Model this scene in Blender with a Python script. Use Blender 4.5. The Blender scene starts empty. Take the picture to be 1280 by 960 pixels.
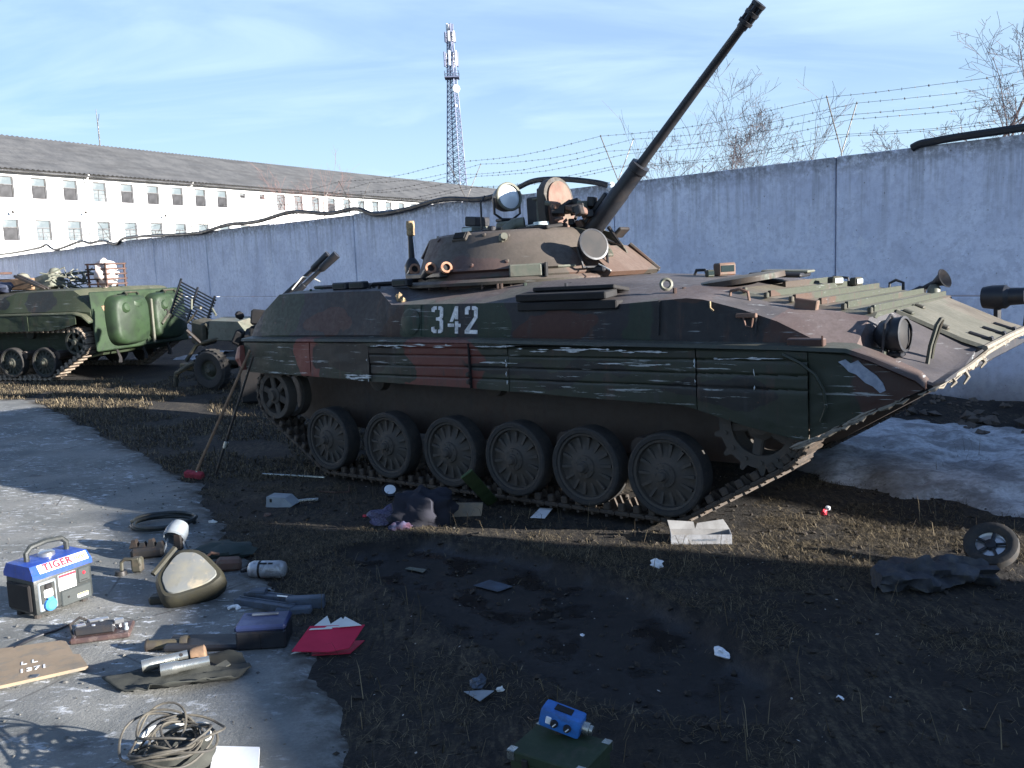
import bpy, bmesh, math, random
from math import sin, cos, pi, radians as R, atan2, sqrt
from mathutils import Vector, Matrix, noise as NZ

SC = bpy.context.scene
COL = SC.collection
random.seed(7)

# ------------------------------------------------------------------ camera
CAM_H, PITCH, ROLL, FPX = 1.94, R(7.66), R(2.3), 1120.0
cam_d = bpy.data.cameras.new('camera')
cam = bpy.data.objects.new('camera', cam_d); COL.objects.link(cam)
_r = Vector((1, 0, 0)); _u = Vector((0, sin(PITCH), cos(PITCH))); _f = Vector((0, cos(PITCH), -sin(PITCH)))
_cr = _r * cos(ROLL) - _u * sin(ROLL); _cu = _r * sin(ROLL) + _u * cos(ROLL)
mw = Matrix.Identity(4)
for i in range(3):
    mw[i][0] = _cr[i]; mw[i][1] = _cu[i]; mw[i][2] = -_f[i]
mw[2][3] = CAM_H
cam.matrix_world = mw
cam_d.sensor_width = 36.0; cam_d.lens = 36.0 * FPX / 1280.0
cam_d.clip_start = 0.05; cam_d.clip_end = 6000
SC.camera = cam

# ------------------------------------------------------------------ sky and sun
SUN_EL, SUN_AZ = R(13.2), atan2(0.923, -0.385)          # azimuth clockwise from +Y
W = bpy.data.worlds.new('World'); SC.world = W; W.use_nodes = True
nt = W.node_tree; nt.nodes.clear()
def N(t, **k):
    n = nt.nodes.new(t)
    for a, b in k.items(): setattr(n, a, b)
    return n
def LK(a, b): nt.links.new(a, b)
out = N('ShaderNodeOutputWorld'); bg = N('ShaderNodeBackground'); LK(bg.outputs[0], out.inputs[0])
sky = N('ShaderNodeTexSky', sky_type='NISHITA', sun_disc=False, sun_elevation=SUN_EL, sun_rotation=SUN_AZ,
        altitude=150, air_density=1.0, dust_density=0.6, ozone_density=1.5)
tc = N('ShaderNodeTexCoord'); sep = N('ShaderNodeSeparateXYZ'); LK(tc.outputs['Generated'], sep.inputs[0])
# thin high cloud: direction projected on a flat layer, drawn out into streaks
zz = N('ShaderNodeMath', operation='MAXIMUM'); zz.inputs[1].default_value = 0.0; LK(sep.outputs[2], zz.inputs[0])
za = N('ShaderNodeMath', operation='ADD'); za.inputs[1].default_value = 0.22; LK(zz.outputs[0], za.inputs[0])
dv = N('ShaderNodeVectorMath', operation='DIVIDE'); LK(tc.outputs['Generated'], dv.inputs[0])
cb = N('ShaderNodeCombineXYZ')
for i in range(3): LK(za.outputs[0], cb.inputs[i])
LK(cb.outputs[0], dv.inputs[1])
mp = N('ShaderNodeMapping'); LK(dv.outputs[0], mp.inputs[0]); mp.inputs['Rotation'].default_value = (0, 0, R(28)); mp.inputs['Scale'].default_value = (0.75, 2.0, 1.0)
cl = N('ShaderNodeTexNoise'); cl.inputs['Scale'].default_value = 1.5; cl.inputs['Detail'].default_value = 7; cl.inputs['Roughness'].default_value = 0.55; cl.inputs['Distortion'].default_value = 0.7
LK(mp.outputs[0], cl.inputs[0])
cr = N('ShaderNodeMapRange', interpolation_type='SMOOTHSTEP'); LK(cl.outputs[0], cr.inputs[0])
cr.inputs[1].default_value = 0.30; cr.inputs[2].default_value = 0.80; cr.inputs[3].default_value = 0.52; cr.inputs[4].default_value = 0.92
hz = N('ShaderNodeMapRange', interpolation_type='SMOOTHSTEP'); LK(zz.outputs[0], hz.inputs[0])
hz.inputs[1].default_value = 0.0; hz.inputs[2].default_value = 0.40; hz.inputs[3].default_value = 0.96; hz.inputs[4].default_value = 0.0
mx = N('ShaderNodeMath', operation='MAXIMUM'); am = N('ShaderNodeMapRange', interpolation_type='SMOOTHSTEP'); LK(zz.outputs[0], am.inputs[0])      # less air, less haze overhead
am.inputs[1].default_value = 0.25; am.inputs[2].default_value = 0.70; am.inputs[3].default_value = 1.0; am.inputs[4].default_value = 0.25
cm = N('ShaderNodeMath', operation='MULTIPLY'); LK(cr.outputs[0], cm.inputs[0]); LK(am.outputs[0], cm.inputs[1])
LK(cm.outputs[0], mx.inputs[0]); LK(hz.outputs[0], mx.inputs[1])
mix = N('ShaderNodeMix', data_type='RGBA'); LK(mx.outputs[0], mix.inputs[0]); 
tint = N('ShaderNodeMix', data_type='RGBA', blend_type='MULTIPLY'); tint.inputs[0].default_value = 1.0; LK(sky.outputs[0], tint.inputs[6]); tint.inputs[7].default_value = (0.29, 0.58, 1.12, 1)
LK(tint.outputs[2], mix.inputs[6])
mix.inputs[7].default_value = (3.7, 5.0, 6.1, 1)
LK(mix.outputs[2], bg.inputs[0])
bg.inputs[1].default_value = 0.05

sun_d = bpy.data.lights.new('sun', 'SUN'); sun = bpy.data.objects.new('sun', sun_d); COL.objects.link(sun)
sun_d.energy = 5.0; sun_d.angle = R(0.55); sun_d.color = (1.0, 0.96, 0.90)
sdir = Vector((sin(SUN_AZ) * cos(SUN_EL), cos(SUN_AZ) * cos(SUN_EL), sin(SUN_EL)))
sun.rotation_euler = sdir.to_track_quat('Z', 'Y').to_euler()

SC.view_settings.view_transform = 'Standard'; SC.view_settings.look = 'None'
SC.view_settings.exposure = 2.0; SC.view_settings.gamma = 1.0
SC.view_settings.use_curve_mapping = False
SC.render.resolution_x = 1024; SC.render.resolution_y = 768

# ------------------------------------------------------------------ helpers
def ray(px, py):
    """direction of sight through a point of the 1280x960 photograph"""
    return (_cr * ((px - 640) / FPX) + _cu * (-(py - 480) / FPX) + _f)
EYE = Vector((0, 0, CAM_H))
def at(px, py, z=0.0):
    d = ray(px, py); t = (z - CAM_H) / d.z
    return EYE + d * t
def atd(px, py, depth):
    return EYE + ray(px, py) * depth
def onplane(px, py, p0, n):
    d = ray(px, py); t = (p0 - EYE).dot(n) / d.dot(n)
    return EYE + d * t

class MB:
    """collects shapes, then links them as ONE mesh object"""
    def __init__(s): s.v = []; s.f = []; s.mi = []; s.m = 0; s.cur = Matrix.Identity(4)
    def add(s, vs, fs):
        o = len(s.v); s.v += [tuple(s.cur @ Vector(p)) for p in vs]
        for q in fs: s.f.append(tuple(i + o for i in q)); s.mi.append(s.m)
        return s
    def box(s, c, size, rot=None):
        x, y, z = (k / 2 for k in size)
        vs = [Vector(p) for p in ((-x,-y,-z),(x,-y,-z),(x,y,-z),(-x,y,-z),(-x,-y,z),(x,-y,z),(x,y,z),(-x,y,z))]
        if rot is not None:
            if not isinstance(rot, Matrix): rot = eul(*rot)
            vs = [rot @ p for p in vs]
        c = Vector(c)
        return s.add([p + c for p in vs], [(0,3,2,1),(4,5,6,7),(0,1,5,4),(1,2,6,5),(2,3,7,6),(3,0,4,7)])
    def rbox(s, c, size, r=0.01, rot=None, seg=1):
        """box with bevelled edges"""
        bm = bmesh.new(); bmesh.ops.create_cube(bm, size=1.0)
        for q in bm.verts: q.co = Vector((q.co.x * size[0], q.co.y * size[1], q.co.z * size[2]))
        bmesh.ops.bevel(bm, geom=bm.edges[:], offset=min(r, min(size) * 0.45), segments=seg, affect='EDGES', profile=0.6)
        if rot is not None and not isinstance(rot, Matrix): rot = eul(*rot)
        c = Vector(c)
        bm.verts.index_update()
        vs = [((rot @ q.co) if rot is not None else q.co) + c for q in bm.verts]
        fs = [tuple(q.index for q in f.verts) for f in bm.faces]
        bm.free()
        return s.add(vs, fs)
    def tube(s, path, r, seg=8, caps=True, closed=False):
        pts = [Vector(p) for p in path]; n = len(pts)
        rr = r if isinstance(r, (list, tuple)) else [r] * n
        vs = []; prev = None
        for i, p in enumerate(pts):
            if closed: t = (pts[(i + 1) % n] - pts[i - 1])
            else: t = (pts[min(i + 1, n - 1)] - pts[max(i - 1, 0)])
            t = t.normalized() if t.length > 1e-9 else Vector((0, 0, 1))
            if prev is None:
                a = t.orthogonal().normalized()
            else:
                a = prev - t * prev.dot(t); a = a.normalized() if a.length > 1e-6 else t.orthogonal().normalized()
            prev = a; b = t.cross(a)
            for k in range(seg):
                an = 2 * pi * k / seg
                vs.append(p + (a * cos(an) + b * sin(an)) * rr[i])
        fs = []
        m = n if closed else n - 1
        for i in range(m):
            j = (i + 1) % n
            for k in range(seg):
                k2 = (k + 1) % seg
                fs.append((i * seg + k, i * seg + k2, j * seg + k2, j * seg + k))
        if caps and not closed:
            fs.append(tuple(range(seg - 1, -1, -1))); fs.append(tuple((n - 1) * seg + k for k in range(seg)))
        return s.add(vs, fs)
    def cyl(s, p0, p1, r0, r1=None, seg=16, caps=True):
        return s.tube([p0, p1], [r0, r0 if r1 is None else r1], seg, caps)
    def lathe(s, prof, origin=(0, 0, 0), axis='Z', seg=24, a0=0.0, a1=2 * pi):
        """prof: (radius, height) pairs turned about an axis"""
        if isinstance(axis, str): ax = {'X': Vector((1,0,0)), 'Y': Vector((0,1,0)), 'Z': Vector((0,0,1))}[axis]
        else: ax = Vector(axis).normalized()
        a = ax.orthogonal().normalized(); b = ax.cross(a); o = Vector(origin)
        full = abs(a1 - a0 - 2 * pi) < 1e-6; m = seg if full else seg + 1
        vs = []
        for r_, h_ in prof:
            for k in range(m):
                an = a0 + (a1 - a0) * k / seg
                vs.append(o + ax * h_ + (a * cos(an) + b * sin(an)) * r_)
        fs = []
        for i in range(len(prof) - 1):
            for k in range(seg):
                k2 = (k + 1) % m if full else k + 1
                fs.append((i * m + k, i * m + k2, (i + 1) * m + k2, (i + 1) * m + k))
        return s.add(vs, fs)
    def prism(s, poly, h, xf=None):
        """polygon in xy extruded from z=0 to z=h, then placed by matrix xf"""
        n = len(poly); vs = [Vector((x, y, 0)) for x, y in poly] + [Vector((x, y, h)) for x, y in poly]
        if xf is not None: vs = [xf @ p for p in vs]
        fs = [tuple(range(n - 1, -1, -1)), tuple(range(n, 2 * n))] + [(i, (i + 1) % n, n + (i + 1) % n, n + i) for i in range(n)]
        return s.add(vs, fs)
    def loft(s, loops, cap=True):
        n = len(loops[0]); vs = [p for l in loops for p in l]; fs = []
        for i in range(len(loops) - 1):
            for k in range(n):
                k2 = (k + 1) % n
                fs.append((i * n + k, i * n + k2, (i + 1) * n + k2, (i + 1) * n + k))
        if cap: fs += [tuple(range(n - 1, -1, -1)), tuple((len(loops) - 1) * n + k for k in range(n))]
        return s.add(vs, fs)
    def ball(s, c, r, seg=12, rings=8, sc=(1, 1, 1), jit=0.0, sd=0):
        vs = []; fs = []; c = Vector(c)
        for i in range(rings + 1):
            th = pi * i / rings
            for k in range(seg):
                an = 2 * pi * k / seg
                d = Vector((sin(th) * cos(an), sin(th) * sin(an), cos(th)))
                q = r * (1 + jit * NZ.noise(d * 2.2 + Vector((sd, sd * 1.7, 0))))
                vs.append(c + Vector((d.x * sc[0], d.y * sc[1], d.z * sc[2])) * q)
        for i in range(rings):
            for k in range(seg):
                k2 = (k + 1) % seg
                fs.append((i * seg + k, (i + 1) * seg + k, (i + 1) * seg + k2, i * seg + k2))
        return s.add(vs, fs)
    def build(s, name, mat, parent=None, smooth=35, kind=None, label=None, fix=True):
        me = bpy.data.meshes.new(name); me.from_pydata(s.v, [], s.f)
        mats = mat if isinstance(mat, (list, tuple)) else [mat]
        for q in mats: me.materials.append(q)
        if len(mats) > 1: me.polygons.foreach_set('material_index', s.mi)
        me.update()
        if fix:
            bm = bmesh.new(); bm.from_mesh(me); bmesh.ops.recalc_face_normals(bm, faces=bm.faces); bm.to_mesh(me); bm.free()
        if smooth:
            me.polygons.foreach_set('use_smooth', [True] * len(me.polygons))
            me.set_sharp_from_angle(angle=R(smooth))
        return link(name, me, parent, kind, label)

def eul(x, y, z):
    return Matrix.Rotation(z, 3, 'Z') @ Matrix.Rotation(y, 3, 'Y') @ Matrix.Rotation(x, 3, 'X')
def link(name, me, parent=None, kind=None, label=None):
    o = bpy.data.objects.new(name, me); COL.objects.link(o)
    if parent is not None: o.parent = parent
    if kind: o['kind'] = kind
    if label: o['label'] = label
    return o
def thing(name, label, cat, loc=(0, 0, 0), rz=0.0, group=None, mat=None):
    o = bpy.data.objects.new(name, None); COL.objects.link(o)
    o.empty_display_size = 0.2
    if mat is not None: o.matrix_world = mat
    else: o.location = loc; o.rotation_euler = (0, 0, rz)
    o['label'] = label; o['category'] = cat
    if group: o['group'] = group
    return o
def tag(o, label, cat, group=None):
    o['label'] = label; o['category'] = cat
    if group: o['group'] = group
    return o
def frame(o, x, y, z):
    m = Matrix.Identity(4)
    for i in range(3): m[i][0] = x[i]; m[i][1] = y[i]; m[i][2] = z[i]; m[i][3] = o[i]
    return m
def fbm(x, y, z=0.0, s=1.0, o=3):
    return NZ.fractal(Vector((x * s, y * s, z * s)), 1.0, 2.0, o, noise_basis='PERLIN_ORIGINAL')
def sst(a, b, x):
    t = max(0.0, min(1.0, (x - a) / (b - a))) if a != b else float(x > a)
    return t * t * (3 - 2 * t)
# ------------------------------------------------------------------ materials
class NT:
    def __init__(s, name):
        s.m = bpy.data.materials.new(name); s.m.use_nodes = True; s.t = s.m.node_tree; s.t.nodes.clear()
        s.out = s.n('ShaderNodeOutputMaterial'); s.b = s.n('ShaderNodeBsdfPrincipled'); s.l(s.b.outputs[0], s.out.inputs[0])
        s.tc = s.n('ShaderNodeTexCoord'); s.co = s.tc.outputs['Object']
    def n(s, t, **k):
        q = s.t.nodes.new(t)
        for a, b in k.items(): setattr(q, a, b)
        return q
    def l(s, a, b): s.t.links.new(a, b)
    def val(s, sock, v):
        if isinstance(v, bpy.types.NodeSocket): s.l(v, sock)
        elif isinstance(v, (tuple, list)) and len(v) == 3 and sock.type == 'RGBA': sock.default_value = (*v, 1)
        else: sock.default_value = v
    def map(s, scale=(1, 1, 1), rot=(0, 0, 0), src=None, loc=(0, 0, 0)):
        q = s.n('ShaderNodeMapping'); s.l(src or s.co, q.inputs[0]); q.inputs['Scale'].default_value = scale; q.inputs['Rotation'].default_value = rot; q.inputs['Location'].default_value = loc
        return q.outputs[0]
    def noise(s, scale, det=4, rough=0.55, vec=None, dist=0.0, col=False):
        q = s.n('ShaderNodeTexNoise'); s.l(vec or s.co, q.inputs[0]); q.inputs['Scale'].default_value = scale
        q.inputs['Detail'].default_value = det; q.inputs['Roughness'].default_value = rough; q.inputs['Distortion'].default_value = dist
        return q.outputs[1 if col else 0]
    def vor(s, scale, vec=None, feature='F1', out=0):
        q = s.n('ShaderNodeTexVoronoi', feature=feature); s.l(vec or s.co, q.inputs[0]); q.inputs['Scale'].default_value = scale
        return q.outputs[out]
    def ramp(s, x, a, b, lo=0.0, hi=1.0):
        q = s.n('ShaderNodeMapRange', interpolation_type='SMOOTHSTEP'); s.val(q.inputs[0], x)
        for i, v in ((1, a), (2, b), (3, lo), (4, hi)): q.inputs[i].default_value = v
        return q.outputs[0]
    def math(s, op, a, b=0.0, clamp=False):
        q = s.n('ShaderNodeMath', operation=op, use_clamp=clamp); s.val(q.inputs[0], a); s.val(q.inputs[1], b); return q.outputs[0]
    def mix(s, f, a, b):
        q = s.n('ShaderNodeMix', data_type='RGBA'); s.val(q.inputs[0], f); s.val(q.inputs[6], a); s.val(q.inputs[7], b); return q.outputs[2]
    def xyz(s, src=None):
        q = s.n('ShaderNodeSeparateXYZ'); s.l(src or s.co, q.inputs[0]); return q.outputs
    def bump(s, h, strength=0.4, dist=0.01, nrm=None):
        q = s.n('ShaderNodeBump'); s.val(q.inputs['Height'], h); q.inputs['Strength'].default_value = strength; q.inputs['Distance'].default_value = dist
        if nrm: s.l(nrm, q.inputs['Normal'])
        return q.outputs[0]
    def attr(s, name):
        q = s.n('ShaderNodeAttribute', attribute_name=name); return q
    def fin(s, col, rough=0.6, metal=0.0, nrm=None, spec=0.4):
        s.val(s.b.inputs['Base Color'], col); s.val(s.b.inputs['Roughness'], rough); s.val(s.b.inputs['Metallic'], metal)
        s.b.inputs['Specular IOR Level'].default_value = spec
        if nrm: s.l(nrm, s.b.inputs['Normal'])
        return s.m
def rnd_off(t):
    """different noise for every object that shares the material"""
    oi = t.n('ShaderNodeObjectInfo'); c = t.n('ShaderNodeCombineXYZ')
    q = t.math('MULTIPLY', oi.outputs['Random'], 37.0)
    for i in range(3): t.l(q, c.inputs[i])
    a = t.n('ShaderNodeVectorMath', operation='ADD'); t.l(t.co, a.inputs[0]); t.l(c.outputs[0], a.inputs[1])
    return a.outputs[0]
def plain(name, a, b=None, scale=9.0, rough=0.65, metal=0.0, bump=0.25, bscale=None, dirt=None, dirt_amt=0.5, spec=0.4, vary=True, bd=0.004):
    """two tones of one material, blotchy, with fine relief and dirt patches"""
    t = NT(name); co = rnd_off(t) if vary else t.co
    b = b or tuple(k * 0.7 for k in a)
    n1 = t.noise(scale, 5, 0.6, co, 0.3)
    col = t.mix(t.ramp(n1, 0.32, 0.68), a, b)
    if dirt:
        n2 = t.noise(scale * 2.3, 6, 0.65, co, 0.5)
        col = t.mix(t.ramp(n2, 0.5, 0.62, 0, dirt_amt), col, dirt)
        n4 = t.noise(scale * 0.45, 7, 0.72, co, 0.2)
        col = t.mix(t.ramp(n4, 0.50, 0.60, 0, dirt_amt * 0.7), col, tuple(q * 0.7 for q in dirt))
    n3 = t.noise(bscale or scale * 6, 4, 0.6, co)
    r_ = t.ramp(n1, 0.3, 0.7, max(0.05, rough - 0.12), min(1, rough + 0.1))
    return t.fin(col, r_, metal, t.bump(n3, bump, bd), spec)

DUST = (0.175, 0.15, 0.145)
GREEN = (0.040, 0.058, 0.030); BROWN = (0.125, 0.048, 0.032); BLACK = (0.026, 0.027, 0.032)
DK_ = 0.41
def dk(c): return tuple(q * DK_ for q in c) if isinstance(c, tuple) else c
def camo(name, base=GREEN, blobs=(), dust=0.6, scratch=0.0, mud=0.0, noise_cam=True, dust_col=DUST, rough=0.62, sx=1.0):
    """army paint: base colour, patches with wavy edges, dust lying on the flat tops, scratches, rust"""
    t = NT(name)
    wn = t.noise(2.2, 3, 0.5, None, 0, True)
    wm = t.n('ShaderNodeVectorMath', operation='MULTIPLY_ADD'); t.l(wn, wm.inputs[0]); wm.inputs[1].default_value = (0.5, 0.5, 0.5); t.l(t.co, wm.inputs[2])
    w = t.n('ShaderNodeVectorMath', operation='SUBTRACT'); t.l(wm.outputs[0], w.inputs[0]); w.inputs[1].default_value = (0.25, 0.25, 0.25)
    col = dk(base)
    if noise_cam:
        a = t.noise(0.75 * sx, 1, 0.4, t.map(loc=(3.1, 1.0, 0.4), src=w.outputs[0]))
        col = t.mix(t.ramp(a, 0.515, 0.53), col, dk(BROWN))
        a = t.noise(0.9 * sx, 1, 0.4, t.map(loc=(11.0, 5.0, 2.4), src=w.outputs[0]))
        col = t.mix(t.ramp(a, 0.55, 0.565), col, dk(BLACK))
    for (cx, cy, cz, rx, ry, rz, c) in blobs:
        mp_ = t.map((1 / rx, 1 / ry, 1 / rz), src=w.outputs[0], loc=(-cx / rx, -cy / ry, -cz / rz))
        ln = t.n('ShaderNodeVectorMath', operation='LENGTH'); t.l(mp_, ln.inputs[0])
        col = t.mix(t.ramp(ln.outputs['Value'], 0.97, 1.03, 1.0, 0.0), col, dk(c))
    fine = t.noise(24, 6, 0.65)
    big = t.noise(3.0, 5, 0.6)
    col = t.mix(t.ramp(fine, 0.35, 0.75, 0, 0.3), col, t.mix(0.5, col, (0.055, 0.048, 0.046)))
    # rust freckles
    ru = t.noise(40, 3, 0.7, t.map(loc=(5, 2, 1)))
    col = t.mix(t.ramp(ru, 0.68, 0.75, 0, 0.8), col, (0.14, 0.055, 0.028))
    if mud:
        z = t.xyz()[2]
        mm = t.math('ADD', t.ramp(z, 0.35, 1.05, 0.75, 0.0), t.math('MULTIPLY', t.math('SUBTRACT', big, 0.5), 1.3), True)
        col = t.mix(t.math('MULTIPLY', mm, mud), col, (0.065, 0.046, 0.036))
    # rain-washed grime and rust running down the steep faces
    gv = t.n('ShaderNodeNewGeometry'); nzv = t.math('ABSOLUTE', t.xyz(gv.outputs['Normal'])[2])
    run = t.noise(6, 5, 0.7, t.map((1.6, 1.6, 0.22)))
    rm = t.math('MULTIPLY', t.ramp(run, 0.52, 0.70, 0, 0.75), t.ramp(nzv, 0.2, 0.6, 1.0, 0.0))
    col = t.mix(rm, col, t.mix(t.ramp(big, 0.4, 0.6), (0.032, 0.031, 0.034), (0.060, 0.032, 0.024)))
    rg = t.ramp(fine, 0.3, 0.7, rough - 0.1, rough + 0.14)
    if scratch:
        s1 = t.noise(7, 5, 0.7, t.map((0.35, 1.0, 7.0)))
        s2 = t.noise(1.7, 2, 0.5, t.map(loc=(2, 9, 4)))
        sm = t.math('MULTIPLY', t.ramp(s1, 0.605, 0.65), t.ramp(s2, 0.45, 0.58))
        col = t.mix(t.math('MULTIPLY', sm, scratch, True), col, (0.50, 0.53, 0.54))
    if dust:
        g = t.n('ShaderNodeNewGeometry'); nz = t.xyz(g.outputs['Normal'])[2]
        d = t.math('MULTIPLY', t.ramp(nz, 0.12, 0.80), t.ramp(big, 0.25, 0.62, 0.45, 1.0))
        col = t.mix(t.math('MULTIPLY', d, dust, True), col, t.mix(t.ramp(fine, 0.4, 0.65), dust_col, tuple(k * 0.72 for k in dust_col)))
    return t.fin(col, rg, 0.0, t.bump(t.math('ADD', fine, t.math('MULTIPLY', big, 2.0)), 0.22, 0.006), 0.35)

M = {}
M['steel_dark'] = plain('dark_steel', (0.0217, 0.0223, 0.0248), (0.0310, 0.0285, 0.0267), 7, 0.5, 0.3, dirt=(0.0620, 0.0372, 0.0248), dirt_amt=0.4)
M['gun_black'] = plain('gun_black', (0.0186, 0.0205, 0.0260), (0.0260, 0.0267, 0.0310), 5, 0.45, 0.2, dirt=(0.0558, 0.0434, 0.0372), dirt_amt=0.25)
M['black'] = plain('sooty_black', (0.008, 0.008, 0.009), (0.014, 0.012, 0.012), 5, 0.8)
M['rubber'] = plain('rubber', (0.0186, 0.0186, 0.0198), (0.0360, 0.0335, 0.0310), 11, 0.85, dirt=(0.0620, 0.0496, 0.0403), dirt_amt=0.45)
M['wheel'] = plain('dusty_wheel', (0.0465, 0.0434, 0.0397), (0.0651, 0.0546, 0.0459), 7, 0.85, dirt=(0.0806, 0.0651, 0.0527), dirt_amt=0.6)
M['wheel_green'] = plain('green_wheel', (0.0298, 0.0360, 0.0279), (0.0384, 0.0384, 0.0310), 7, 0.8, dirt=(0.0682, 0.0558, 0.0434), dirt_amt=0.5)
M['track'] = plain('track_steel', (0.0372, 0.0310, 0.0267), (0.0589, 0.0434, 0.0322), 14, 0.7, 0.15, dirt=(0.0930, 0.0682, 0.0496), dirt_amt=0.6)
M['track_tan'] = plain('dried_mud_track', (0.27, 0.22, 0.17), (0.17, 0.13, 0.10), 9, 0.85)
M['mudhull'] = camo('lower_hull_paint', (0.11, 0.088, 0.078), (), 0.5, 0, 0.9, False)
M['hull'] = camo('upper_hull_camouflage', (0.042, 0.045, 0.058), (
    (-4.3, -1.4, 1.6, 0.35, 2, 0.3, (0.045, 0.08, 0.05)), (-3.2, -1.4, 1.65, 0.45, 2, 0.25, BLACK), (-2.55, -1.4, 1.5, 0.25, 1, 0.16, (0.05, 0.03, 0.03)), (-2.2, -1.4, 1.50, 0.36, 1, 0.3, (0.040, 0.082, 0.056)),
    (-0.9, -1.4, 1.44, 0.42, 1, 0.14, (0.115, 0.045, 0.038)), (-3.55, -1.4, 1.5, 0.3, 1, 0.12, (0.11, 0.042, 0.032)), (-1.5, -1.4, 1.55, 0.16, 1, 0.3, (0.04, 0.075, 0.052)), (-0.1, -1.4, 1.42, 0.22, 1, 0.2, (0.04, 0.072, 0.052)), (0.4, -1.4, 1.5, 0.5, 1, 0.3, (0.032, 0.034, 0.040)),
    (1.0, -1.2, 1.4, 0.30, 0.6, 0.25, (0.12, 0.052, 0.036)), (0.15, -1.2, 1.7, 0.35, 0.5, 0.1, (0.10, 0.048, 0.034)), (-2.1, -1.1, 1.78, 0.5, 0.35, 0.12, (0.09, 0.055, 0.042))), 0.55, 0.35, 0, False)
M['glacis'] = camo('glacis_paint', (0.082, 0.095, 0.062), ((0.75, -0.9, 1.5, 0.32, 0.35, 0.3, (0.13, 0.07, 0.045)), (0.2, -0.2, 1.7, 0.3, 0.8, 0.3, (0.11, 0.08, 0.06)), (1.6, 0.9, 1.3, 0.4, 0.5, 0.4, (0.10, 0.07, 0.05))), 0.55, 0.15, 0, False, (0.23, 0.21, 0.17))
M['turret'] = camo('turret_paint', (0.095, 0.078, 0.060), ((-1.55, -0.6, 1.9, 0.35, 0.7, 0.3, (0.080, 0.068, 0.048)), (-2.9, -0.6, 2.1, 0.45, 0.6, 0.4, (0.10, 0.050, 0.042)), (-2.0, -1.0, 1.88, 0.35, 0.3, 0.10, (0.15, 0.07, 0.055)), (-1.2, -0.1, 1.9, 0.25, 0.5, 0.2, (0.16, 0.085, 0.055))), 0.35, 0.1, 0, False, (0.22, 0.18, 0.155))
SKG = (0.048, 0.064, 0.042)
M['skirt'] = camo('skirt_paint', SKG, (
    (-3.72, -1.5, 1.16, 0.20, 1, 0.24, (0.36, 0.085, 0.065)), (-3.1, -1.5, 1.22, 0.55, 1, 0.17, (0.035, 0.030, 0.026)), (-2.05, -1.5, 1.1, 0.46, 1, 0.40, (0.25, 0.065, 0.050)), (-2.55, -1.5, 1.1, 0.15, 1, 0.12, (0.03, 0.042, 0.027)),
    (-1.0, -1.5, 1.1, 0.8, 1, 0.06, (0.030, 0.034, 0.033)), (1.62, -1.5, 1.05, 0.35, 1, 0.5, (0.12, 0.06, 0.05)), (-0.3, -1.5, 1.30, 0.9, 1, 0.05, (0.05, 0.06, 0.045)), (0.5, -1.5, 1.0, 0.4, 1, 0.1, (0.026, 0.030, 0.032))), 0.32, 0.6, 0, False, (0.20, 0.18, 0.15), 0.5)
M['redflap'] = plain('red_mudflap', (0.24, 0.075, 0.055), (0.16, 0.05, 0.04), 6, 0.7, dirt=(0.25, 0.2, 0.18), dirt_amt=0.4)
M['rustplate'] = plain('rusty_plate', (0.16, 0.082, 0.058), (0.115, 0.066, 0.05), 7, 0.75, dirt=(0.12, 0.10, 0.07), dirt_amt=0.5)
M['olive'] = plain('olive_paint', (0.0384, 0.0422, 0.0279), (0.0496, 0.0459, 0.0347), 6, 0.65, dirt=(0.1054, 0.0806, 0.0620), dirt_amt=0.4)
M['greygreen'] = plain('grey_green_paint', (0.1200, 0.1312, 0.1013), (0.1500, 0.1425, 0.1125), 6, 0.6, dirt=(0.0750, 0.0600, 0.0450), dirt_amt=0.4)
M['tan'] = plain('tan_cloth', (0.40, 0.29, 0.16), (0.28, 0.2, 0.11), 30, 0.9, dirt=(0.08, 0.06, 0.05), dirt_amt=0.7)
M['rustring'] = plain('rusty_ring', (0.33, 0.19, 0.12), (0.22, 0.10, 0.06), 20, 0.8)
M['paint_white'] = plain('white_stencil_paint', (0.72, 0.72, 0.72), (0.58, 0.58, 0.60), 12, 0.7, bump=0.1, dirt=(0.16, 0.16, 0.16), dirt_amt=0.5, vary=False)
t = NT('lamp_glass'); M['lens'] = t.fin(t.mix(t.ramp(t.noise(3, 2), 0.3, 0.7), (0.80, 0.82, 0.84), (0.62, 0.65, 0.68)), 0.12, 0.0, t.bump(t.noise(30, 1), 0.05, 0.002), 0.6)
t = NT('dusty_lens'); M['lens_dusty'] = t.fin(t.mix(t.ramp(t.noise(6, 4), 0.35, 0.7), (0.022, 0.022, 0.023), (0.034, 0.030, 0.029)), 0.6, 0.0, None, 0.15)
t = NT('dark_glass'); M['glass'] = t.fin((0.02, 0.03, 0.03), 0.08, 0.0, None, 0.6)
t = NT('pale_glass'); M['glass_pale'] = t.fin((0.45, 0.52, 0.52), 0.15, 0.0, None, 0.6)
t = NT('bright_metal'); M['chrome'] = t.fin((0.62, 0.62, 0.62), 0.28, 0.9, t.bump(t.noise(40, 3), 0.05, 0.001))
M['rope'] = plain('pale_rope', (0.62, 0.60, 0.55), None, 60, 0.9)
# ------------------------------------------------------------------ the infantry vehicle's frame (used by the ground too)
V_HD, V_TILT = R(-38.8), R(1.2)
VF = Vector((cos(V_HD) * cos(V_TILT), sin(V_HD) * cos(V_TILT), sin(V_TILT)))
VL = Vector((-sin(V_HD), cos(V_HD), 0)); VU = VF.cross(VL)
VO = Vector((1.05, 6.11, 0.03)) + VL * 1.45
VM = frame(VO, VF, VL, VU)

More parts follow.
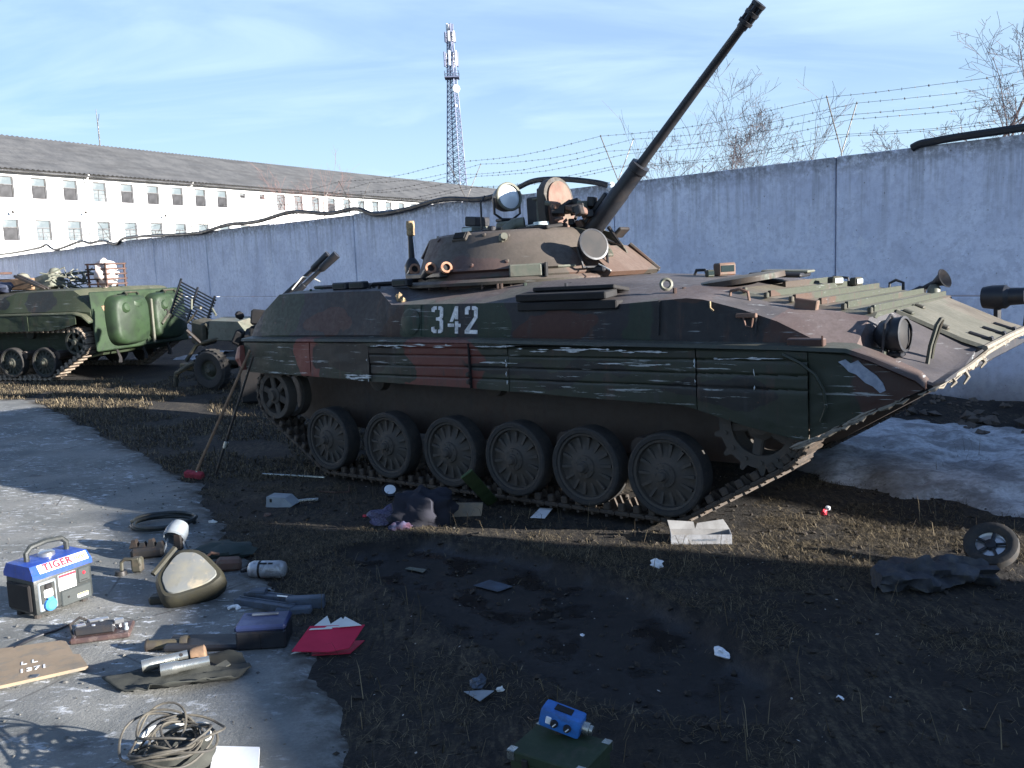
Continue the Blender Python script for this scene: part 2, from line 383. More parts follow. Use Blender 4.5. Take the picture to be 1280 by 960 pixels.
# the perimeter wall: runs to the left and away
WN = Vector((cos(R(42.8)), sin(R(42.8)), 0)); WD = Vector((-WN.y, WN.x, 0)); WO = Vector((7.0, 9.41, 0)); WALL_H = 3.2
def wall_pt(s, z, off=0.0): return WO + WD * s - WN * off + Vector((0, 0, z))
def on_wall(px, py, off=0.0): return onplane(px, py, WO - WN * off, WN)
def wall_dist(x, y): return -((x - WO.x) * WN.x + (y - WO.y) * WN.y)        # metres in front of the wall
def wall_along(x, y): return (x - WO.x) * WD.x + (y - WO.y) * WD.y

def poly_sd(poly, x, y):
    """signed distance, positive inside"""
    ins = False; best = 1e9; n = len(poly)
    for i in range(n):
        x0, y0 = poly[i]; x1, y1 = poly[(i + 1) % n]
        if (y0 > y) != (y1 > y) and x < (x1 - x0) * (y - y0) / (y1 - y0) + x0: ins = not ins
        dx, dy = x1 - x0, y1 - y0; q = max(0, min(1, ((x - x0) * dx + (y - y0) * dy) / (dx * dx + dy * dy + 1e-12)))
        d = (x - x0 - q * dx) ** 2 + (y - y0 - q * dy) ** 2
        best = min(best, d)
    d = sqrt(best)
    return d if ins else -d
def px_poly(pts): return [(at(*p).x, at(*p).y) for p in pts]
ASPH = px_poly([(-250, 500), (40, 500), (90, 525), (175, 560), (245, 600), (268, 640), (285, 672), (315, 712), (345, 760), (385, 815), (410, 860), (435, 910), (445, 975), (470, 1100)]) + [(-1.2, 0.5), (-12, 0.5), (-14, 10)]
PIT = px_poly([(425, 688), (520, 672), (640, 690), (760, 722), (880, 780), (985, 860), (985, 915), (860, 905), (740, 880), (640, 838), (560, 790), (490, 740)])

def gz(x, y):
    """height of the bare ground"""
    dx, dy = x - VO.x, y - VO.y
    X = dx * VF.x + dy * VF.y; Y = dx * VL.x + dy * VL.y
    w = 1 - sst(2.0, 4.6, abs(Y))
    z = w * max(-0.075, min(0.04, 0.03 + 0.0209 * X)) * (1 - sst(5.5, 9, abs(X + 1.5)))
    z += 0.012 * fbm(x, y, 0, 1.3, 3)
    if x > -3.5 and y < 9.0:
        sd = poly_sd(PIT, x, y) + 0.05 * fbm(x, y, 3, 3.0, 2)
        z -= 0.065 * sst(-0.05, 0.13, sd)
        if sd < 0.0: z += 0.022 * sst(-0.32, -0.03, sd)
    wd = wall_dist(x, y)
    if wd < 4.0: z += 0.16 * (1 - sst(0.0, 1.7, wd)) * (0.7 + 0.6 * fbm(x, y, 1, 0.8, 2))      # rubble heaped against the wall
    return z

def axis(a, b, step, far_lo, far_hi):
    xs = []; x = a
    while x < b: xs.append(x); x += step
    xs.append(b); s = step; lo = []; q = a
    while q > far_lo: s *= 1.35; q -= s; lo.append(q)
    s = step; hi = []; q = b
    while q < far_hi: s *= 1.35; q += s; hi.append(q)
    return lo[::-1] + xs + hi
def sheet(name, xs, ys, zf, mat, keep=None, attrs=None, kind='structure'):
    nx, ny = len(xs), len(ys); vs = []; av = {k: [] for k in (attrs or {})}
    for y in ys:
        for x in xs:
            vs.append((x, y, zf(x, y)))
            for k in av: av[k].append(attrs[k](x, y))
    fs = []
    for j in range(ny - 1):
        for i in range(nx - 1):
            a = j * nx + i
            if keep is None or keep(0.5 * (xs[i] + xs[i + 1]), 0.5 * (ys[j] + ys[j + 1])): fs.append((a, a + 1, a + nx + 1, a + nx))
    used = sorted({i for f in fs for i in f}); ix = {o: n for n, o in enumerate(used)}
    me = bpy.data.meshes.new(name); me.from_pydata([vs[i] for i in used], [], [tuple(ix[i] for i in f) for f in fs])
    me.materials.append(mat); me.polygons.foreach_set('use_smooth', [True] * len(me.polygons))
    for k in av:
        a = me.attributes.new(k, 'FLOAT', 'POINT'); a.data.foreach_set('value', [av[k][i] for i in used])
    return link(name, me, None, kind)

# ---- ground
t = NT('trampled_soil')
n1 = t.noise(1.1, 5, 0.6); n2 = t.noise(9, 6, 0.65); n3 = t.noise(46, 4, 0.65)
soil = t.mix(t.ramp(n2, 0.35, 0.68), (0.010, 0.0085, 0.008), (0.021, 0.017, 0.014))
straw = t.mix(t.ramp(n3, 0.4, 0.65), (0.042, 0.033, 0.023), (0.085, 0.067, 0.043))
straw2 = t.noise(28, 5, 0.7, t.map((1, 0.28, 1), (0, 0, R(25))))
gm = t.math('MULTIPLY', t.ramp(n1, 0.38, 0.62), t.ramp(straw2, 0.42, 0.62))
mud = t.attr('mud').outputs['Fac']
col = t.mix(t.math('MULTIPLY', gm, t.math('SUBTRACT', 1.0, mud)), soil, straw)
col = t.mix(mud, col, t.mix(t.ramp(n2, 0.35, 0.7), (0.013, 0.011, 0.010), (0.022, 0.018, 0.016)))
rg = t.math('SUBTRACT', 0.95, t.math('MULTIPLY', mud, t.ramp(t.noise(3.2, 4), 0.44, 0.60, 0.10, 0.72)))
M['ground'] = t.fin(col, rg, 0.0, t.bump(t.math('MULTIPLY', t.math('ADD', t.math('MULTIPLY', n2, 1.5), n3), t.math('SUBTRACT', 1.0, t.math('MULTIPLY', mud, 0.8))), 0.6, 0.02), 0.4)
xs = axis(-6.0, 6.5, 0.065, -1500, 1500); ys = axis(2.2, 12.5, 0.065, -1500, 2500)
def mudv(x, y):
    if not (-3.5 < x < 3.5 and y < 9): return 0.0
    return sst(-0.02, 0.12, poly_sd(PIT, x, y) + 0.06 * fbm(x, y, 3, 3.0, 2))
sheet('ground', xs, ys, gz, M['ground'], None, {'mud': mudv})

# ---- old asphalt yard: a crust with a broken edge
t = NT('worn_asphalt')
n1 = t.noise(1.6, 5, 0.6); n2 = t.noise(60, 4, 0.7)
st1 = t.noise(17, 7, 0.74, t.map((0.60, 1.35, 1), (0, 0, R(-12)))); st2 = t.noise(1.3, 3, 0.5)
col = t.mix(t.ramp(n1, 0.36, 0.62), (0.135, 0.140, 0.132), (0.225, 0.222, 0.205))
col = t.mix(t.ramp(n2, 0.35, 0.7, 0, 0.5), col, (0.13, 0.13, 0.13))
salt = t.math('MULTIPLY', t.ramp(st1, 0.545, 0.63), t.ramp(st2, 0.36, 0.60))
col = t.mix(t.math('MULTIPLY', salt, 0.75), col, (0.66, 0.68, 0.71))
oil = t.ramp(t.noise(2.6, 4, 0.6, t.map(loc=(4, 2, 0))), 0.60, 0.72, 0, 0.55)
col = t.mix(oil, col, (0.045, 0.045, 0.046))
ck = t.vor(1.1, t.map((1, 1, 1), src=None, loc=(0.3, 0.2, 0)), 'DISTANCE_TO_EDGE')
ckm = t.math('MULTIPLY', t.ramp(ck, 0.0, 0.012, 0.75, 0.0), t.ramp(st2, 0.42, 0.6))
col = t.mix(ckm, col, (0.05, 0.046, 0.042))
edge = t.attr('edge').outputs['Fac']
col = t.mix(t.math('MULTIPLY', edge, t.ramp(t.noise(7, 5), 0.3, 0.6), True), col, (0.055, 0.046, 0.037))
M['asphalt'] = t.fin(col, t.ramp(n2, 0.3, 0.7, 0.72, 0.95), 0, t.bump(t.math('ADD', n2, t.math('MULTIPLY', st1, 0.8)), 0.5, 0.008), 0.35)
def asd(x, y): return poly_sd(ASPH, x, y) + 0.10 * fbm(x, y, 7, 2.4, 4)
def asphalt_z(x, y): return gz(x, y) - 0.014 + 0.032 * sst(-0.05, 0.06, asd(x, y)) + 0.004 * fbm(x, y, 2, 4, 2)
sheet('asphalt_yard', axis(-10, 0.2, 0.065, -30, 0.2), axis(2.2, 14.0, 0.065, 0.3, 17.0), asphalt_z, M['asphalt'], lambda x, y: asd(x, y) > -0.09, {'edge': lambda x, y: 1 - sst(0.0, 0.28, asd(x, y))})
def top(x, y):
    """the surface things stand on"""
    return max(gz(x, y), asphalt_z(x, y)) if asd(x, y) > -0.05 else gz(x, y)
def gat(px, py):
    p = at(px, py); z = top(p.x, p.y); p = at(px, py, z); p.z = top(p.x, p.y); return p

# ---- old snow: a dirty melting bank in the shade of the wall, patches elsewhere
t = NT('old_snow')
n1 = t.noise(2.4, 6, 0.65); n2 = t.noise(18, 5, 0.7); n3 = t.noise(1.0, 3, 0.5, t.map((1, 2.2, 1), (0, 0, R(42.8))))
col = t.mix(t.ramp(n2, 0.3, 0.65), (0.34, 0.35, 0.37), (0.60, 0.62, 0.65))
col = t.mix(t.ramp(n1, 0.38, 0.58, 0, 0.65), col, (0.10, 0.092, 0.085))
col = t.mix(t.ramp(n2, 0.60, 0.70, 0, 0.8), col, (0.05, 0.042, 0.035))
M['snow'] = t.fin(col, 0.7, 0, t.bump(t.math('ADD', n2, n1), 0.5, 0.03), 0.3)
def snow_h(x, y):
    wd, al = wall_dist(x, y), wall_along(x, y)
    m = sst(1.2, 1.8, wd) * (1 - sst(4.6, 5.6, wd + 0.16 * max(0, al + 2))) * (1 - sst(2.6, 4.6, al))
    b = 0.85 * m + 0.42 * fbm(x, y, 5, 0.9, 4) + 0.30 * fbm(x, y, 9, 3.1, 3) - 0.34 - 0.5 * (1 - sst(0.0, 0.35, m))
    if al > 3.0 and wd < 3.4:                                  # thin patches along the wall behind the vehicles
        b = max(b, 0.5 * sst(0.3, 1.2, wd) * (1 - sst(2.4, 3.4, wd)) * (1 - sst(24, 27, al)) + 0.75 * fbm(x * 0.8, y * 1.6, 5, 0.9, 4) - 0.60)
    return b
def snow_z(x, y): return gz(x, y) + 0.20 * max(-0.12, min(0.55, snow_h(x, y))) + 0.012 * fbm(x, y, 4, 6, 2) * sst(0, .2, snow_h(x, y))
sheet('snow_bank', axis(-9.0, 9.0, 0.075, -9, 14), axis(4.5, 20.0, 0.075, 4.5, 24), snow_z, M['snow'], lambda x, y: snow_h(x, y) > -0.07 and wall_dist(x, y) > 0.05)

# ---- perimeter wall of concrete panels, each in two courses
t = NT('limewashed_concrete')
z = t.xyz()[2]
n1 = t.noise(1.3, 6, 0.62); n2 = t.noise(13, 6, 0.7); n3 = t.noise(60, 3, 0.6)
col = t.mix(t.ramp(n1, 0.34, 0.66), (0.60, 0.625, 0.74), (0.73, 0.755, 0.86))
col = t.mix(t.ramp(n2, 0.42, 0.66, 0, 0.55), col, (0.46, 0.475, 0.58))
strk = t.noise(3.2, 5, 0.7, t.map((2.6, 2.6, 0.16)))
drip = t.math('MULTIPLY', t.ramp(strk, 0.44, 0.66), t.ramp(z, 1.6, 3.25))
col = t.mix(t.math('MULTIPLY', drip, 0.45, True), col, (0.17, 0.165, 0.17))
topd = t.math('MULTIPLY', t.ramp(z, 2.85, 3.22), t.ramp(n2, 0.3, 0.6))
col = t.mix(t.math('MULTIPLY', topd, 0.8, True), col, (0.13, 0.125, 0.115))
pt = t.noise(1.7, 7, 0.72, t.map(loc=(7, 3, 1)))
col = t.mix(t.ramp(pt, 0.55, 0.585, 0, 0.32), col, (0.42, 0.43, 0.52))
pt2 = t.noise(2.6, 8, 0.75, t.map(loc=(1, 9, 4)))
col = t.mix(t.ramp(pt2, 0.60, 0.63, 0, 0.45), col, (0.80, 0.82, 0.88))
spot = t.ramp(t.noise(22, 2, 0.6, t.map(loc=(3, 3, 3))), 0.70, 0.76, 0, 0.7)
col = t.mix(spot, col, (0.10, 0.09, 0.08))
low = t.math('MULTIPLY', t.ramp(z, 0.0, 0.75, 1.0, 0.0), t.ramp(n1, 0.25, 0.55))
col = t.mix(t.math('MULTIPLY', low, 0.75, True), col, (0.13, 0.105, 0.085))
M['wall'] = t.fin(col, 0.9, 0, t.bump(t.math('ADD', n2, t.math('MULTIPLY', n3, 0.5)), 0.35, 0.015), 0.2)
wt = thing('concrete_wall', 'long whitewashed concrete panel wall with stained top and barbed wire running behind the vehicles', 'wall', (0, 0, 0))
PANEL = 3.87
for i in range(-4, 13):
    s0 = 3.80 + PANEL * i; s1 = s0 + PANEL - 0.02
    dz = random.uniform(-0.03, 0.03); do = random.uniform(-0.008, 0.008)
    for (z0, z1, off) in ((-0.35, 1.318, 0.035), (1.33, WALL_H + dz, 0.0)):
        m = MB(); c = wall_pt((s0 + s1) / 2, (z0 + z1) / 2) + WN * (0.08 - off + do)
        m.rbox(c, (s1 - s0, 0.16, z1 - z0), 0.012, Matrix((WD, WN, Vector((0, 0, 1)))).transposed())
        m.build('wall_panel', M['wall'], wt, 30)
    m = MB(); c = wall_pt(s1 + 0.01, 1.45) + WN * 0.16
    m.box(c, (0.22, 0.16, 3.35), Matrix((WD, WN, Vector((0, 0, 1)))).transposed()); m.build('wall_post', M['wall'], wt, 0)

# unseen wall added to the right, standing in for the building that shades the foreground
g = thing('shade_wall', 'unseen concrete wall added right of the yard to shade the foreground', 'wall', (0, 0, 0))
GDIR = Vector((-0.503, 0.864, 0)); GNR = Vector((0.864, 0.503, 0))
GC = Vector((-3.42, 7.42, 0)) + Vector((sdir.x, sdir.y, 0)).normalized() * (3.3 / math.tan(SUN_EL))
for i in range(7):
    m = MB(); c = GC - GDIR * (2.0 + 4.0 * i) + Vector((0, 0, 1.5))
    m.rbox(c, (3.985, 0.22, 3.6), 0.012, Matrix((GDIR, GNR, Vector((0, 0, 1)))).transposed()); m.build('wall_panel', M['wall'], g, 30)

# barbed wire on forked brackets
FORK_LABELS = ['forked wire bracket on the wall beyond the right edge', 'forked wire bracket on the wall below the small forked tree', 'forked wire bracket between the turret and the gun barrel, beside the insulator', 'forked wire bracket on the wall just behind the searchlight', 'forked wire bracket on the wall above the rear deck periscopes', 'forked wire bracket on the wall above the twin gun barrels',
    'forked wire bracket on the wall above the slatted rack', 'forked wire bracket on the wall above the rear doors of the green vehicle', 'forked wire bracket on the wall left of the slatted crate', 'leftmost forked wire bracket on the far end of the wall']
def fork(s):
    o = thing('wire_bracket', '', 'bracket', wall_pt(s, WALL_H), 0, 'forked wire brackets along the wall top')
    o['label'] = FORK_LABELS[FK.index(s)]
    for sg in (-1, 1):
        m = MB(); tip = WN * (0.42 * sg + 0.08) + Vector((0, 0, 0.72))
        m.tube([WN * 0.08 + Vector((0, 0, -0.1)), WN * 0.08 + Vector((0, 0, 0.02)), tip], 0.008, 5); m.build('arm', M['steel_dark'], o)
    return o
FK = [3.75 + PANEL * k for k in (-1, 0, 1, 2, 3, 4, 5, 6, 7, 8)]
for s in FK: fork(s)
for sg in (-1, 1):
    for j, fr in enumerate((0.98, 0.66, 0.34)):
        m = MB(); pts = []
        for a, b in zip(FK[:-1], FK[1:]):
            for k in range(6):
                u = k / 6; s = a + (b - a) * u
                p = wall_pt(s, WALL_H) + WN * (0.08 + 0.42 * sg * fr) + Vector((0, 0, 0.72 * fr - 0.09 * sin(pi * u) + 0.015 * fbm(s, j, sg, 1, 2)))
                pts.append(p)
        m.tube(pts, 0.0026, 4)
        for a, b in zip(pts[:-1], pts[1:]):
            L_ = (b - a).length; q = 0.0
            while q < L_:
                p = a.lerp(b, q / L_); r_ = random.uniform(0, pi)
                for an in (r_, r_ + pi / 2):
                    d = Vector((0, 0, cos(an))) * 0.018 + WN * sin(an) * 0.018
                    m.tube([p - d, p + d], 0.003, 3, False)
                q += 0.16
        nm = ('top', 'middle', 'lowest')[j]; sd_ = 'far' if sg > 0 else 'near'
        tag(m.build('barbed_wire', M['steel_dark']), '%s strand of rusty barbed wire on the %s bracket arms over the wall' % (nm, sd_), 'barbed wire', 'strands of barbed wire over the wall')

# black cables lying along the wall top
def cable(pxs, r, label, off=0.06):
    pts = [on_wall(x, y, off) for x, y in pxs]
    sm = []
    for i in range(len(pts) - 1):
        p0, p1, p2, p3 = pts[max(i - 1, 0)], pts[i], pts[i + 1], pts[min(i + 2, len(pts) - 1)]
        for k in range(6):
            u = k / 6
            sm.append(0.5 * ((2 * p1) + (p2 - p0) * u + (2 * p0 - 5 * p1 + 4 * p2 - p3) * u * u + (3 * p1 - p0 - 3 * p2 + p3) * u ** 3))
    sm.append(pts[-1]); m = MB(); m.tube(sm, r, 7)
    tag(m.build('cable', M['gun_black']), label, 'cable', 'black cables along the wall top')
cable([(-40, 322), (10, 317), (48, 310), (58, 306), (70, 312), (100, 302), (112, 304), (128, 301), (145, 305), (160, 297), (240, 292), (258, 289), (285, 281), (322, 277), (365, 265), (410, 267), (445, 261), (470, 268), (510, 261), (555, 249), (600, 249), (640, 238), (668, 226), (705, 224), (745, 228), (765, 233)], 0.048, 'thick black cable sagging in waves along the left wall top')
cable([(1140, 185), (1150, 180), (1165, 177), (1200, 171), (1290, 158), (1420, 138)], 0.048, 'thick black cable on the wall top at the right edge', 0.02)
o = thing('insulator', 'white insulator on a short iron hook where the black cable ends', 'insulator', on_wall(764, 234, 0.07))
m = MB(); m.lathe([(0.0, -0.07), (0.05, -0.06), (0.07, -0.01), (0.05, 0.03), (0.065, 0.05), (0.03, 0.08), (0, 0.08)]); m.build('cap', M['lens'], o)
m = MB(); m.tube([(0, 0, -0.06), (-0.06, -0.03, -0.12), (-0.07, -0.04, -0.30)], 0.014, 6); m.build('hook', M['steel_dark'], o)

# ---- white two storey block beyond the wall
BD = Vector((0.478, 0.878, 0)); BN = Vector((0.878, -0.478, 0)); BO = Vector((0 - 36.6, 64.0, 0))
def bpt(s, z, off=0.0): return BO + BD * s + BN * off + Vector((0, 0, z))
def on_b(px, py): 
    p = onplane(px, py, BO, BN); return ((p - BO).dot(BD), p.z)
t = NT('white_plaster'); n1 = t.noise(0.5, 5, 0.65); z = t.xyz()[2]
stn = t.noise(0.9, 5, 0.7, t.map((1.6, 1.6, 0.25)))
col = t.mix(t.ramp(n1, 0.3, 0.7), (0.70, 0.69, 0.67), (0.80, 0.79, 0.77))
col = t.mix(t.ramp(stn, 0.55, 0.75, 0, 0.5), col, (0.42, 0.33, 0.27))
M['plaster'] = t.fin(col, 0.9, 0, t.bump(t.noise(6, 5), 0.3, 0.03), 0.2)
t = NT('corrugated_roof'); uv = t.attr('rib').outputs['Fac']
n1 = t.noise(0.7, 6, 0.65); row = t.noise(0.9, 3, 0.6, t.map((0.3, 0.3, 3)))
col = t.mix(t.ramp(n1, 0.3, 0.7), (0.075, 0.077, 0.082), (0.115, 0.115, 0.117))
col = t.mix(t.ramp(row, 0.45, 0.7, 0, 0.5), col, (0.05, 0.05, 0.052))
M['roof'] = t.fin(col, 0.85, 0, None, 0.3)
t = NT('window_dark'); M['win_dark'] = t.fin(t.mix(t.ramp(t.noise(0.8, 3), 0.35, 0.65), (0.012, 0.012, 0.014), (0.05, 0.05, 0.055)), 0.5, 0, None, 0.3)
t = NT('window_pale'); M['win_pale'] = t.fin(t.mix(t.ramp(t.noise(1.3, 3), 0.35, 0.65), (0.10, 0.12, 0.13), (0.17, 0.185, 0.19)), 0.25, 0, None, 0.5)
M['win_frame'] = plain('window_frame', (0.13, 0.13, 0.14), (0.09, 0.085, 0.08), 3, 0.8)
bl = thing('barracks', 'long white two storey block with grey corrugated roof beyond the wall', 'building', (0, 0, 0))
upper = [49, 84, 119, 152, 185, 216.5, 247, 277]
S_up = [on_b(x, 236)[0] for x in upper]
zt, zb = on_b(49, 222.5)[1], on_b(49, 249)[1]
lt, lb = on_b(52, 275)[1], on_b(52, 301)[1]
pitch_w = (S_up[-1] - S_up[0]) / 7
eave = on_b(0, 206)[1]
S0, S1 = -45.0, on_b(690, 262)[0]
wins = []
s = S_up[0] - pitch_w * 9
while s < S1 - 3:
    k = round((s - S_up[0]) / pitch_w)
    if k in (8, 9): wins.append((s, zb + (zt - zb) * 0.62, zt - 0.1, 0.36, k))
    else: wins.append((s, zb, zt, 0.62, k))
    wins.append((s + 0.05, lb, lt, 0.62, 100 + k))
    s += pitch_w
hw = 0.02
xsb = sorted({round(v, 3) for (s, a, b, h, k) in wins for v in (s - h, s + h)} | {S0, S1})
zsb = sorted({0.0, round(eave, 3)} | {round(v, 3) for w in wins for v in (w[1], w[2])})
m = MB()
def inwin(s, z): return any(abs(s - w[0]) < w[3] and w[1] < z < w[2] for w in wins)
for i in range(len(xsb) - 1):
    for j in range(len(zsb) - 1):
        if not inwin((xsb[i] + xsb[i + 1]) / 2, (zsb[j] + zsb[j + 1]) / 2):
            m.add([bpt(xsb[i], zsb[j]), bpt(xsb[i + 1], zsb[j]), bpt(xsb[i + 1], zsb[j + 1]), bpt(xsb[i], zsb[j + 1])], [(0, 1, 2, 3)])
DB = 14.0
for (s, h, k2) in ((S0, 0, 0), (S1, 0, 0)):
    m.add([bpt(s, 0), bpt(s, 0, -DB), bpt(s, eave, -DB), bpt(s, eave)], [(0, 1, 2, 3)])
m.add([bpt(S0, 0, -DB), bpt(S1, 0, -DB), bpt(S1, eave, -DB), bpt(S0, eave, -DB)], [(0, 1, 2, 3)])
for (s, a, b, h, k) in wins:
    for (p, q) in (((s - h, a), (s + h, a)), ((s + h, a), (s + h, b)), ((s + h, b), (s - h, b)), ((s - h, b), (s - h, a))):
        m.add([bpt(*p), bpt(*q), bpt(*q, off=-0.22), bpt(*p, off=-0.22)], [(0, 1, 2, 3)])
m.build('wall', M['plaster'], bl, 0, fix=False)
# windows: frame, lower sash, upper sash
random.seed(3)
wmesh = {}
for (s, a, b, h, k) in wins:
    pale = (k in (2, 10, 11, 12, 18) or (k > 13 and k < 90) or k >= 100)
    small = h < 0.5
    key = (pale, small)
    ww, hh = 2 * h, b - a
    if key not in wmesh:
        R3 = Matrix((BD, BN, Vector((0, 0, 1)))).transposed()
        def lp(x, z, y): return BD * x + BN * y + Vector((0, 0, z))
        f = MB()
        for x in (-h + 0.03, h - 0.03): f.box(lp(x, hh / 2, -0.15), (0.06, 0.07, hh), R3)
        for z_ in (0.03, hh * 0.62, hh - 0.03): f.box(lp(0, z_, -0.149), (ww - 0.13, 0.06, 0.06), R3)
        if pale:
            f.box(lp(0, hh * 0.31, -0.151), (0.045, 0.05, hh * 0.56), R3)
            for z_ in (hh * 0.2, hh * 0.42): f.box(lp(0, z_, -0.152), (ww - 0.13, 0.04, 0.03), R3)
        g1 = MB(); g1.box(lp(0, hh * 0.31, -0.185), (ww, 0.02, hh * 0.62 - 0.01), R3)
        g2 = MB(); g2.box(lp(0, hh * 0.81, -0.185), (ww, 0.02, hh * 0.38 - 0.01), R3)
        wmesh[key] = (f, g1, g2, [None])
    f, g1, g2, st = wmesh[key]
    if st[0] is None:
        o = f.build('window', M['win_frame'], bl, 0); p1 = g1.build('pane', M['win_pale'] if pale else M['win_dark'], o, 0); p2 = g2.build('pane', M['win_pale'], o, 0); st[0] = (o, p1, p2)
    else:
        o, p1, p2 = (q.copy() for q in st[0])
        for q in (o, p1, p2): COL.objects.link(q)
        p1.parent = o; p2.parent = o
    o.location = bpt(s, a)
# rain pipes down the facade
for s_ in (S_up[0] + pitch_w * 1.5, S_up[0] + pitch_w * 5.5, S_up[0] + pitch_w * 12.5, S_up[0] - pitch_w * 2.5):
    m = MB(); m.tube([bpt(s_, 0, 0.12), bpt(s_, eave - 0.9, 0.12), bpt(s_, eave - 0.3, 0.6)], 0.07, 6); m.build('rain_pipe', M['plaster'], bl)
# roof with real corrugation
def roof_side(name, sgn):
    vs = []; fs = []; n = int((S1 - S0 + 1.4) / 0.21)
    rise = on_b(0, 168)
    for i in range(n + 1):
        s = S0 - 0.7 + (S1 - S0 + 1.4) * i / n; c = 0.045 * (1 if i % 2 else -1)
        e = bpt(s, eave - 0.25 + c, 0.7) if sgn > 0 else bpt(s, eave - 0.25 + c, -DB - 0.7)
        r_ = bpt(s, RIDGE + c, -DB / 2)
        vs += [e, r_]
    for i in range(n): fs.append((2 * i, 2 * i + 2, 2 * i + 3, 2 * i + 1))
    me = bpy.data.meshes.new(name); me.from_pydata(vs, [], fs); me.materials.append(M['roof']); me.update()
    return link(name, me, bl)
rp = onplane(0, 168, BO - BN * (DB / 2), BN); RIDGE = rp.z
roof_side('roof', 1); roof_side('roof', -1)
m = MB()
m.add([bpt(S1, eave - 0.1), bpt(S1, eave - 0.1, -DB), bpt(S1, RIDGE - 0.1, -DB / 2)], [(0, 1, 2)])
m.add([bpt(S0, eave - 0.1), bpt(S0, eave - 0.1, -DB), bpt(S0, RIDGE - 0.1, -DB / 2)], [(0, 1, 2)]); m.build('gable', M['plaster'], bl, 0, fix=False)
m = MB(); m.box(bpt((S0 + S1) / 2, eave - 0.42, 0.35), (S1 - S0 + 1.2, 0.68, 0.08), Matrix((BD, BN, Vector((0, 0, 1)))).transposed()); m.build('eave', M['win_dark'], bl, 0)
# wall lamps between the rows
for (x, y) in ((11, 263), (102, 264), (202, 268)):
    s, z_ = on_b(x, y); m = MB(); m.cyl(bpt(s, z_, 0.0), bpt(s, z_ - 0.05, 0.45), 0.03, seg=6); m.lathe([(0.02, 0.12), (0.15, -0.1), (0.0, -0.1)], bpt(s, z_ - 0.12, 0.45), seg=10); m.build('wall_lamp', M['steel_dark'], bl)
# thin mast on the ridge
d0 = onplane(125, 182, BO - BN * (DB / 2), BN)
o = thing('roof_mast', 'thin dark aerial mast on the ridge of the white block', 'aerial', d0)
m = MB(); m.tube([(0, 0, -0.6), (0, 0, 1.8), (-0.05, 0, 3.1)], [0.06, 0.05, 0.02], 6); m.build('pole', M['steel_dark'], o)
m = MB(); m.tube([(-0.05, 0, 1.9), (0.12, 0, 2.3), (0.18, 0, 2.7)], 0.02, 4); m.build('rod', M['steel_dark'], o)

# ---- lattice mast with antennas
TD = 185.0; tb = EYE + ray(576, 330) * TD; tb.z = 0
TH = (EYE + ray(548, 44) * TD).z
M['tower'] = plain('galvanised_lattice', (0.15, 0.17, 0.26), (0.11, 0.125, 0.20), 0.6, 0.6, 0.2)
M['ant_white'] = plain('antenna_white', (0.78, 0.78, 0.78), (0.66, 0.66, 0.68), 0.8, 0.5)
tw = thing('lattice_mast', 'tall steel lattice telecom mast with antenna panels and a round dish behind the roof', 'tower', tb)
def legs(z):
    r_ = 2.6 * (1 - z / TH) ** 1.1 + 0.55 if z < TH * 0.8 else 0.55 + 2.6 * 0.2 ** 1.1 * (1 - (z / TH - .8) / .2)
    return [Vector((r_ * cos(R(20) + 2 * pi * k / 4), r_ * sin(R(20) + 2 * pi * k / 4), z)) for k in range(4)]
lv = [0]
while lv[-1] < TH - 0.8: lv.append(lv[-1] + max(1.0, 2.6 * (1 - lv[-1] / TH)))
for k in range(4):
    m = MB(); m.tube([legs(z)[k] for z in lv], 0.11, 5); m.build('leg', M['tower'], tw)
m = MB()
for a, b in zip(lv[:-1], lv[1:]):
    A, B_ = legs(a), legs(b)
    for k in range(4):
        k2 = (k + 1) % 4
        m.tube([A[k], B_[k2]], 0.06, 3, False); m.tube([A[k2], B_[k]], 0.06, 3, False); m.tube([B_[k], B_[k2]], 0.05, 3, False)
m.build('bracing', M['tower'], tw, kind='stuff')
def tz(py): return (EYE + ray(556, py) * TD).z
m = MB(); zp = tz(104); m.box((0, 0, zp), (2.9, 2.9, 0.25))
for a in (-1.4, 1.4):
    for z_ in (0.6, 1.1): m.box((a, 0, zp + z_), (0.06, 2.9, 0.06)); m.box((0, a, zp + z_), (2.9, 0.06, 0.06))
    for b in (-1.4, 0, 1.4): m.box((a, b, zp + 0.6), (0.05, 0.05, 1.1)); m.box((b, a, zp + 0.6), (0.05, 0.05, 1.1))
m.build('platform', M['tower'], tw, 0)
for (py, n, ln, r_) in ((82, 6, 2.9, 1.35), (56, 6, 2.0, 1.0), (44, 4, 1.2, 0.6)):
    for k in range(n):
        an = 2 * pi * k / n + 0.3; p = Vector((cos(an) * r_, sin(an) * r_, tz(py)))
        m = MB(); m.rbox(p, (0.30, 0.42, ln), 0.05, (0, 0, an)); m.cyl(p - Vector((cos(an), sin(an), 0)) * r_, p, 0.05, seg=5)
        m.build('antenna_panel', M['ant_white'] if k % 3 else M['tower'], tw)
m = MB(); m.lathe([(0.0, 0.35), (0.5, 0.32), (0.75, 0.2), (0.8, 0.0), (0.0, -0.12)], Vector((0.75, -0.9, tz(118))), Vector((0.35, -0.9, 0.05)), 20); m.build('dish', M['ant_white'], tw)
m = MB(); m.lathe([(0.0, 0.25), (0.3, 0.22), (0.34, 0.0), (0.0, -0.1)], Vector((0.5, -0.6, tz(138))), Vector((0.35, -0.9, 0.05)), 14); m.build('dish', M['ant_white'], tw)

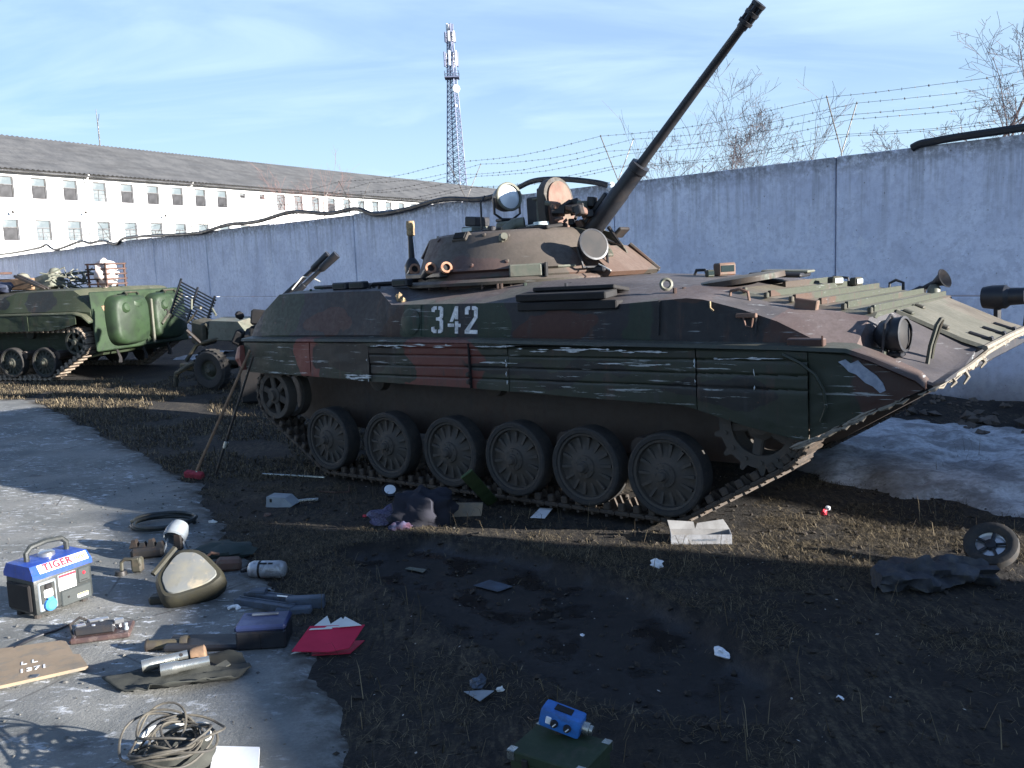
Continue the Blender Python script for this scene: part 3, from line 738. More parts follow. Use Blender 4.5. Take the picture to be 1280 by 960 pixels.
# ---- bare trees
M['bark'] = plain('bark', (0.075, 0.060, 0.064), (0.105, 0.084, 0.086), 5, 0.9)
M['bark_red'] = plain('reddish_twigs', (0.26, 0.15, 0.13), (0.20, 0.12, 0.11), 3, 0.9)
def bare_tree(p, h, label, seed, spread=0.62, r0=0.075, mat='bark', lev=5, lean=(0, 0), nb=(3, 5), low=0.25, name='bare_tree', group=None):
    rnd = random.Random(seed); o = thing(name, label, 'tree', p, 0, group); tr = MB(); cr_ = MB(); lb = MB()
    def grow(a, d, ln, r_, k, mb):
        n = 4 if k < 3 else 3; pts = [a]; dd = d.copy()
        for i in range(n):
            dd = (dd + Vector((rnd.gauss(0, .13), rnd.gauss(0, .13), 0.06 + rnd.gauss(0, .06)))).normalized(); pts.append(pts[-1] + dd * ln / n)
        rr = [max(0.0028, r_ * (1 - 0.55 * i / n)) for i in range(n + 1)]
        mb.tube(pts, rr, 6 if k == 0 else (4 if k < 3 else 3), k < 2)
        if k >= lev: return
        c = rnd.randint(*nb) + (2 if k == 0 else 0) - (1 if k >= 3 else 0)
        for j in range(c):
            u = low + (1 - low) * (j + rnd.random()) / c if k == 0 else 0.3 + 0.7 * (j + rnd.random()) / c
            q = u * n; i = min(int(q), n - 1); s_ = pts[i].lerp(pts[i + 1], q - i)
            ax = (pts[i + 1] - pts[i]).normalized(); a2 = rnd.uniform(0, 2 * pi); ot = ax.orthogonal().normalized()
            side = (Matrix.Rotation(a2, 3, ax) @ ot); an = rnd.uniform(0.45, 1.0) * spread * 1.4
            nd = (ax * cos(an) + side * sin(an) + Vector((0, 0, 0.12))).normalized()
            grow(s_, nd, ln * rnd.uniform(0.44, 0.72) * (1.15 - 0.35 * u), rr[i] * rnd.uniform(0.45, 0.65), k + 1, lb if k == 0 else cr_)
    grow(Vector((0, 0, -0.1)), Vector((lean[0], lean[1], 1)).normalized(), h * 0.72, r0, 0, tr)
    tr.build('trunk', M[mat], o, 60); lb.build('limbs', M[mat], o, 60); cr_.build('crown', M[mat], o, 0, kind='stuff')
    return o
def beyond(px, dist):
    """point on the ground a given distance behind the wall, in the direction of a photo column"""
    d = ray(px, 250); d.z = 0
    t_ = ((WO + WN * dist) - EYE).dot(WN) / d.dot(WN); p = EYE + d * t_; p.z = 0; return p
bare_tree(beyond(945, 4.0), 4.35, 'dense grey bare tree rising behind the wall right of the raised gun barrel', 5, 0.85, 0.05, 'bark', 5, (0.0, 0), (4, 6), 0.4)
bare_tree(beyond(1065, 3.0), 4.0, 'small bare tree with a forked top standing behind the right part of the wall', 12, 0.8, 0.03, 'bark', 4, (0.0, 0), (3, 4), 0.5)
bare_tree(beyond(1285, 3.0), 4.8, 'dark spreading bare tree behind the wall at the right edge', 36, 0.85, 0.075, 'bark', 5, (0.0, 0), (4, 5), 0.35)
bare_tree(beyond(778, 5.0), 4.9, 'thin young bare tree behind the wall between turret and gun barrel', 23, 0.6, 0.02, 'bark', 3, (0.0, 0), (3, 4), 0.5)
for i, (x, d_, h_, sd_) in enumerate(((305, 10, 5.6, 3), (335, 11, 6.2, 8), (372, 12, 6.4, 15), (400, 9, 5.4, 19), (432, 11, 5.6, 27))):
    lab = ('leftmost reddish sapling in the row before the white block', 'tall reddish sapling second from left before the white block', 'middle reddish sapling before the white block', 'short reddish sapling just left of the wall step', 'reddish sapling right of the wall step before the white block')[i]
    bare_tree(beyond(x, d_), h_, lab, sd_, 0.5, 0.04, 'bark_red', 4, (0, 0), (3, 4), 0.15, 'bare_sapling', 'reddish saplings before the white block')
bare_tree(beyond(20, 6), 5.2, 'thin bare sapling behind the far left end of the wall', 51, 0.6, 0.03, 'bark', 4, (0, 0), (3, 4), 0.2, 'bare_sapling')
# ------------------------------------------------------------------ infantry fighting vehicle
WX = [0.0, -0.67, -1.34, -2.037, -2.789, -3.606]; WZ, WR = 0.402, 0.300
def half(b, pts, X):
    """closed loop from half profile points (y,z): near side first"""
    return [Vector((X, -y, z)) for y, z in pts] + [Vector((X, y, z)) for y, z in reversed(pts)]
def belt(circ, pitch):
    """points and tangents along a belt round circles (x,z,r) listed clockwise seen from -Y: bottom run goes to -X"""
    segs = []; n = len(circ)
    tg = []
    for i in range(n):
        (x0, z0, r0), (x1, z1, r1) = circ[i], circ[(i + 1) % n]
        d = Vector((x1 - x0, z1 - z0)); L_ = d.length; d /= L_
        nrm = Vector((-d.y, d.x))                   # outward side of the run
        sn = (r0 - r1) / L_; cs = sqrt(1 - sn * sn)
        nn = nrm * cs + d * sn
        tg.append((Vector((x0, z0)) + nn * r0, Vector((x1, z1)) + nn * r1, nn))
    path = []
    for i in range(n):
        a, b, nn = tg[i]; nx = tg[(i + 1) % n][2]; path += [a, b]
        c = Vector(circ[(i + 1) % n][:2]); r_ = circ[(i + 1) % n][2]
        a0 = atan2(nn.y, nn.x); a1 = atan2(nx.y, nx.x); da = (a1 - a0 + pi) % (2 * pi) - pi
        k = max(1, int(abs(da) * r_ / 0.03))
        for j in range(1, k): path.append(c + Vector((cos(a0 + da * j / k), sin(a0 + da * j / k))) * r_)
    cum = [0]
    for i in range(len(path)): cum.append(cum[-1] + (path[(i + 1) % len(path)] - path[i]).length)
    cnt = round(cum[-1] / pitch); st = cum[-1] / cnt; res = []; i = 0
    for k in range(cnt):
        s = k * st
        while cum[i + 1] < s: i += 1
        a, b = path[i], path[(i + 1) % len(path)]; u = (s - cum[i]) / max(1e-9, cum[i + 1] - cum[i])
        p = a.lerp(b, u); d = (b - a).normalized(); res.append((p, d))
    return res
SPX, SPZ, IDX, IDZ = 0.69, 0.79, -4.40, 0.79
BELT = belt([(0.0, WZ, WR + 0.03), (-3.606, WZ, WR + 0.03), (IDX, IDZ, 0.265), (SPX, SPZ, 0.315)], 0.128)

def wheel_parts():
    """road wheel turned about Y, outer face at y = 0, looking towards -Y"""
    d = MB()
    d.lathe([(0.0, -0.045), (0.045, -0.045), (0.05, -0.03), (0.085, -0.022), (0.09, -0.005), (0.13, 0.012), (0.2, 0.04), (0.232, 0.035), (0.236, 0.0), (0.252, -0.004), (0.252, 0.14), (0.2, 0.13), (0.0, 0.13)], axis='Y', seg=28)
    for k in range(14):
        a = 2 * pi * k / 14; m4 = Matrix.Rotation(a, 3, 'Y')
        d.box(m4 @ Vector((0.158, 0.024, 0)), (0.125, 0.028, 0.022), m4)
    for k in range(8):
        a = 2 * pi * k / 8; d.cyl((0.066 * cos(a), -0.03, 0.066 * sin(a)), (0.066 * cos(a), -0.012, 0.066 * sin(a)), 0.010, seg=6)
    ty = MB(); ty.lathe([(0.251, 0.0), (0.258, -0.014), (0.285, -0.016), (0.297, -0.008), (WR, 0.012), (WR, 0.13), (0.29, 0.142), (0.251, 0.142)], axis='Y', seg=36)
    hb = MB(); hb.lathe([(0.0, -0.075), (0.026, -0.072), (0.034, -0.06), (0.036, -0.044)], axis='Y', seg=12)
    return d, ty, hb
def sprocket_mesh():
    m = MB(); Ro, Ri = 0.285, 0.20
    m.lathe([(Ri, -0.02), (Ro, -0.02), (Ro, 0.02), (Ri, 0.02), (Ri, -0.02)], axis='Y', seg=32)
    m.lathe([(Ri, 0.15), (Ro, 0.15), (Ro, 0.19), (Ri, 0.19), (Ri, 0.15)], axis='Y', seg=32)
    m.lathe([(0.0, -0.03), (0.06, -0.03), (0.10, 0.0), (0.11, 0.2), (0, 0.2)], axis='Y', seg=20)
    for k in range(5):
        a = 2 * pi * k / 5 + .3; q = Matrix.Rotation(a, 3, 'Y'); m.rbox(q @ Vector((0.15, 0.02, 0)), (0.14, 0.05, 0.07), 0.012, q)
    for k in range(14):
        a = 2 * pi * k / 14; q = Matrix.Rotation(a, 3, 'Y')
        for y in (0.0, 0.17): m.prism([(Ro - 0.01, -0.028), (Ro + 0.045, -0.012), (Ro + 0.045, 0.012), (Ro - 0.01, 0.028)], 0.035, q.to_4x4() @ Matrix.Translation((0, y + 0.018, 0)) @ Matrix.Rotation(pi / 2, 4, 'X'))
        m.cyl(q @ Vector((0.245, -0.032, 0)), q @ Vector((0.245, -0.018, 0)), 0.014, seg=6)
    return m
def idler_mesh():
    m = MB()
    m.lathe([(0.185, -0.01), (0.235, -0.01), (0.24, 0.0), (0.24, 0.09), (0.185, 0.09), (0.185, -0.01)], axis='Y', seg=28)
    m.lathe([(0.0, -0.05), (0.045, -0.05), (0.055, -0.02), (0.085, -0.01), (0.09, 0.1), (0, 0.1)], axis='Y', seg=18)
    for k in range(6):
        a = 2 * pi * k / 6 + 0.25; q = Matrix.Rotation(a, 3, 'Y'); m.rbox(q @ Vector((0.135, 0.012, 0)), (0.13, 0.028, 0.066), 0.01, q)
    m.lathe([(0.20, 0.18), (0.24, 0.18), (0.24, 0.27), (0.2, 0.27), (0.2, 0.18)], axis='Y', seg=24)
    return m
def link_mesh():
    """one track link: x along the run, z outwards"""
    m = MB()
    m.rbox((0, 0, 0), (0.112, 0.30, 0.034), 0.008)
    for y in (-0.125, 0.125): m.rbox((0.0, y, -0.045), (0.055, 0.045, 0.06), 0.008)
    for y in (-0.04, 0.04): m.prism([(-0.045, -0.01), (0.045, -0.01), (0.012, -0.085), (-0.012, -0.085)], 0.018, Matrix.Translation((0, y + 0.009, 0)) @ Matrix.Rotation(pi / 2, 4, 'X'))
    m.box((0.0, 0, 0.024), (0.022, 0.29, 0.022)); m.box((-0.04, 0, 0.020), (0.016, 0.26, 0.014))
    return m

def make_running_gear(root, wheel_mat, near, link_mat='track'):
    """wheels, drive sprocket, idler and track on both sides; near = -1 or +1"""
    d, ty, hb = wheel_parts(); first = {}
    sp, idl, lk = sprocket_mesh(), idler_mesh(), link_mesh()
    for sd in (-1, 1):
        rot = 0.0 if sd < 0 else pi
        def put(key, mb, name, mat, loc, parent=root, ry=0.0, smooth=35):
            if key not in first:
                o = mb.build(name, mat, parent, smooth); first[key] = o
            else:
                o = first[key].copy(); COL.objects.link(o); o.parent = parent
            o.location = loc; return o
        for i, x in enumerate(WX):
            o = put('w', d, 'road_wheel', M[wheel_mat], (x, sd * 1.45, WZ)); o.rotation_euler = (0, 0.37 * i + (1 if sd > 0 else 0), rot)
            put('t', ty, 'tyre', M['rubber'], (0, 0, 0), o); put('h', hb, 'hub_cap', M[wheel_mat], (0, 0, 0), o)
        o = put('s', sp, 'drive_sprocket', M[wheel_mat], (SPX, sd * 1.40, SPZ)); o.rotation_euler = (0, 0.2, rot)
        o = put('i', idl, 'idler_wheel', M[wheel_mat], (IDX, sd * 1.43, IDZ)); o.rotation_euler = (0, 0.1, rot)
        for k, x in enumerate((-0.25, -1.7, -3.1)):
            m = MB(); m.lathe([(0.0, -0.02), (0.05, -0.02), (0.10, 0.0), (0.105, 0.08), (0, 0.08)], axis='Y', seg=16)
            o = put('r', m, 'return_roller', M[wheel_mat], (x, sd * 1.24, 0.955)); o.rotation_euler = (0, 0, rot)
        for i, x in enumerate(WX):
            m = MB(); m.tube([(0, 0, 0), (-0.30, 0, 0.14)], [0.06, 0.075], 8); m.cyl((-0.30, -0.12, 0.14), (-0.30, 0.22, 0.14), 0.085, seg=10)
            o = put('a', m, 'swing_arm', M['mudhull'], (x + 0.02, sd * 1.18, WZ)); o.rotation_euler = (0, 0, rot)
            if sd > 0: o.location.x -= 0.0; o.rotation_euler = (0, 0, 0)
        # track: pins as the parent, a link object each
        pm = MB()
        for p, dd in BELT: pm.cyl((p.x + dd.x * .064, -0.152, p.y + dd.y * .064), (p.x + dd.x * .064, 0.152, p.y + dd.y * .064), 0.013, seg=5)
        tr = put('p', pm, 'track', M['track'], (0, sd * 1.295, 0))
        for k, (p, dd) in enumerate(BELT):
            o = put('l', lk, 'track_link', M[link_mat], (p.x, 0, p.y), tr)
            out = Vector((dd.y, -dd.x)) * -1.0
            c = Vector((-0.9 - p.x, 0.6 - p.y))
            if out.dot(c) > 0: out = -out
            q = Matrix((Vector((dd.x, 0, dd.y)), Vector((0, 1, 0)) if True else None, Vector((out.x, 0, out.y)))).transposed()
            if q.determinant() < 0: q = Matrix((Vector((-dd.x, 0, -dd.y)), Vector((0, 1, 0)), Vector((out.x, 0, out.y)))).transposed()
            o.rotation_euler = q.to_euler()

UP = [  # X, bottom z, (y5,z5), (y6,z6), (y7,z7), (y7b,z7b), z8
    (-4.78, 1.20, (1.38, 1.36), (1.33, 1.46), (1.10, 1.49), (0.6, 1.50), 1.50),
    (-4.62, 1.22, (1.41, 1.38), (1.31, 1.62), (1.08, 1.65), (0.6, 1.66), 1.66),
    (-4.36, 1.25, (1.42, 1.39), (1.30, 1.785), (1.06, 1.81), (0.6, 1.82), 1.82),
    (-3.6, 1.25, (1.43, 1.39), (1.29, 1.785), (1.02, 1.815), (0.6, 1.825), 1.83),
    (-2.92, 1.25, (1.43, 1.39), (1.29, 1.775), (0.98, 1.81), (0.6, 1.825), 1.83),
    (-2.66, 1.25, (1.435, 1.39), (1.405, 1.650), (0.96, 1.80), (0.6, 1.82), 1.83),
    (-1.32, 1.25, (1.435, 1.37), (1.405, 1.635), (0.95, 1.775), (0.6, 1.80), 1.81),
    (-0.35, 1.25, (1.435, 1.36), (1.40, 1.600), (0.95, 1.72), (0.6, 1.74), 1.75),
    (0.18, 1.25, (1.43, 1.34), (1.395, 1.628), (0.98, 1.655), (0.6, 1.69), 1.70),
    (0.30, 1.25, (1.43, 1.33), (1.39, 1.615), (1.02, 1.640), (0.6, 1.66), 1.67),
    (0.57, 1.25, (1.43, 1.31), (1.395, 1.545), (1.03, 1.57), (0.6, 1.585), 1.59),
    (0.81, 1.25, (1.43, 1.29), (1.40, 1.465), (1.04, 1.53), (0.6, 1.54), 1.545),
    (1.06, 1.20, (1.43, 1.26), (1.41, 1.345), (1.05, 1.495), (0.6, 1.50), 1.505),
    (1.10, 0.78, (1.42, 1.24), (1.41, 1.325), (1.05, 1.485), (0.6, 1.495), 1.50),
    (1.27, 0.86, (1.42, 1.21), (1.41, 1.24), (1.04, 1.455), (0.62, 1.465), 1.47),
    (1.32, 0.885, (1.42, 1.19), (1.41, 1.215), (1.02, 1.25), (0.62, 1.44), 1.45),
    (1.52, 0.97, (1.42, 1.15), (1.41, 1.17), (0.95, 1.19), (0.58, 1.335), 1.345),
    (1.73, 1.06, (1.41, 1.085), (1.40, 1.10), (0.90, 1.13), (0.53, 1.245), 1.255),
    (1.79, 1.10, (1.38, 1.105), (1.37, 1.115), (0.90, 1.14), (0.53, 1.225), 1.235)]
def make_hull(root, mat_up, mat_low):
    m = MB(); L_ = []
    for X, zb, a, b, c, c2, z8 in UP: L_.append(half(0, [(0.02, zb), (a[0] - 0.04, zb), a, b, c, c2, (0.02, z8)], X))
    m.loft(L_); m.build('hull', M[mat_up], root, 28)
    m = MB(); L_ = []
    for X, zb, w, zt in ((-4.72, 0.75, 0.95, 1.28), (-4.60, 0.50, 0.97, 1.28), (-4.2, 0.43, 0.98, 1.28), (0.45, 0.42, 0.98, 1.28), (1.08, 0.66, 0.98, 1.28), (1.60, 0.98, 0.95, 1.10)):
        L_.append([Vector((X, -w, zb)), Vector((X, -w, zt)), Vector((X, w, zt)), Vector((X, w, zb))])
    m.loft(L_); m.build('lower_hull', M[mat_low], root, 0)

def skirt_profile(z, zt, zb):
    """outward bulge of the pressed skirt at height z"""
    g = 0.0
    for c in (1.225, 1.135, 1.045): g -= 0.013 * math.exp(-((z - c) / 0.0065) ** 2)
    g += 0.012 * sst(1.285, 1.30, z)
    return g
def skirt_panel(root, X0, X1, zt, zbf, mat, seed, y0=1.525, groove=True, side=-1, yend=None):
    nx = max(5, int((X1 - X0) / 0.06)); zs = []
    vs = []; fs = []; rows = 64
    for i in range(nx + 1):
        X = X0 + (X1 - X0) * i / nx; zb = zbf(X); ztx = zt(X) if callable(zt) else zt
        for j in range(rows + 1):
            z = ztx + (zb - ztx) * j / rows
            d = 0.013 * fbm(X, z * 1.2, seed, 2.2, 3) + 0.004 * fbm(X, z, seed + 9, 9, 2)
            if groove: d += skirt_profile(z, ztx, zb)
            yy = y0 if yend is None else y0 + (yend - y0) * sst(0, 1, i / nx)
            vs.append((X, side * (yy + d), z))
    def I(i, j): return i * (rows + 1) + j
    for i in range(nx):
        for j in range(rows): fs.append((I(i, j), I(i, j + 1), I(i + 1, j + 1), I(i + 1, j)))
    n = len(vs); vs += [(x, y - side * 0.014, z) for x, y, z in vs]
    fs += [tuple(n + k for k in reversed(f)) for f in fs]
    rim = [I(0, j) for j in range(rows + 1)] + [I(i, rows) for i in range(1, nx + 1)] + [I(nx, j) for j in range(rows - 1, -1, -1)] + [I(i, 0) for i in range(nx - 1, 0, -1)]
    for a, b in zip(rim, rim[1:] + rim[:1]): fs.append((a, b, b + n, a + n))
    m = MB(); m.add(vs, fs); return m.build('skirt_panel', M[mat], root, 50)

def lerp_pts(pts):
    def f(x):
        if x <= pts[0][0]: return pts[0][1]
        for (a, b), (c, d) in zip(pts[:-1], pts[1:]):
            if x <= c: return b + (d - b) * (x - a) / (c - a)
        return pts[-1][1]
    return f

bmp = thing('infantry_fighting_vehicle', 'tracked camouflaged fighting vehicle with number 342 and raised gun barrel', 'armoured vehicle', mat=VM)
make_running_gear(bmp, 'wheel', -1)
make_hull(bmp, 'hull', 'mudhull')
# fenders
for sd in (-1, 1):
    m = MB(); L_ = []
    for X, z, y in ((-4.74, 1.372, 1.535), (-3.0, 1.368, 1.54), (-1.7, 1.362, 1.54), (0.3, 1.335, 1.54), (0.9, 1.325, 1.535), (1.28, 1.312, 1.53), (1.42, 1.262, 1.52), (1.66, 1.150, 1.49), (1.70, 1.105, 1.46)):
        o1 = [(1.36, z - 0.03), (y - 0.02, z - 0.045), (y, z - 0.03), (y - 0.012, z - 0.006), (1.36, z + 0.012)]
        L_.append([Vector((X, sd * a, b)) for a, b in o1])
    m.loft(L_); m.build('fender', M['skirt'], bmp, 40)
    seams = [(-4.70, -3.685, 1.325, 'skirt'), (-3.675, -2.875, 1.33, 'skirt'), (-2.865, -1.685, 1.325, 'skirt'), (-1.672, -1.294, 1.325, 'skirt'), (-1.288, 0.300, 1.30, 'skirt')]
    botm = lerp_pts([(-4.75, 1.03), (-3.7, 1.012), (-2.8, 0.985), (-1.7, 0.968), (0.2, 0.915), (0.36, 0.88), (0.667, 0.80), (1.0, 0.735), (1.06, 0.745), (1.2, 0.86), (1.70, 1.085)])
    for k, (a, b, zt, mt) in enumerate(seams): skirt_panel(bmp, a, b, zt, botm, mt, k + (20 if sd > 0 else 0), side=sd, groove=(k > 1))
    skirt_panel(bmp, 0.308, 1.05, lerp_pts([(0.3, 1.295), (0.9, 1.288), (1.02, 1.28)]), botm, 'skirt', 6 + sd, side=sd, y0=1.535)
    skirt_panel(bmp, 1.052, 1.69, lerp_pts([(1.05, 1.278), (1.3, 1.268), (1.66, 1.105), (1.69, 1.09)]), lerp_pts([(1.05, 0.742), (1.69, 1.065)]), 'skirt', 11 + sd, side=sd, y0=1.512, groove=False, yend=1.44)
    # curved bead where the front guard begins
    m = MB(); m.tube([(0.90, sd * 1.545, 1.268), (1.01, sd * 1.548, 1.22), (1.10, sd * 1.545, 1.15), (1.15, sd * 1.54, 1.06), (1.165, sd * 1.54, 0.95), (1.13, sd * 1.535, 0.86)], 0.010, 5); m.build('bead', M['skirt'], bmp)
# red mudflap at the rear end
m = MB(); m.loft([[Vector((-4.72, y, z)) for y, z in ((-1.56, 1.30), (-1.58, 1.17), (-1.55, 1.05), (-1.50, 1.05), (-1.50, 1.30))], [Vector((-4.86, y, z)) for y, z in ((-1.50, 1.27), (-1.54, 1.16), (-1.50, 1.09), (-1.45, 1.09), (-1.45, 1.27))]]); m.build('mudflap', M['redflap'], bmp, 30, label='dull red mudflap at the rear end of the skirt')
# bright rim of dried mud and torn rubber under the bow edge
M['drymud'] = plain('dried_mud', (0.21, 0.185, 0.15), (0.15, 0.13, 0.105), 20, 0.9)
rnd = random.Random(4); m = MB()
def bowpt(u):
    pts = [(0.97, -1.545, 0.70), (1.20, -1.53, 0.815), (1.45, -1.49, 0.95), (1.74, -1.41, 1.075), (1.80, -0.9, 1.125), (1.81, -0.3, 1.17), (1.81, 0.5, 1.19), (1.81, 1.4, 1.19)]
    q = u * (len(pts) - 1); i = min(int(q), len(pts) - 2); return Vector(pts[i]).lerp(Vector(pts[i + 1]), q - i)
for k in range(70):
    u = rnd.random() ** 1.3; p = bowpt(u) + Vector((rnd.uniform(-.008, .015), -0.012, rnd.uniform(-.02, .008)))
    d = (bowpt(min(1, u + .01)) - bowpt(max(0, u - .01))).normalized(); ln = rnd.choice((0.025, 0.04, 0.06, 0.09))
    a = p - d * ln; b = p + d * ln; hgt = rnd.uniform(0.004, 0.015); m.tube([a, p + Vector((0, 0, rnd.uniform(-.012, .004))), b], [0.003, hgt, 0.003], 5)
m.build('dried_mud', M['drymud'], bmp, 0, kind='stuff')
m = MB(); m.tube([bowpt(0.44), bowpt(0.57), bowpt(0.71), bowpt(0.86), bowpt(1)], 0.016, 6); m.build('bow_rail', M['drymud'], bmp)
for u, l_ in ((0.50, 0.05), (0.56, 0.08), (0.66, 0.06)):
    p = bowpt(u); m = MB(); m.tube([p, p + Vector((0.03, -0.02, -l_ * 0.5)), p + Vector((0.01, -0.05, -l_))], [0.016, 0.012, 0.006], 5); m.build('rubber_scrap', M['drymud'], bmp)

# glacis: engine cover ribs, blocks at their ends, trim vane, headlights and hoops
zg = lerp_pts([(0.30, 1.655), (0.57, 1.585), (0.81, 1.542), (1.06, 1.503), (1.27, 1.468)])
m = MB(); L_ = []
for X in (0.31, 0.57, 0.81, 1.06, 1.285):
    z = zg(X) + 0.006; L_.append([Vector((X, -0.98, z - 0.022)), Vector((X, -0.93, z + 0.006)), Vector((X, 1.0, z + 0.012)), Vector((X, 1.05, z - 0.012)), Vector((X, 1.0, z - 0.03)), Vector((X, -0.93, z - 0.034))])
m.loft(L_); m.build('engine_cover', M['glacis'], bmp, 20)
for k, X in enumerate((0.40, 0.557, 0.732, 0.907, 1.081, 1.248)):
    z = zg(X) + 0.012; m = MB()
    m.prism([(-0.035, 0), (0.012, 0), (0.012, 0.042), (-0.006, 0.042)], 1.86 if k else 1.2, Matrix.Translation((X, 0.96, z)) @ Matrix.Rotation(pi / 2, 4, 'X'))
    m.build('rib', M['glacis'], bmp, 0)
    m = MB(); m.rbox((X, -0.95, z + 0.012), (0.03, 0.035, 0.04), 0.006); m.build('rib_end', M['olive'], bmp, 30)
m = MB(); m.rbox((0.87, -1.04, 1.545), (0.15, 0.05, 0.075), 0.006, (0, 0.16, 0)); m.build('block', M['rustplate'], bmp, 30, label='reddish brown block beside the cover ribs')
m = MB(); m.tube([(0.35, -1.08, 1.60), (0.355, -1.08, 1.655), (0.42, -1.08, 1.665), (0.48, -1.08, 1.645), (0.49, -1.08, 1.58)], 0.011, 6); m.build('grab_handle', M['rustplate'], bmp)
m = MB(); L_ = []
for X, z in ((1.30, 1.462), (1.52, 1.358), (1.70, 1.272), (1.83, 1.225)): L_.append([Vector((X, -0.57, z - 0.012)), Vector((X, -0.55, z + 0.012)), Vector((X, 0.85, z + 0.018)), Vector((X, 0.87, z - 0.012))])
m.loft(L_); m.build('trim_vane', M['glacis'], bmp, 20)
m = MB(); m.tube([(1.845, -0.6, 1.222), (1.845, 0.2, 1.232), (1.845, 1.2, 1.235)], 0.018, 6); m.build('vane_edge', M['drymud'], bmp)
for y in (-0.30, 0.12, 0.5): 
    m = MB(); m.rbox((1.76, y, 1.268), (0.16, 0.03, 0.03), 0.008, (0, 0.35, 0)); m.cyl((1.82, y - 0.03, 1.255), (1.82, y + 0.03, 1.255), 0.016, seg=8); m.build('vane_hinge', M['gun_black'], bmp)
for x, y in ((1.36, -0.50), (1.58, -0.50), (1.33, -0.1)):
    m = MB(); m.rbox((x, y, lerp_pts([(1.3, 1.46), (1.52, 1.36), (1.83, 1.23)])(x) + 0.015), (0.07, 0.06, 0.035), 0.008, (0, 0.4, 0)); m.build('latch', M['olive'], bmp)
def headlight(x, y, zb, mirror=1):
    o = None; m = MB(); ax = Vector((1, -0.12 * mirror, 0.05)).normalized()
    c = Vector((x + 0.03, y, zb + 0.125))
    m.lathe([(0.0, -0.15), (0.05, -0.14), (0.09, -0.10), (0.105, -0.03), (0.108, 0.02), (0.112, 0.022), (0.112, 0.04), (0.096, 0.042)], c, ax, 20)
    m.tube([(x, y, zb - 0.02), (x, y, zb + 0.05)], 0.03, 8); m.rbox((x, y, zb), (0.12, 0.09, 0.03), 0.008)
    o = m.build('headlight', M['gun_black'], bmp)
    m = MB(); m.lathe([(0.0, 0.046), (0.06, 0.042), (0.096, 0.030)], c, ax, 20); m.build('lens', M['lens_dusty'], o)
    m = MB(); m.tube([(x - 0.04, y - 0.11, zb), (x - 0.02, y - 0.115, zb + 0.2), (x - 0.02, y, zb + 0.245), (x - 0.02, y + 0.115, zb + 0.2), (x - 0.04, y + 0.11, zb)], 0.009, 6); m.build('guard', M['gun_black'], o)
headlight(1.42, -1.05, 1.225); 
m = MB(); m.tube([(1.60, -1.0, 1.15), (1.615, -0.985, 1.27), (1.65, -0.975, 1.40), (1.668, -0.955, 1.435), (1.672, -0.925, 1.435), (1.655, -0.90, 1.40), (1.61, -0.88, 1.27), (1.59, -0.87, 1.15)], 0.013, 7); m.build('guard_hoop', M['olive'], bmp)
m = MB(); m.rbox((1.33, -1.12, 1.235), (0.13, 0.10, 0.07), 0.01, (0, 0.15, 0.1)); m.build('bracket', M['olive'], bmp)
# far side lamp, horn and hoops
m = MB(); m.lathe([(0.0, -0.17), (0.085, -0.165), (0.095, -0.1), (0.095, 0.0), (0.07, 0.03), (0.065, 0.14), (0.0, 0.14)], (1.66, 1.12, 1.46), (1, -0.1, 0.02), 18); m.tube([(1.6, 1.12, 1.2), (1.6, 1.12, 1.42)], 0.03, 6); m.build('headlight', M['gun_black'], bmp)
m = MB(); m.tube([(1.80, 1.05, 1.2), (1.83, 1.05, 1.52), (1.86, 1.12, 1.55), (1.85, 1.2, 1.5), (1.81, 1.22, 1.2)], 0.014, 6); m.build('guard_hoop', M['gun_black'], bmp)
m = MB(); m.lathe([(0.0, -0.24), (0.035, -0.23), (0.035, -0.10), (0.022, -0.08), (0.026, 0.02), (0.055, 0.09), (0.085, 0.12), (0.08, 0.125), (0.02, 0.05)], (1.10, 1.18, 1.575), (0.92, -0.25, 0.42), 16); m.tube([(1.02, 1.18, 1.46), (1.05, 1.18, 1.56)], 0.02, 6); m.build('horn', M['gun_black'], bmp)
m = MB(); m.lathe([(0.0, 0.0), (0.05, 0.0), (0.05, 0.05), (0.03, 0.08), (0, 0.08)], (1.13, 1.12, 1.495), 'Z', 12); m.build('filler_cap', M['greygreen'], bmp)
m = MB(); m.tube([(0.78, 1.12, 1.52), (0.78, 1.12, 1.60), (0.83, 1.12, 1.625), (0.89, 1.12, 1.60), (0.89, 1.12, 1.50)], 0.013, 6); m.build('grab_handle', M['gun_black'], bmp)
m = MB(); m.tube([(0.30, 1.1, 1.63), (0.31, 1.1, 1.675), (0.44, 1.1, 1.66), (0.45, 1.1, 1.58)], 0.012, 6); m.build('grab_handle', M['gun_black'], bmp)
# small fittings on hull side and fender
m = MB(); m.rbox((1.02, -1.46, 1.335), (0.23, 0.06, 0.055), 0.008); m.tube([(1.13, -1.49, 1.31), (1.13, -1.49, 1.38)], 0.006, 5); m.build('bracket', M['hull'], bmp)
m = MB(); m.rbox((0.62, -1.425, 1.505), (0.14, 0.03, 0.03), 0.006); m.tube([(0.60, -1.435, 1.50), (0.62, -1.44, 1.44), (0.66, -1.44, 1.43), (0.67, -1.435, 1.50)], 0.006, 5); m.build('tow_clip', M['rustplate'], bmp)
m = MB(); m.tube([(0.36, -1.41, 1.60), (0.37, -1.43, 1.56), (0.39, -1.425, 1.54)], 0.007, 5); m.build('loose_strip', M['tan'], bmp)
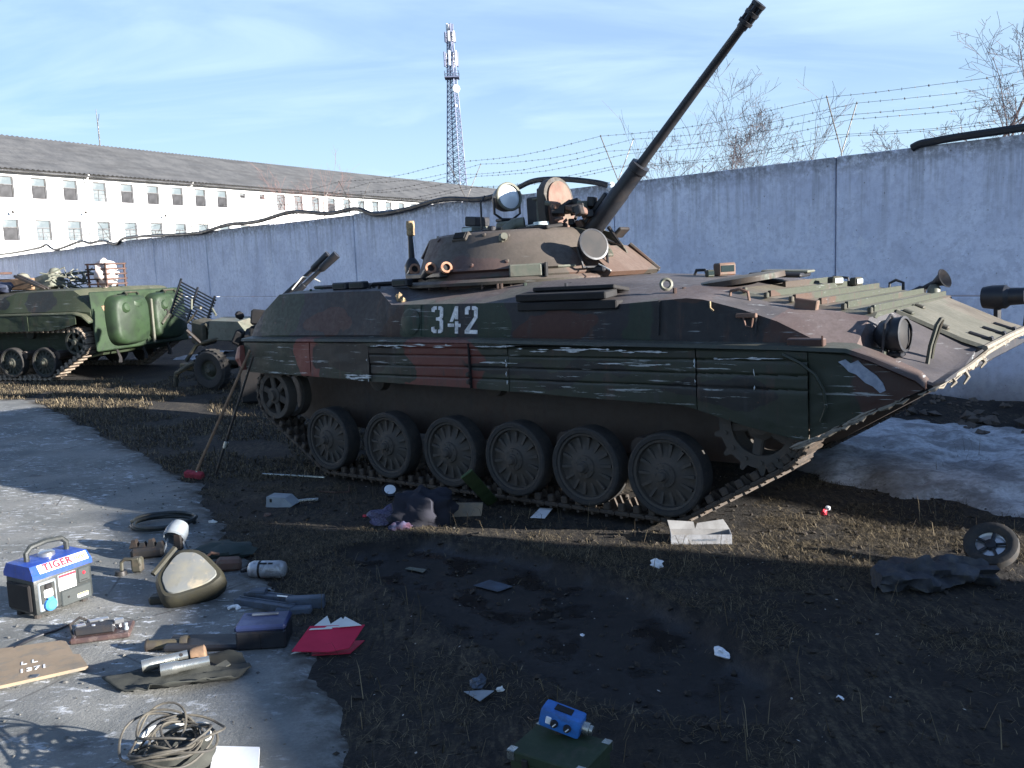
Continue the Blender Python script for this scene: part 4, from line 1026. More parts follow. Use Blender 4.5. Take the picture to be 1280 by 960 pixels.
# soot-black exhaust cover on the right deck edge: two stepped lids
ex = MB(); ex.rbox((-0.80, -1.385, 1.60), (0.90, 0.10, 0.065), 0.008); ob = ex.build('exhaust_cover', M['black'], bmp, 30)
ex = MB(); ex.rbox((-0.85, -1.35, 1.675), (0.82, 0.17, 0.055), 0.008, (0.10, 0, 0)); ex.build('lid', M['black'], ob, 30)
ex = MB(); ex.rbox((-0.80, -1.22, 1.712), (0.74, 0.22, 0.03), 0.006, (-0.15, 0, 0)); ex.build('grille', M['black'], ob, 30)
m = MB(); m.lathe([(0.035, -0.01), (0.05, 0.0), (0.035, 0.01), (0.024, 0.0), (0.035, -0.01)], (-0.12, -1.12, 1.72), (0.5, -0.8, 0.2), 14); m.build('towing_eye', M['greygreen'], bmp)
# stencilled number
def stencil(ch):
    if ch == '3': return [[(0.0, .80), (0.0, .93), (.10, 1.0), (.22, 1.0), (.22, .87), (.16, .87), (.13, .84), (.13, .78)], [(.29, 1.0), (.40, 1.0), (.50, .93), (.50, .60), (.44, .53), (.50, .46), (.50, .07), (.40, 0), (.29, 0), (.29, .13), (.36, .14), (.36, .44), (.29, .47), (.20, .47), (.20, .58), (.29, .59), (.36, .62), (.36, .86), (.29, .87)], [(0.0, .22), (0.0, .07), (.10, 0), (.22, 0), (.22, .13), (.16, .13), (.13, .16), (.13, .24)]]
    if ch == '4': return [[(.30, 1.0), (.42, 1.0), (.42, .52), (.29, .52), (.29, .62), (.20, .43), (.08, .43)], [(0.0, .36), (.25, .36), (.25, .24), (0.0, .24)], [(.30, .45), (.43, .45), (.43, .36), (.53, .36), (.53, .24), (.43, .24), (.43, 0.0), (.30, 0.0)]]
    if ch == '2': return [[(0.0, .70), (0.0, .93), (.10, 1.0), (.20, 1.0), (.20, .87), (.14, .85), (.14, .70)], [(.28, 1.0), (.41, 1.0), (.51, .93), (.51, .58), (.20, .14), (.51, .14), (.51, 0), (0, 0), (0, .12), (.37, .60), (.37, .85), (.28, .87)]]
num = MB(); Hn = 0.222; x_ = -2.175
for ch in '342':
    for pl in stencil(ch):
        vs = []
        for (u, v) in pl:
            X = x_ + u * Hn * 1.19; z = 1.405 + v * Hn - 0.02 * (X + 2.165)
            f_ = (z - 1.385) / (1.645 - 1.385); y = 1.435 + (1.405 - 1.435) * f_ + 0.004
            vs.append((X, y, z))
        n = len(vs); num.add([(a, -b, c) for a, b, c in vs] + [(a, -b + 0.006, c) for a, b, c in vs], [tuple(range(n))] + [(i, (i + 1) % n, n + (i + 1) % n, n + i) for i in range(n)])
    x_ += Hn * 0.98 * 0.86
num.build('number', M['paint_white'], bmp, 0, label='white stencilled number 342')

# deck: periscopes, hatch lids, filler
def periscope(x, y, z, w, d, h, rz, mat='gun_black', gl='glass'):
    m = MB(); m.rbox((x, y, z + h / 2), (d, w, h), 0.012, (0, 0, rz)); o = m.build('periscope', M[mat], bmp, 30)
    q = Matrix.Rotation(rz, 3, 'Z') @ Vector((d / 2, 0, 0)); m = MB(); m.box(Vector((x, y, z + h * 0.55)) + q * 1.01, (0.006, w * 0.75, h * 0.5), (0, 0, rz)); m.build('glass', M[gl], o, 0); return o
for px_ in (-3.62, -3.38, -2.80): periscope(px_, -1.12, 1.80, 0.20, 0.09, 0.07, -pi / 2 + 0.0)
m = MB(); m.tube([(-3.25, -1.10, 1.815), (-3.2, -1.10, 1.845), (-2.95, -1.10, 1.845), (-2.9, -1.10, 1.815)], 0.010, 6); m.build('grab_handle', M['gun_black'], bmp)
for (x0, y0, r_) in ((-3.3, -0.62, 0.30), (-3.3, 0.62, 0.30), (-3.95, -0.62, 0.30), (-3.95, 0.62, 0.30)):
    m = MB(); m.rbox((x0, y0, 1.835), (0.56, 0.72, 0.035), 0.015); m.build('roof_hatch', M['hull'], bmp, 30)
m = MB(); m.lathe([(0.36, -0.02), (0.36, 0.02), (0.30, 0.03), (0, 0.035)], (0.10, -0.42, 1.71), (-0.1, -0.05, 1), 24); m.build('driver_hatch', M['glacis'], bmp, 25)
m = MB(); m.rbox((0.28, -0.02, 1.735), (0.40, 0.46, 0.035), 0.012, (0.0, 0.06, 0.2)); o_ = m.build('hatch_lid', M['gun_black'], bmp, 30)
m = MB(); m.rbox((0.30, 0.10, 1.757), (0.36, 0.34, 0.02), 0.008, (0.0, 0.06, 0.2)); m.build('lid_plate', M['greygreen'], o_, 30)
periscope(-0.22, 0.05, 1.745, 0.16, 0.10, 0.105, -0.6, 'rustplate'); periscope(-0.28, -0.10, 1.74, 0.07, 0.05, 0.06, -0.6, 'olive')
periscope(0.55, 0.45, 1.62, 0.13, 0.07, 0.07, -0.3, 'olive', 'glass_pale'); periscope(0.62, 0.75, 1.60, 0.10, 0.07, 0.07, -0.3, 'olive', 'glass_pale')
m = MB(); m.tube([(-0.52, 0.1, 1.75), (-0.50, 0.1, 1.80), (-0.42, 0.1, 1.80), (-0.40, 0.1, 1.75)], 0.014, 5); m.build('grab_handle', M['gun_black'], bmp)
rb = random.Random(9)
m = MB()
for k in range(46):
    X = rb.uniform(-4.1, 0.2); s_ = rb.choice((-1, 1)); y = rb.uniform(0.9, 1.15) * s_; z = 1.80 if X < -2.7 else lerp_pts([(-2.66, 1.80), (-1.3, 1.775), (-.35, 1.72), (.2, 1.66)])(X) - 0.02
    m.cyl((X, y, z - 0.02), (X, y, z + 0.022), 0.014, seg=6)
m.build('deck_bolts', M['hull'], bmp, 30, kind='stuff')
# clods and tins left on the deck edge
m = MB(); m.ball((-2.66, -1.30, 1.70), 0.035, sc=(1, 1, 1.3), jit=0.5, sd=3); m.ball((-2.58, -1.33, 1.68), 0.025, jit=0.5, sd=5); m.ball((-2.74, -1.36, 1.655), 0.018, jit=0.5, sd=8); m.build('mud_clod', M['tan'], bmp)

# ---- turret, facing forward
TC = Vector((-2.23, 0, 0))
tur = bmp
def tring(z, r, fx=0.0, flat=0.0):
    pts = []
    for k in range(40):
        a = 2 * pi * k / 40; x = cos(a) * r; y = sin(a) * r
        pts.append(Vector((TC.x + x + fx, y, z)))
    return pts
m = MB(); m.loft([tring(1.72, 1.08), tring(1.845, 1.08, 0.05), tring(1.855, 1.075, 0.05), tring(2.05, 0.955, -0.04), tring(2.215, 0.815, -0.10), tring(2.245, 0.76, -0.10), tring(2.268, 0.2, -0.10)]); tu = m.build('turret', M['turret'], bmp, 30)
m = MB(); m.lathe([(1.20, 1.78), (1.20, 1.805), (1.16, 1.83), (1.10, 1.83), (1.10, 1.78)], TC, 'Z', 48); m.build('turret_ring', M['turret'], bmp, 30)
def ton(az, z):
    """a point on the turret's sloping side; az measured from forward, negative = near side"""
    r_ = lerp_pts([(1.855, 1.075), (2.05, 0.955), (2.215, 0.815)])(z); return Vector((TC.x + lerp_pts([(1.855, 0.05), (2.05, -0.04), (2.215, -0.10)])(z) + r_ * cos(az), r_ * sin(az), z))
# applique side plate: a slightly raised curved plate with its own edge
def plate(a0, a1, z0, z1, th, mat, name='side_plate', label=None):
    n = 12; m = MB(); L_ = []
    for i in range(n + 1):
        az = a0 + (a1 - a0) * i / n; L_.append([ton(az, z0) + Vector((cos(az), sin(az), 0.7)) * q for q in (0.0, th)] + [ton(az, z1) + Vector((cos(az), sin(az), 0.7)) * q for q in (th, 0.0)])
    m.loft(L_); return m.build(name, M[mat], tu, 30, label=label)
plate(R(-124), R(-40), 1.885, 2.20, 0.028, 'turret')
plate(R(-178), R(-127), 2.04, 2.20, 0.022, 'turret')
for az, z in ((-100, 1.93), (-80, 1.93), (-62, 1.95), (-72, 2.19), (-58, 2.17), (-108, 2.18)):
    p = ton(R(az), z); d = Vector((cos(R(az)), sin(R(az)), 0.7)).normalized(); m = MB(); m.lathe([(0.022, -0.02), (0.022, 0.035), (0.012, 0.042), (0, 0.042)], p, d, 8); m.build('bolt', M['turret'], tu)
# vision slot, lifting eye, small front box
p = ton(R(-88), 2.19); d = Vector((cos(R(-88)), sin(R(-88)), 0.75)).normalized()
m = MB(); m.rbox(p + d * 0.015, (0.17, 0.06, 0.10), 0.01, d.to_track_quat('Y', 'Z').to_matrix()); o = m.build('vision_slot', M['turret'], tu, 30)
m = MB(); m.box(p + d * 0.045, (0.12, 0.02, 0.06), d.to_track_quat('Y', 'Z').to_matrix()); m.build('slot', M['black'], o, 0)
p = ton(R(-60), 2.15); m = MB(); m.rbox(p + Vector((0, -0.03, 0.02)), (0.05, 0.09, 0.07), 0.012); m.lathe([(0.028, 0.0), (0.03, 0.05), (0.0, 0.05)], p + Vector((0.02, -0.04, 0.02)), (0.6, -0.7, 0.3), 10); m.build('lifting_eye', M['greygreen'], tu)
p = ton(R(-52), 1.88); m = MB(); m.rbox(p + Vector((-0.02, -0.05, 0.0)), (0.28, 0.10, 0.11), 0.012, (0, 0, R(30))); o = m.build('tool_box', M['greygreen'], tu, 30)
m = MB(); m.rbox(p + Vector((0.125, 0.035, 0.0)), (0.02, 0.11, 0.12), 0.004, (0, 0, R(30))); m.build('lid', M['lens_dusty'], o, 30)
# smoke launchers: three tubes with rusty open mouths
for k, p in enumerate(((-2.95, -0.80, 1.95), (-2.50, -1.055, 1.945), (-2.27, -1.10, 1.94))):
    p = Vector(p); d = Vector((0.80, -0.50, 0.30)).normalized()
    m = MB(); m.tube([p - d * 0.20, p], 0.046, 12); m.rbox(p - d * 0.15 + Vector((0, 0.05, -0.03)), (0.08, 0.08, 0.06), 0.01); o = m.build('smoke_launcher', M['gun_black'], tu)
    m = MB(); m.lathe([(0.032, 0.0), (0.032, 0.028), (0.051, 0.028), (0.051, -0.01), (0.044, -0.012)], p, d, 16); m.build('mouth_ring', M['rustring'], o)
    m = MB(); m.lathe([(0.0, 0.008), (0.033, 0.008)], p, d, 12); m.build('bore', M['black'], o, 0)
m = MB(); m.rbox((-2.66, -0.95, 1.885), (0.78, 0.08, 0.05), 0.01, (0, 0, R(-22))); m.build('launcher_rail', M['gun_black'], tu)
# antenna base with cloth wound round its tip
p = Vector((-3.50, -0.27, 1.83))
m = MB(); m.lathe([(0.0, 0.02), (0.05, 0.03), (0.075, 0.07), (0.08, 0.17), (0.055, 0.22), (0.032, 0.25), (0.026, 0.44), (0.026, 0.5), (0, 0.5)], p, 'Z', 18); m.tube([p + Vector((0.12, 0, -0.02)), p + Vector((0.02, 0, 0.05))], 0.03, 6); o = m.build('antenna_base', M['gun_black'], tu)
m = MB(); m.lathe([(0.03, 0.47), (0.042, 0.48), (0.040, 0.53), (0.044, 0.57), (0.041, 0.62), (0.0, 0.625)], p, (0.02, 0, 1), 12); m.build('cloth_wrap', M['tan'], o)
# raised plate on the rear quarter of the turret
m = MB(); m.rbox(ton(R(-148), 2.17) + Vector((0, 0, 0.02)), (0.05, 0.06, 0.05), 0.01); m.tube([ton(R(-160), 2.20), ton(R(-160), 2.20) + Vector((0, 0, 0.07))], 0.013, 6); m.build('latch', M['greygreen'], tu)
# commander's cupola ring with big searchlight
CC = Vector((-2.36, 0.05, 2.255))
m = MB(); m.lathe([(0.36, 0.0), (0.36, 0.035), (0.33, 0.05), (0, 0.055)], CC, 'Z', 28); cu = m.build('cupola', M['turret'], tu, 30)
m = MB(); m.rbox(CC + Vector((-0.42, -0.12, 0.055)), (0.16, 0.28, 0.06), 0.012); o = m.build('periscope', M['greygreen'], tu, 30)
m = MB(); m.rbox(CC + Vector((-0.42, -0.10, 0.135)), (0.15, 0.22, 0.095), 0.012, (0, 0.1, 0)); m.build('hood', M['gun_black'], o, 30)
m = MB(); m.rbox(CC + Vector((-0.42, -0.262, 0.055)), (0.12, 0.012, 0.035), 0.003); m.build('glass', M['glass_pale'], o, 0)
m = MB(); m.tube([CC + Vector((-0.24, -0.25, 0.0)), CC + Vector((-0.235, -0.25, 0.30)), CC + Vector((-0.20, -0.22, 0.36))], 0.010, 6); m.build('rod', M['gun_black'], tu)
# searchlight
SLC = Vector((-2.34, -0.12, 2.575)); SLK = 0.86; sax = Vector((0.93, -0.33, 0.16)).normalized()
m = MB(); m.cur = Matrix.Translation(SLC) @ Matrix.Scale(SLK, 4) @ Matrix.Translation(-SLC); m.lathe([(0.0, -0.20), (0.06, -0.195), (0.10, -0.15), (0.135, -0.08), (0.148, -0.01), (0.150, 0.035), (0.158, 0.037), (0.158, 0.06), (0.135, 0.064)], SLC, sax, 28); m.rbox(SLC + Vector((-0.16, 0.08, 0.0)), (0.10, 0.12, 0.16), 0.02); sl = m.build('searchlight', M['gun_black'], tu, 40)
m = MB(); m.cur = Matrix.Translation(SLC) @ Matrix.Scale(SLK, 4) @ Matrix.Translation(-SLC); m.lathe([(0.0, 0.072), (0.07, 0.066), (0.134, 0.050)], SLC, sax, 28); m.build('lens', M['lens'], sl)
m = MB(); m.cur = Matrix.Translation(SLC) @ Matrix.Scale(SLK, 4) @ Matrix.Translation(-SLC); m.lathe([(0.134, 0.046), (0.161, 0.046), (0.161, 0.066), (0.15, 0.072), (0.134, 0.068)], SLC, sax, 28); m.build('rim', M['greygreen'], sl)
sd_ = sax.cross(Vector((0, 0, 1))).normalized()
m = MB(); m.cur = Matrix.Translation(SLC) @ Matrix.Scale(SLK, 4) @ Matrix.Translation(-SLC)
for q in (-1, 1): m.tube([SLC + sd_ * 0.165 * q, SLC + sd_ * 0.165 * q + Vector((0, 0, -0.17)), SLC + sd_ * 0.07 * q + Vector((0, 0, -0.23))], 0.014, 6)
m.rbox(SLC + Vector((0.0, 0.0, -0.24)), (0.24, 0.14, 0.035), 0.01, (0, 0, atan2(sd_.y, sd_.x))); m.build('yoke', M['gun_black'], sl)
m = MB(); m.rbox(Vector((-2.26, -0.18, 2.30)), (0.22, 0.20, 0.10), 0.02); m.build('lamp_mount', M['greygreen'], tu, 30)
m = MB(); m.tube([(-2.20, -0.33, 2.12), (-2.20, -0.32, 2.27), (-2.17, -0.25, 2.315), (-2.08, -0.2, 2.32)], 0.055, 12); m.build('cable_duct', M['greygreen'], tu, 40)
m = MB(); m.tube([(-2.28, -0.42, 2.20), (-2.28, -0.44, 2.26)], 0.02, 8); m.rbox((-2.28, -0.44, 2.28), (0.07, 0.06, 0.05), 0.01); m.rbox((-2.43, -0.42, 2.245), (0.14, 0.10, 0.06), 0.01); m.build('bracket', M['gun_black'], tu)
# tall sight box beside the lamp
m = MB(); m.rbox((-2.08, 0.02, 2.41), (0.14, 0.18, 0.30), 0.012); o = m.build('sight', M['gun_black'], tu, 30)
m = MB(); m.rbox((-1.99, 0.0, 2.40), (0.055, 0.20, 0.25), 0.010); m.build('sight_cover', M['greygreen'], o, 30)
m = MB(); m.rbox((-1.99, 0.0, 2.535), (0.10, 0.24, 0.02), 0.005); m.build('cap', M['greygreen'], o, 30)
m = MB(); m.rbox((-2.04, 0.02, 2.60), (0.06, 0.06, 0.08), 0.01); m.lathe([(0.016, 0), (0.03, 0.0), (0.03, 0.02), (0.016, 0.02)], (-2.01, 0.01, 2.605), (1, -0.3, 0), 10); m.build('small_sight', M['gun_black'], o)
# dark opening in the roof plate and white rag
m = MB(); m.rbox((-1.82, -0.30, 2.262), (0.34, 0.30, 0.03), 0.008, (0.10, 0, 0.05)); m.build('roof_opening', M['black'], tu, 30)
m = MB(); m.ball((-1.98, -0.20, 2.285), 0.05, sc=(1.8, 0.7, 0.35), jit=0.5, sd=2); m.build('rag', M['rope'], tu)
# open hatch lid standing upright, its inner face to the front
hl = MB(); pl = []
for k in range(17):
    a = pi * k / 16; pl.append((0.20 * cos(a), 0.14 + 0.19 * sin(a)))
pl = [(0.22, -0.20), (0.205, 0.14)] + pl[1:-1] + [(-0.205, 0.14), (-0.22, -0.20)]
xf = Matrix.Translation((-1.74, 0.10, 2.40)) @ Matrix(((0.30, 0.10, -0.95), (0.95, 0.0, 0.30), (0.0, 1.0, 0.0))).to_4x4()
hax = Vector((0.86, -0.50, 0.06)).normalized(); hs = Vector((0, 0, 1)).cross(hax).normalized(); hu = hax.cross(hs)
hax = Vector((0.99, -0.10, 0.10)).normalized(); hs = Vector((0, 0, 1)).cross(hax).normalized(); hu = hax.cross(hs)
xf = frame(Vector((-1.90, 0.02, 2.385)), hs, hu, hax)
hl.prism(pl, 0.085, xf); hl.build('hatch_lid', M['turret'], tu, 40, label='open turret hatch lid standing upright')
hl = MB(); hl.prism([(x * 0.78, y * 0.82 + 0.02) for x, y in pl], 0.02, xf @ Matrix.Translation((0, 0, 0.085))); o = hl.build('lid_lining', M['rustplate'], tu, 40)
# cluster of lid hinge, springs and sights left of the gun
rg_ = random.Random(31)
mats = ['gun_black', 'steel_dark', 'rustplate', 'steel_dark', 'greygreen']
for k in range(24):
    p = Vector((rg_.uniform(-1.74, -1.42), rg_.uniform(-0.22, 0.10), rg_.uniform(2.25, 2.46)))
    m = MB()
    if k % 3: m.rbox(p, (rg_.uniform(.05, .15), rg_.uniform(.05, .12), rg_.uniform(.04, .10)), 0.008, (rg_.uniform(-.3, .3), rg_.uniform(-.5, .3), rg_.uniform(-.6, .6)))
    else: m.tube([p, p + Vector((rg_.uniform(-.14, .16), rg_.uniform(-.08, .08), rg_.uniform(-.02, .10)))], rg_.uniform(.012, .028), 7)
    m.build('fitting', M[mats[k % 5]], tu, 30)
m = MB(); m.lathe([(0.0, 0.03), (0.07, 0.028), (0.075, 0.0)], (-1.80, -0.32, 2.278), 'Z', 14); m.build('filler_cap', M['glass_pale'], tu)
m = MB(); m.tube([(-1.52, 0.02, 2.42), (-1.35, 0.02, 2.37)], 0.02, 7); m.build('latch_rod', M['gun_black'], tu)
# gun: cradle cheeks, mantlet, sleeve, barrel, muzzle brake
G0 = Vector((-1.60, 0.0, 2.075)); GD = Vector((1.75, 0, 1.73)).normalized()
def gp(s): return G0 + GD * s
m = MB()
for y in (-0.13, 0.13): m.prism([(-1.55, 1.86), (-1.32, 1.86), (-1.16, 1.92), (-1.20, 2.02), (-1.34, 2.18), (-1.55, 2.24)], 0.03, Matrix.Translation((0, y + 0.015, 0)) @ Matrix.Rotation(pi / 2, 4, 'X'))
m.build('gun_cradle', M['olive'], tu, 30)
m = MB(); m.rbox(gp(0.05), (0.22, 0.20, 0.22), 0.03, (0, -pi / 4, 0)); gun = m.build('gun', M['gun_black'], tu, 30)
m = MB(); m.tube([gp(0.12), gp(0.15), gp(0.62), gp(0.65), gp(0.86), gp(0.865), gp(0.925), gp(0.93)], [0.076, 0.084, 0.084, 0.078, 0.078, 0.086, 0.086, 0.05], 20); m.build('sleeve', M['gun_black'], gun, 40)
m = MB(); m.rbox(gp(0.36) + Vector((-0.07, 0, 0.07)), (0.34, 0.06, 0.05), 0.012, (0, -pi / 4, 0)); m.build('sleeve_block', M['gun_black'], gun, 30)
m = MB(); m.tube([gp(0.92), gp(1.0), gp(1.5), gp(2.24), gp(2.25), gp(2.30), gp(2.31)], [0.047, 0.044, 0.040, 0.034, 0.042, 0.042, 0.030], 16); m.build('barrel', M['gun_black'], gun, 40)
mb_ = MB(); u1 = GD.orthogonal().normalized(); u2 = GD.cross(u1)
for k in range(4):
    a = pi / 4 + pi / 2 * k; mb_.tube([gp(2.30) + (u1 * cos(a) + u2 * sin(a)) * 0.036, gp(2.46) + (u1 * cos(a) + u2 * sin(a)) * 0.040], 0.017, 6)
for s_ in (2.30, 2.375, 2.455): mb_.lathe([(0.026, -0.014), (0.058, -0.014), (0.060, 0.014), (0.026, 0.014), (0.026, -0.014)], gp(s_), GD, 16)
mb_.build('muzzle_brake', M['gun_black'], gun, 40)
# stepped armour wedge in front of the mantlet, with frame opening
m = MB(); L_ = []
for y, a_ in ((-0.42, 0.0), (-0.20, 0.03), (0.35, 0.03)): L_.append([Vector((-1.35, y, 1.80)), Vector((-1.05 + a_, y, 1.795)), Vector((-1.02 + a_, y, 1.83)), Vector((-1.28, y, 2.06)), Vector((-1.42, y, 2.06))])
m.loft(L_); m.build('mantlet_apron', M['turret'], tu, 20)
for k in range(4):
    m = MB(); m.rbox((-1.06, -0.36 + 0.18 * k, 1.838), (0.035, 0.04, 0.03), 0.006); m.build('hinge', M['steel_dark'], tu, 30)
m = MB(); m.rbox((-1.20, -0.22, 2.0), (0.13, 0.10, 0.05), 0.01, (0, 0.7, 0)); m.rbox((-1.17, -0.22, 1.945), (0.13, 0.11, 0.03), 0.01, (0, 0.7, 0)); m.build('spade_bracket', M['olive'], tu, 30)
m = MB(); m.tube([(-1.30, -0.10, 2.13), (-1.13, -0.06, 2.05), (-1.28, -0.02, 2.22)], 0.02, 6); m.rbox((-1.20, 0.05, 2.17), (0.12, 0.16, 0.03), 0.008, (0, -0.7, 0)); m.build('gun_stay', M['steel_dark'], tu)
m = MB()
for a, b in (((-1.26, 0.30, 2.07), (-0.99, 0.34, 1.83)), ((-1.26, 0.30, 2.07), (-1.20, 0.33, 1.84)), ((-1.2, .33, 1.84), (-0.99, .34, 1.83))): m.tube([a, b], 0.018, 6)
m.build('guard_frame', M['turret'], tu)
# near side gun lamp with flat dusty glass in a bracket
lc = Vector((-1.17, -0.46, 2.06)); lax = Vector((0.86, -0.42, 0.28)).normalized()
m = MB(); m.lathe([(0.0, -0.13), (0.07, -0.12), (0.115, -0.06), (0.128, 0.0), (0.138, 0.002), (0.138, 0.03), (0.122, 0.032)], lc, lax, 28); gl = m.build('gun_lamp', M['gun_black'], tu, 40)
m = MB(); m.lathe([(0.0, 0.03), (0.122, 0.03)], lc, lax, 28); m.build('lens', M['lens_dusty'], gl, 0)
ls = lax.cross(Vector((0, 0, 1))).normalized()
m = MB(); m.tube([lc - ls * 0.145 + lax * -0.02, lc - ls * 0.145 + Vector((0, 0, -0.18)), lc + ls * 0.10 + Vector((0, 0, -0.18)), lc + ls * 0.13 + lax * -0.03], 0.014, 6); m.rbox(lc + Vector((0.03, 0.06, -0.20)), (0.14, 0.12, 0.05), 0.012); m.rbox(lc + Vector((-0.02, 0.12, -0.13)), (0.08, 0.08, 0.16), 0.012); m.build('lamp_bracket', M['gun_black'], gl)
m = MB(); m.tube([(-1.09, -0.50, 1.90), (-0.96, -0.52, 1.84)], 0.006, 5); m.build('loose_wire', M['rope'], tu)
m = MB(); m.tube([ton(R(-45), 1.93) + Vector((0, -.03, 0)), ton(R(-38), 1.90) + Vector((0, -.03, 0)), ton(R(-30), 1.90) + Vector((0, -.02, 0))], 0.012, 5); m.build('grab_handle', M['greygreen'], tu)

M['scrape'] = plain('bare_primer', (0.55, 0.57, 0.58), (0.40, 0.42, 0.43), 30, 0.7)
rs = random.Random(12)
def scrape_strip(x0, x1, z, y, hmax, n, name='paint_scrape'):
    m = MB()
    for k in range(n):
        a = rs.uniform(x0, x1); L_ = rs.uniform(0.03, 0.22); zz_ = z + rs.gauss(0, hmax * 0.5); q = 7; vs = []; fs = []
        for i in range(q + 1):
            u = i / q; h_ = hmax * rs.uniform(0.05, 0.5) * sin(pi * min(1, max(0.02, u)))
            for dz in (-h_, h_): vs += [(a + L_ * u, y, zz_ + dz), (a + L_ * u, y + 0.004, zz_ + dz)]
        for i in range(q):
            o = 4 * i; fs += [(o, o + 4, o + 6, o + 2), (o + 1, o + 3, o + 7, o + 5)]
        m.add(vs, fs)
    return m.build(name, M['scrape'], bmp, 0, kind='stuff')
scrape_strip(-3.0, -1.72, 1.306, -1.5545, 0.012, 16); scrape_strip(-1.64, -1.32, 1.305, -1.5545, 0.012, 6); scrape_strip(-1.2, 0.05, 1.285, -1.5525, 0.014, 22); scrape_strip(-3.25, -2.93, 1.02, -1.545, 0.022, 9); scrape_strip(-1.62, -1.3, 1.18, -1.5525, 0.008, 8); scrape_strip(0.42, 0.72, 1.24, -1.560, 0.008, 8); scrape_strip(-0.5, 0.1, 1.19, -1.5535, 0.006, 8)
pp = [(1.23, 1.225), (1.27, 1.24), (1.30, 1.215), (1.34, 1.235), (1.37, 1.20), (1.44, 1.145), (1.475, 1.10), (1.49, 1.055), (1.46, 1.04), (1.42, 1.08), (1.38, 1.10), (1.33, 1.15), (1.29, 1.165), (1.26, 1.20)]  # outline of a pale blotch that paints the sky's reflection onto the guard
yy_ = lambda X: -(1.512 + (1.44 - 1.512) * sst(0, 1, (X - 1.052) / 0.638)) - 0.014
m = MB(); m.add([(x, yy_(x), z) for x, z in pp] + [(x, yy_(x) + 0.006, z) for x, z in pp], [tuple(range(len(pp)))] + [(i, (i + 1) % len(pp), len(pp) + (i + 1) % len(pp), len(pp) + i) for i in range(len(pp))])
m.build('sky_reflection_patch', plain('painted_sky_reflection', (0.30, 0.34, 0.42), (0.20, 0.23, 0.30), 25, 0.5), bmp, 0, label='pale bluish patch painted as sky reflection on the front guard')
# weld beads and seams on the hull side
m = MB()
for X in (-2.30, -0.02, 0.68): m.tube([(X, -1.437, 1.38), (X, -1.408, lerp_pts([(-2.3, 1.645), (-.02, 1.62), (.68, 1.50)])(X))], 0.006, 5)
m.build('weld_seam', M['hull'], bmp, 0, kind='stuff')
m = MB(); m.lathe([(0.105, -0.01), (0.115, 0.006), (0.10, 0.012), (0.0, 0.014)], (-2.42, -1.424, 1.50), (0, -1, 0.12), 24); m.build('firing_port', M['hull'], bmp)

m = MB()
for X, y in ((-2.872, -1.546), (-1.292, -1.550), (0.305, -1.550), (0.72, -1.560)):
    z = 1.29
    while z > 0.98:
        if rs.random() < 0.55:
            L_ = rs.uniform(0.015, 0.05); m.tube([(X + rs.uniform(-.004, .004), y, z), (X + rs.uniform(-.006, .006), y - 0.003, z - L_ / 2), (X + rs.uniform(-.004, .004), y, z - L_)], [0.001, rs.uniform(0.003, 0.007), 0.001], 4)
        z -= rs.uniform(0.03, 0.07)
m.build('paint_scrape', M['scrape'], bmp, 0, kind='stuff')
m = MB(); m.rbox((-1.678, -1.535, 1.15), (0.012, 0.03, 0.36), 0.003); m.build('panel_gap', M['black'], bmp, 0)
for z in (1.02, 1.08): 
    m = MB(); m.lathe([(0.0, 0.02), (0.018, 0.018), (0.022, 0.0)], (-1.69, -1.545, z), (0, -1, 0), 10); m.build('bolt', M['steel_dark'], bmp)
# ------------------------------------------------------------------ second vehicle, far left: seen from its rear quarter
M['greenhull'] = camo('green_vehicle_paint', (0.060, 0.085, 0.042), ((-3.6, 1.4, 1.6, 0.4, 1, 0.25, (0.028, 0.036, 0.040)), (-2.4, 1.4, 1.6, 0.4, 1, 0.2, (0.028, 0.036, 0.040))), 0.3, 0.2, 0, False, (0.20, 0.18, 0.13))
M['doorgreen'] = plain('rear_door_green', (0.026, 0.047, 0.021), (0.019, 0.035, 0.017), 2.2, 0.55, dirt=(0.014, 0.02, 0.014), dirt_amt=0.5, bump=0.15)
a2 = R(161.5); F2 = Vector((cos(a2), sin(a2), 0)); L2 = Vector((-sin(a2), cos(a2), 0)); U2 = Vector((0, 0, 1))
wp = at(58, 477); O2 = Vector((wp.x, wp.y, -0.03)) + F2 * 3.606 - L2 * 1.45
v2 = thing('stripped_fighting_vehicle', 'green tracked vehicle with rear doors showing and junk piled on its roof', 'armoured vehicle', mat=frame(O2, F2, L2, U2))
make_running_gear(v2, 'wheel_green', 1, 'track_tan')
make_hull(v2, 'greenhull', 'greenhull')
for sd in (-1, 1):
    m = MB(); L_ = []
    for X, z, y in ((-4.82, 1.20, 1.50), (-4.70, 1.32, 1.525), (-4.5, 1.372, 1.535), (-3.0, 1.368, 1.54), (0.9, 1.325, 1.535), (1.28, 1.312, 1.53), (1.66, 1.150, 1.49)):
        L_.append([Vector((X, sd * a, b)) for a, b in ((1.36, z - 0.03), (y - 0.02, z - 0.045), (y, z - 0.03), (y - 0.012, z - 0.006), (1.36, z + 0.012))])
    m.loft(L_); m.build('fender', M['greenhull'], v2, 40)
    for k, (a, b) in enumerate(((-4.55, -3.4), (-3.39, -2.2), (-2.19, -0.8), (-0.79, 0.9))): skirt_panel(v2, a, b, 1.33, lerp_pts([(-4.6, 1.16), (-4.2, 1.06), (-3.9, 1.03), (1, 1.0)]), 'greenhull', 40 + k, side=sd, groove=False)
m = MB(); m.rbox((-4.80, 0, 1.17), (0.06, 2.70, 1.15), 0.02, (0, 0.05, 0)); m.build('rear_plate', M['doorgreen'], v2, 30)
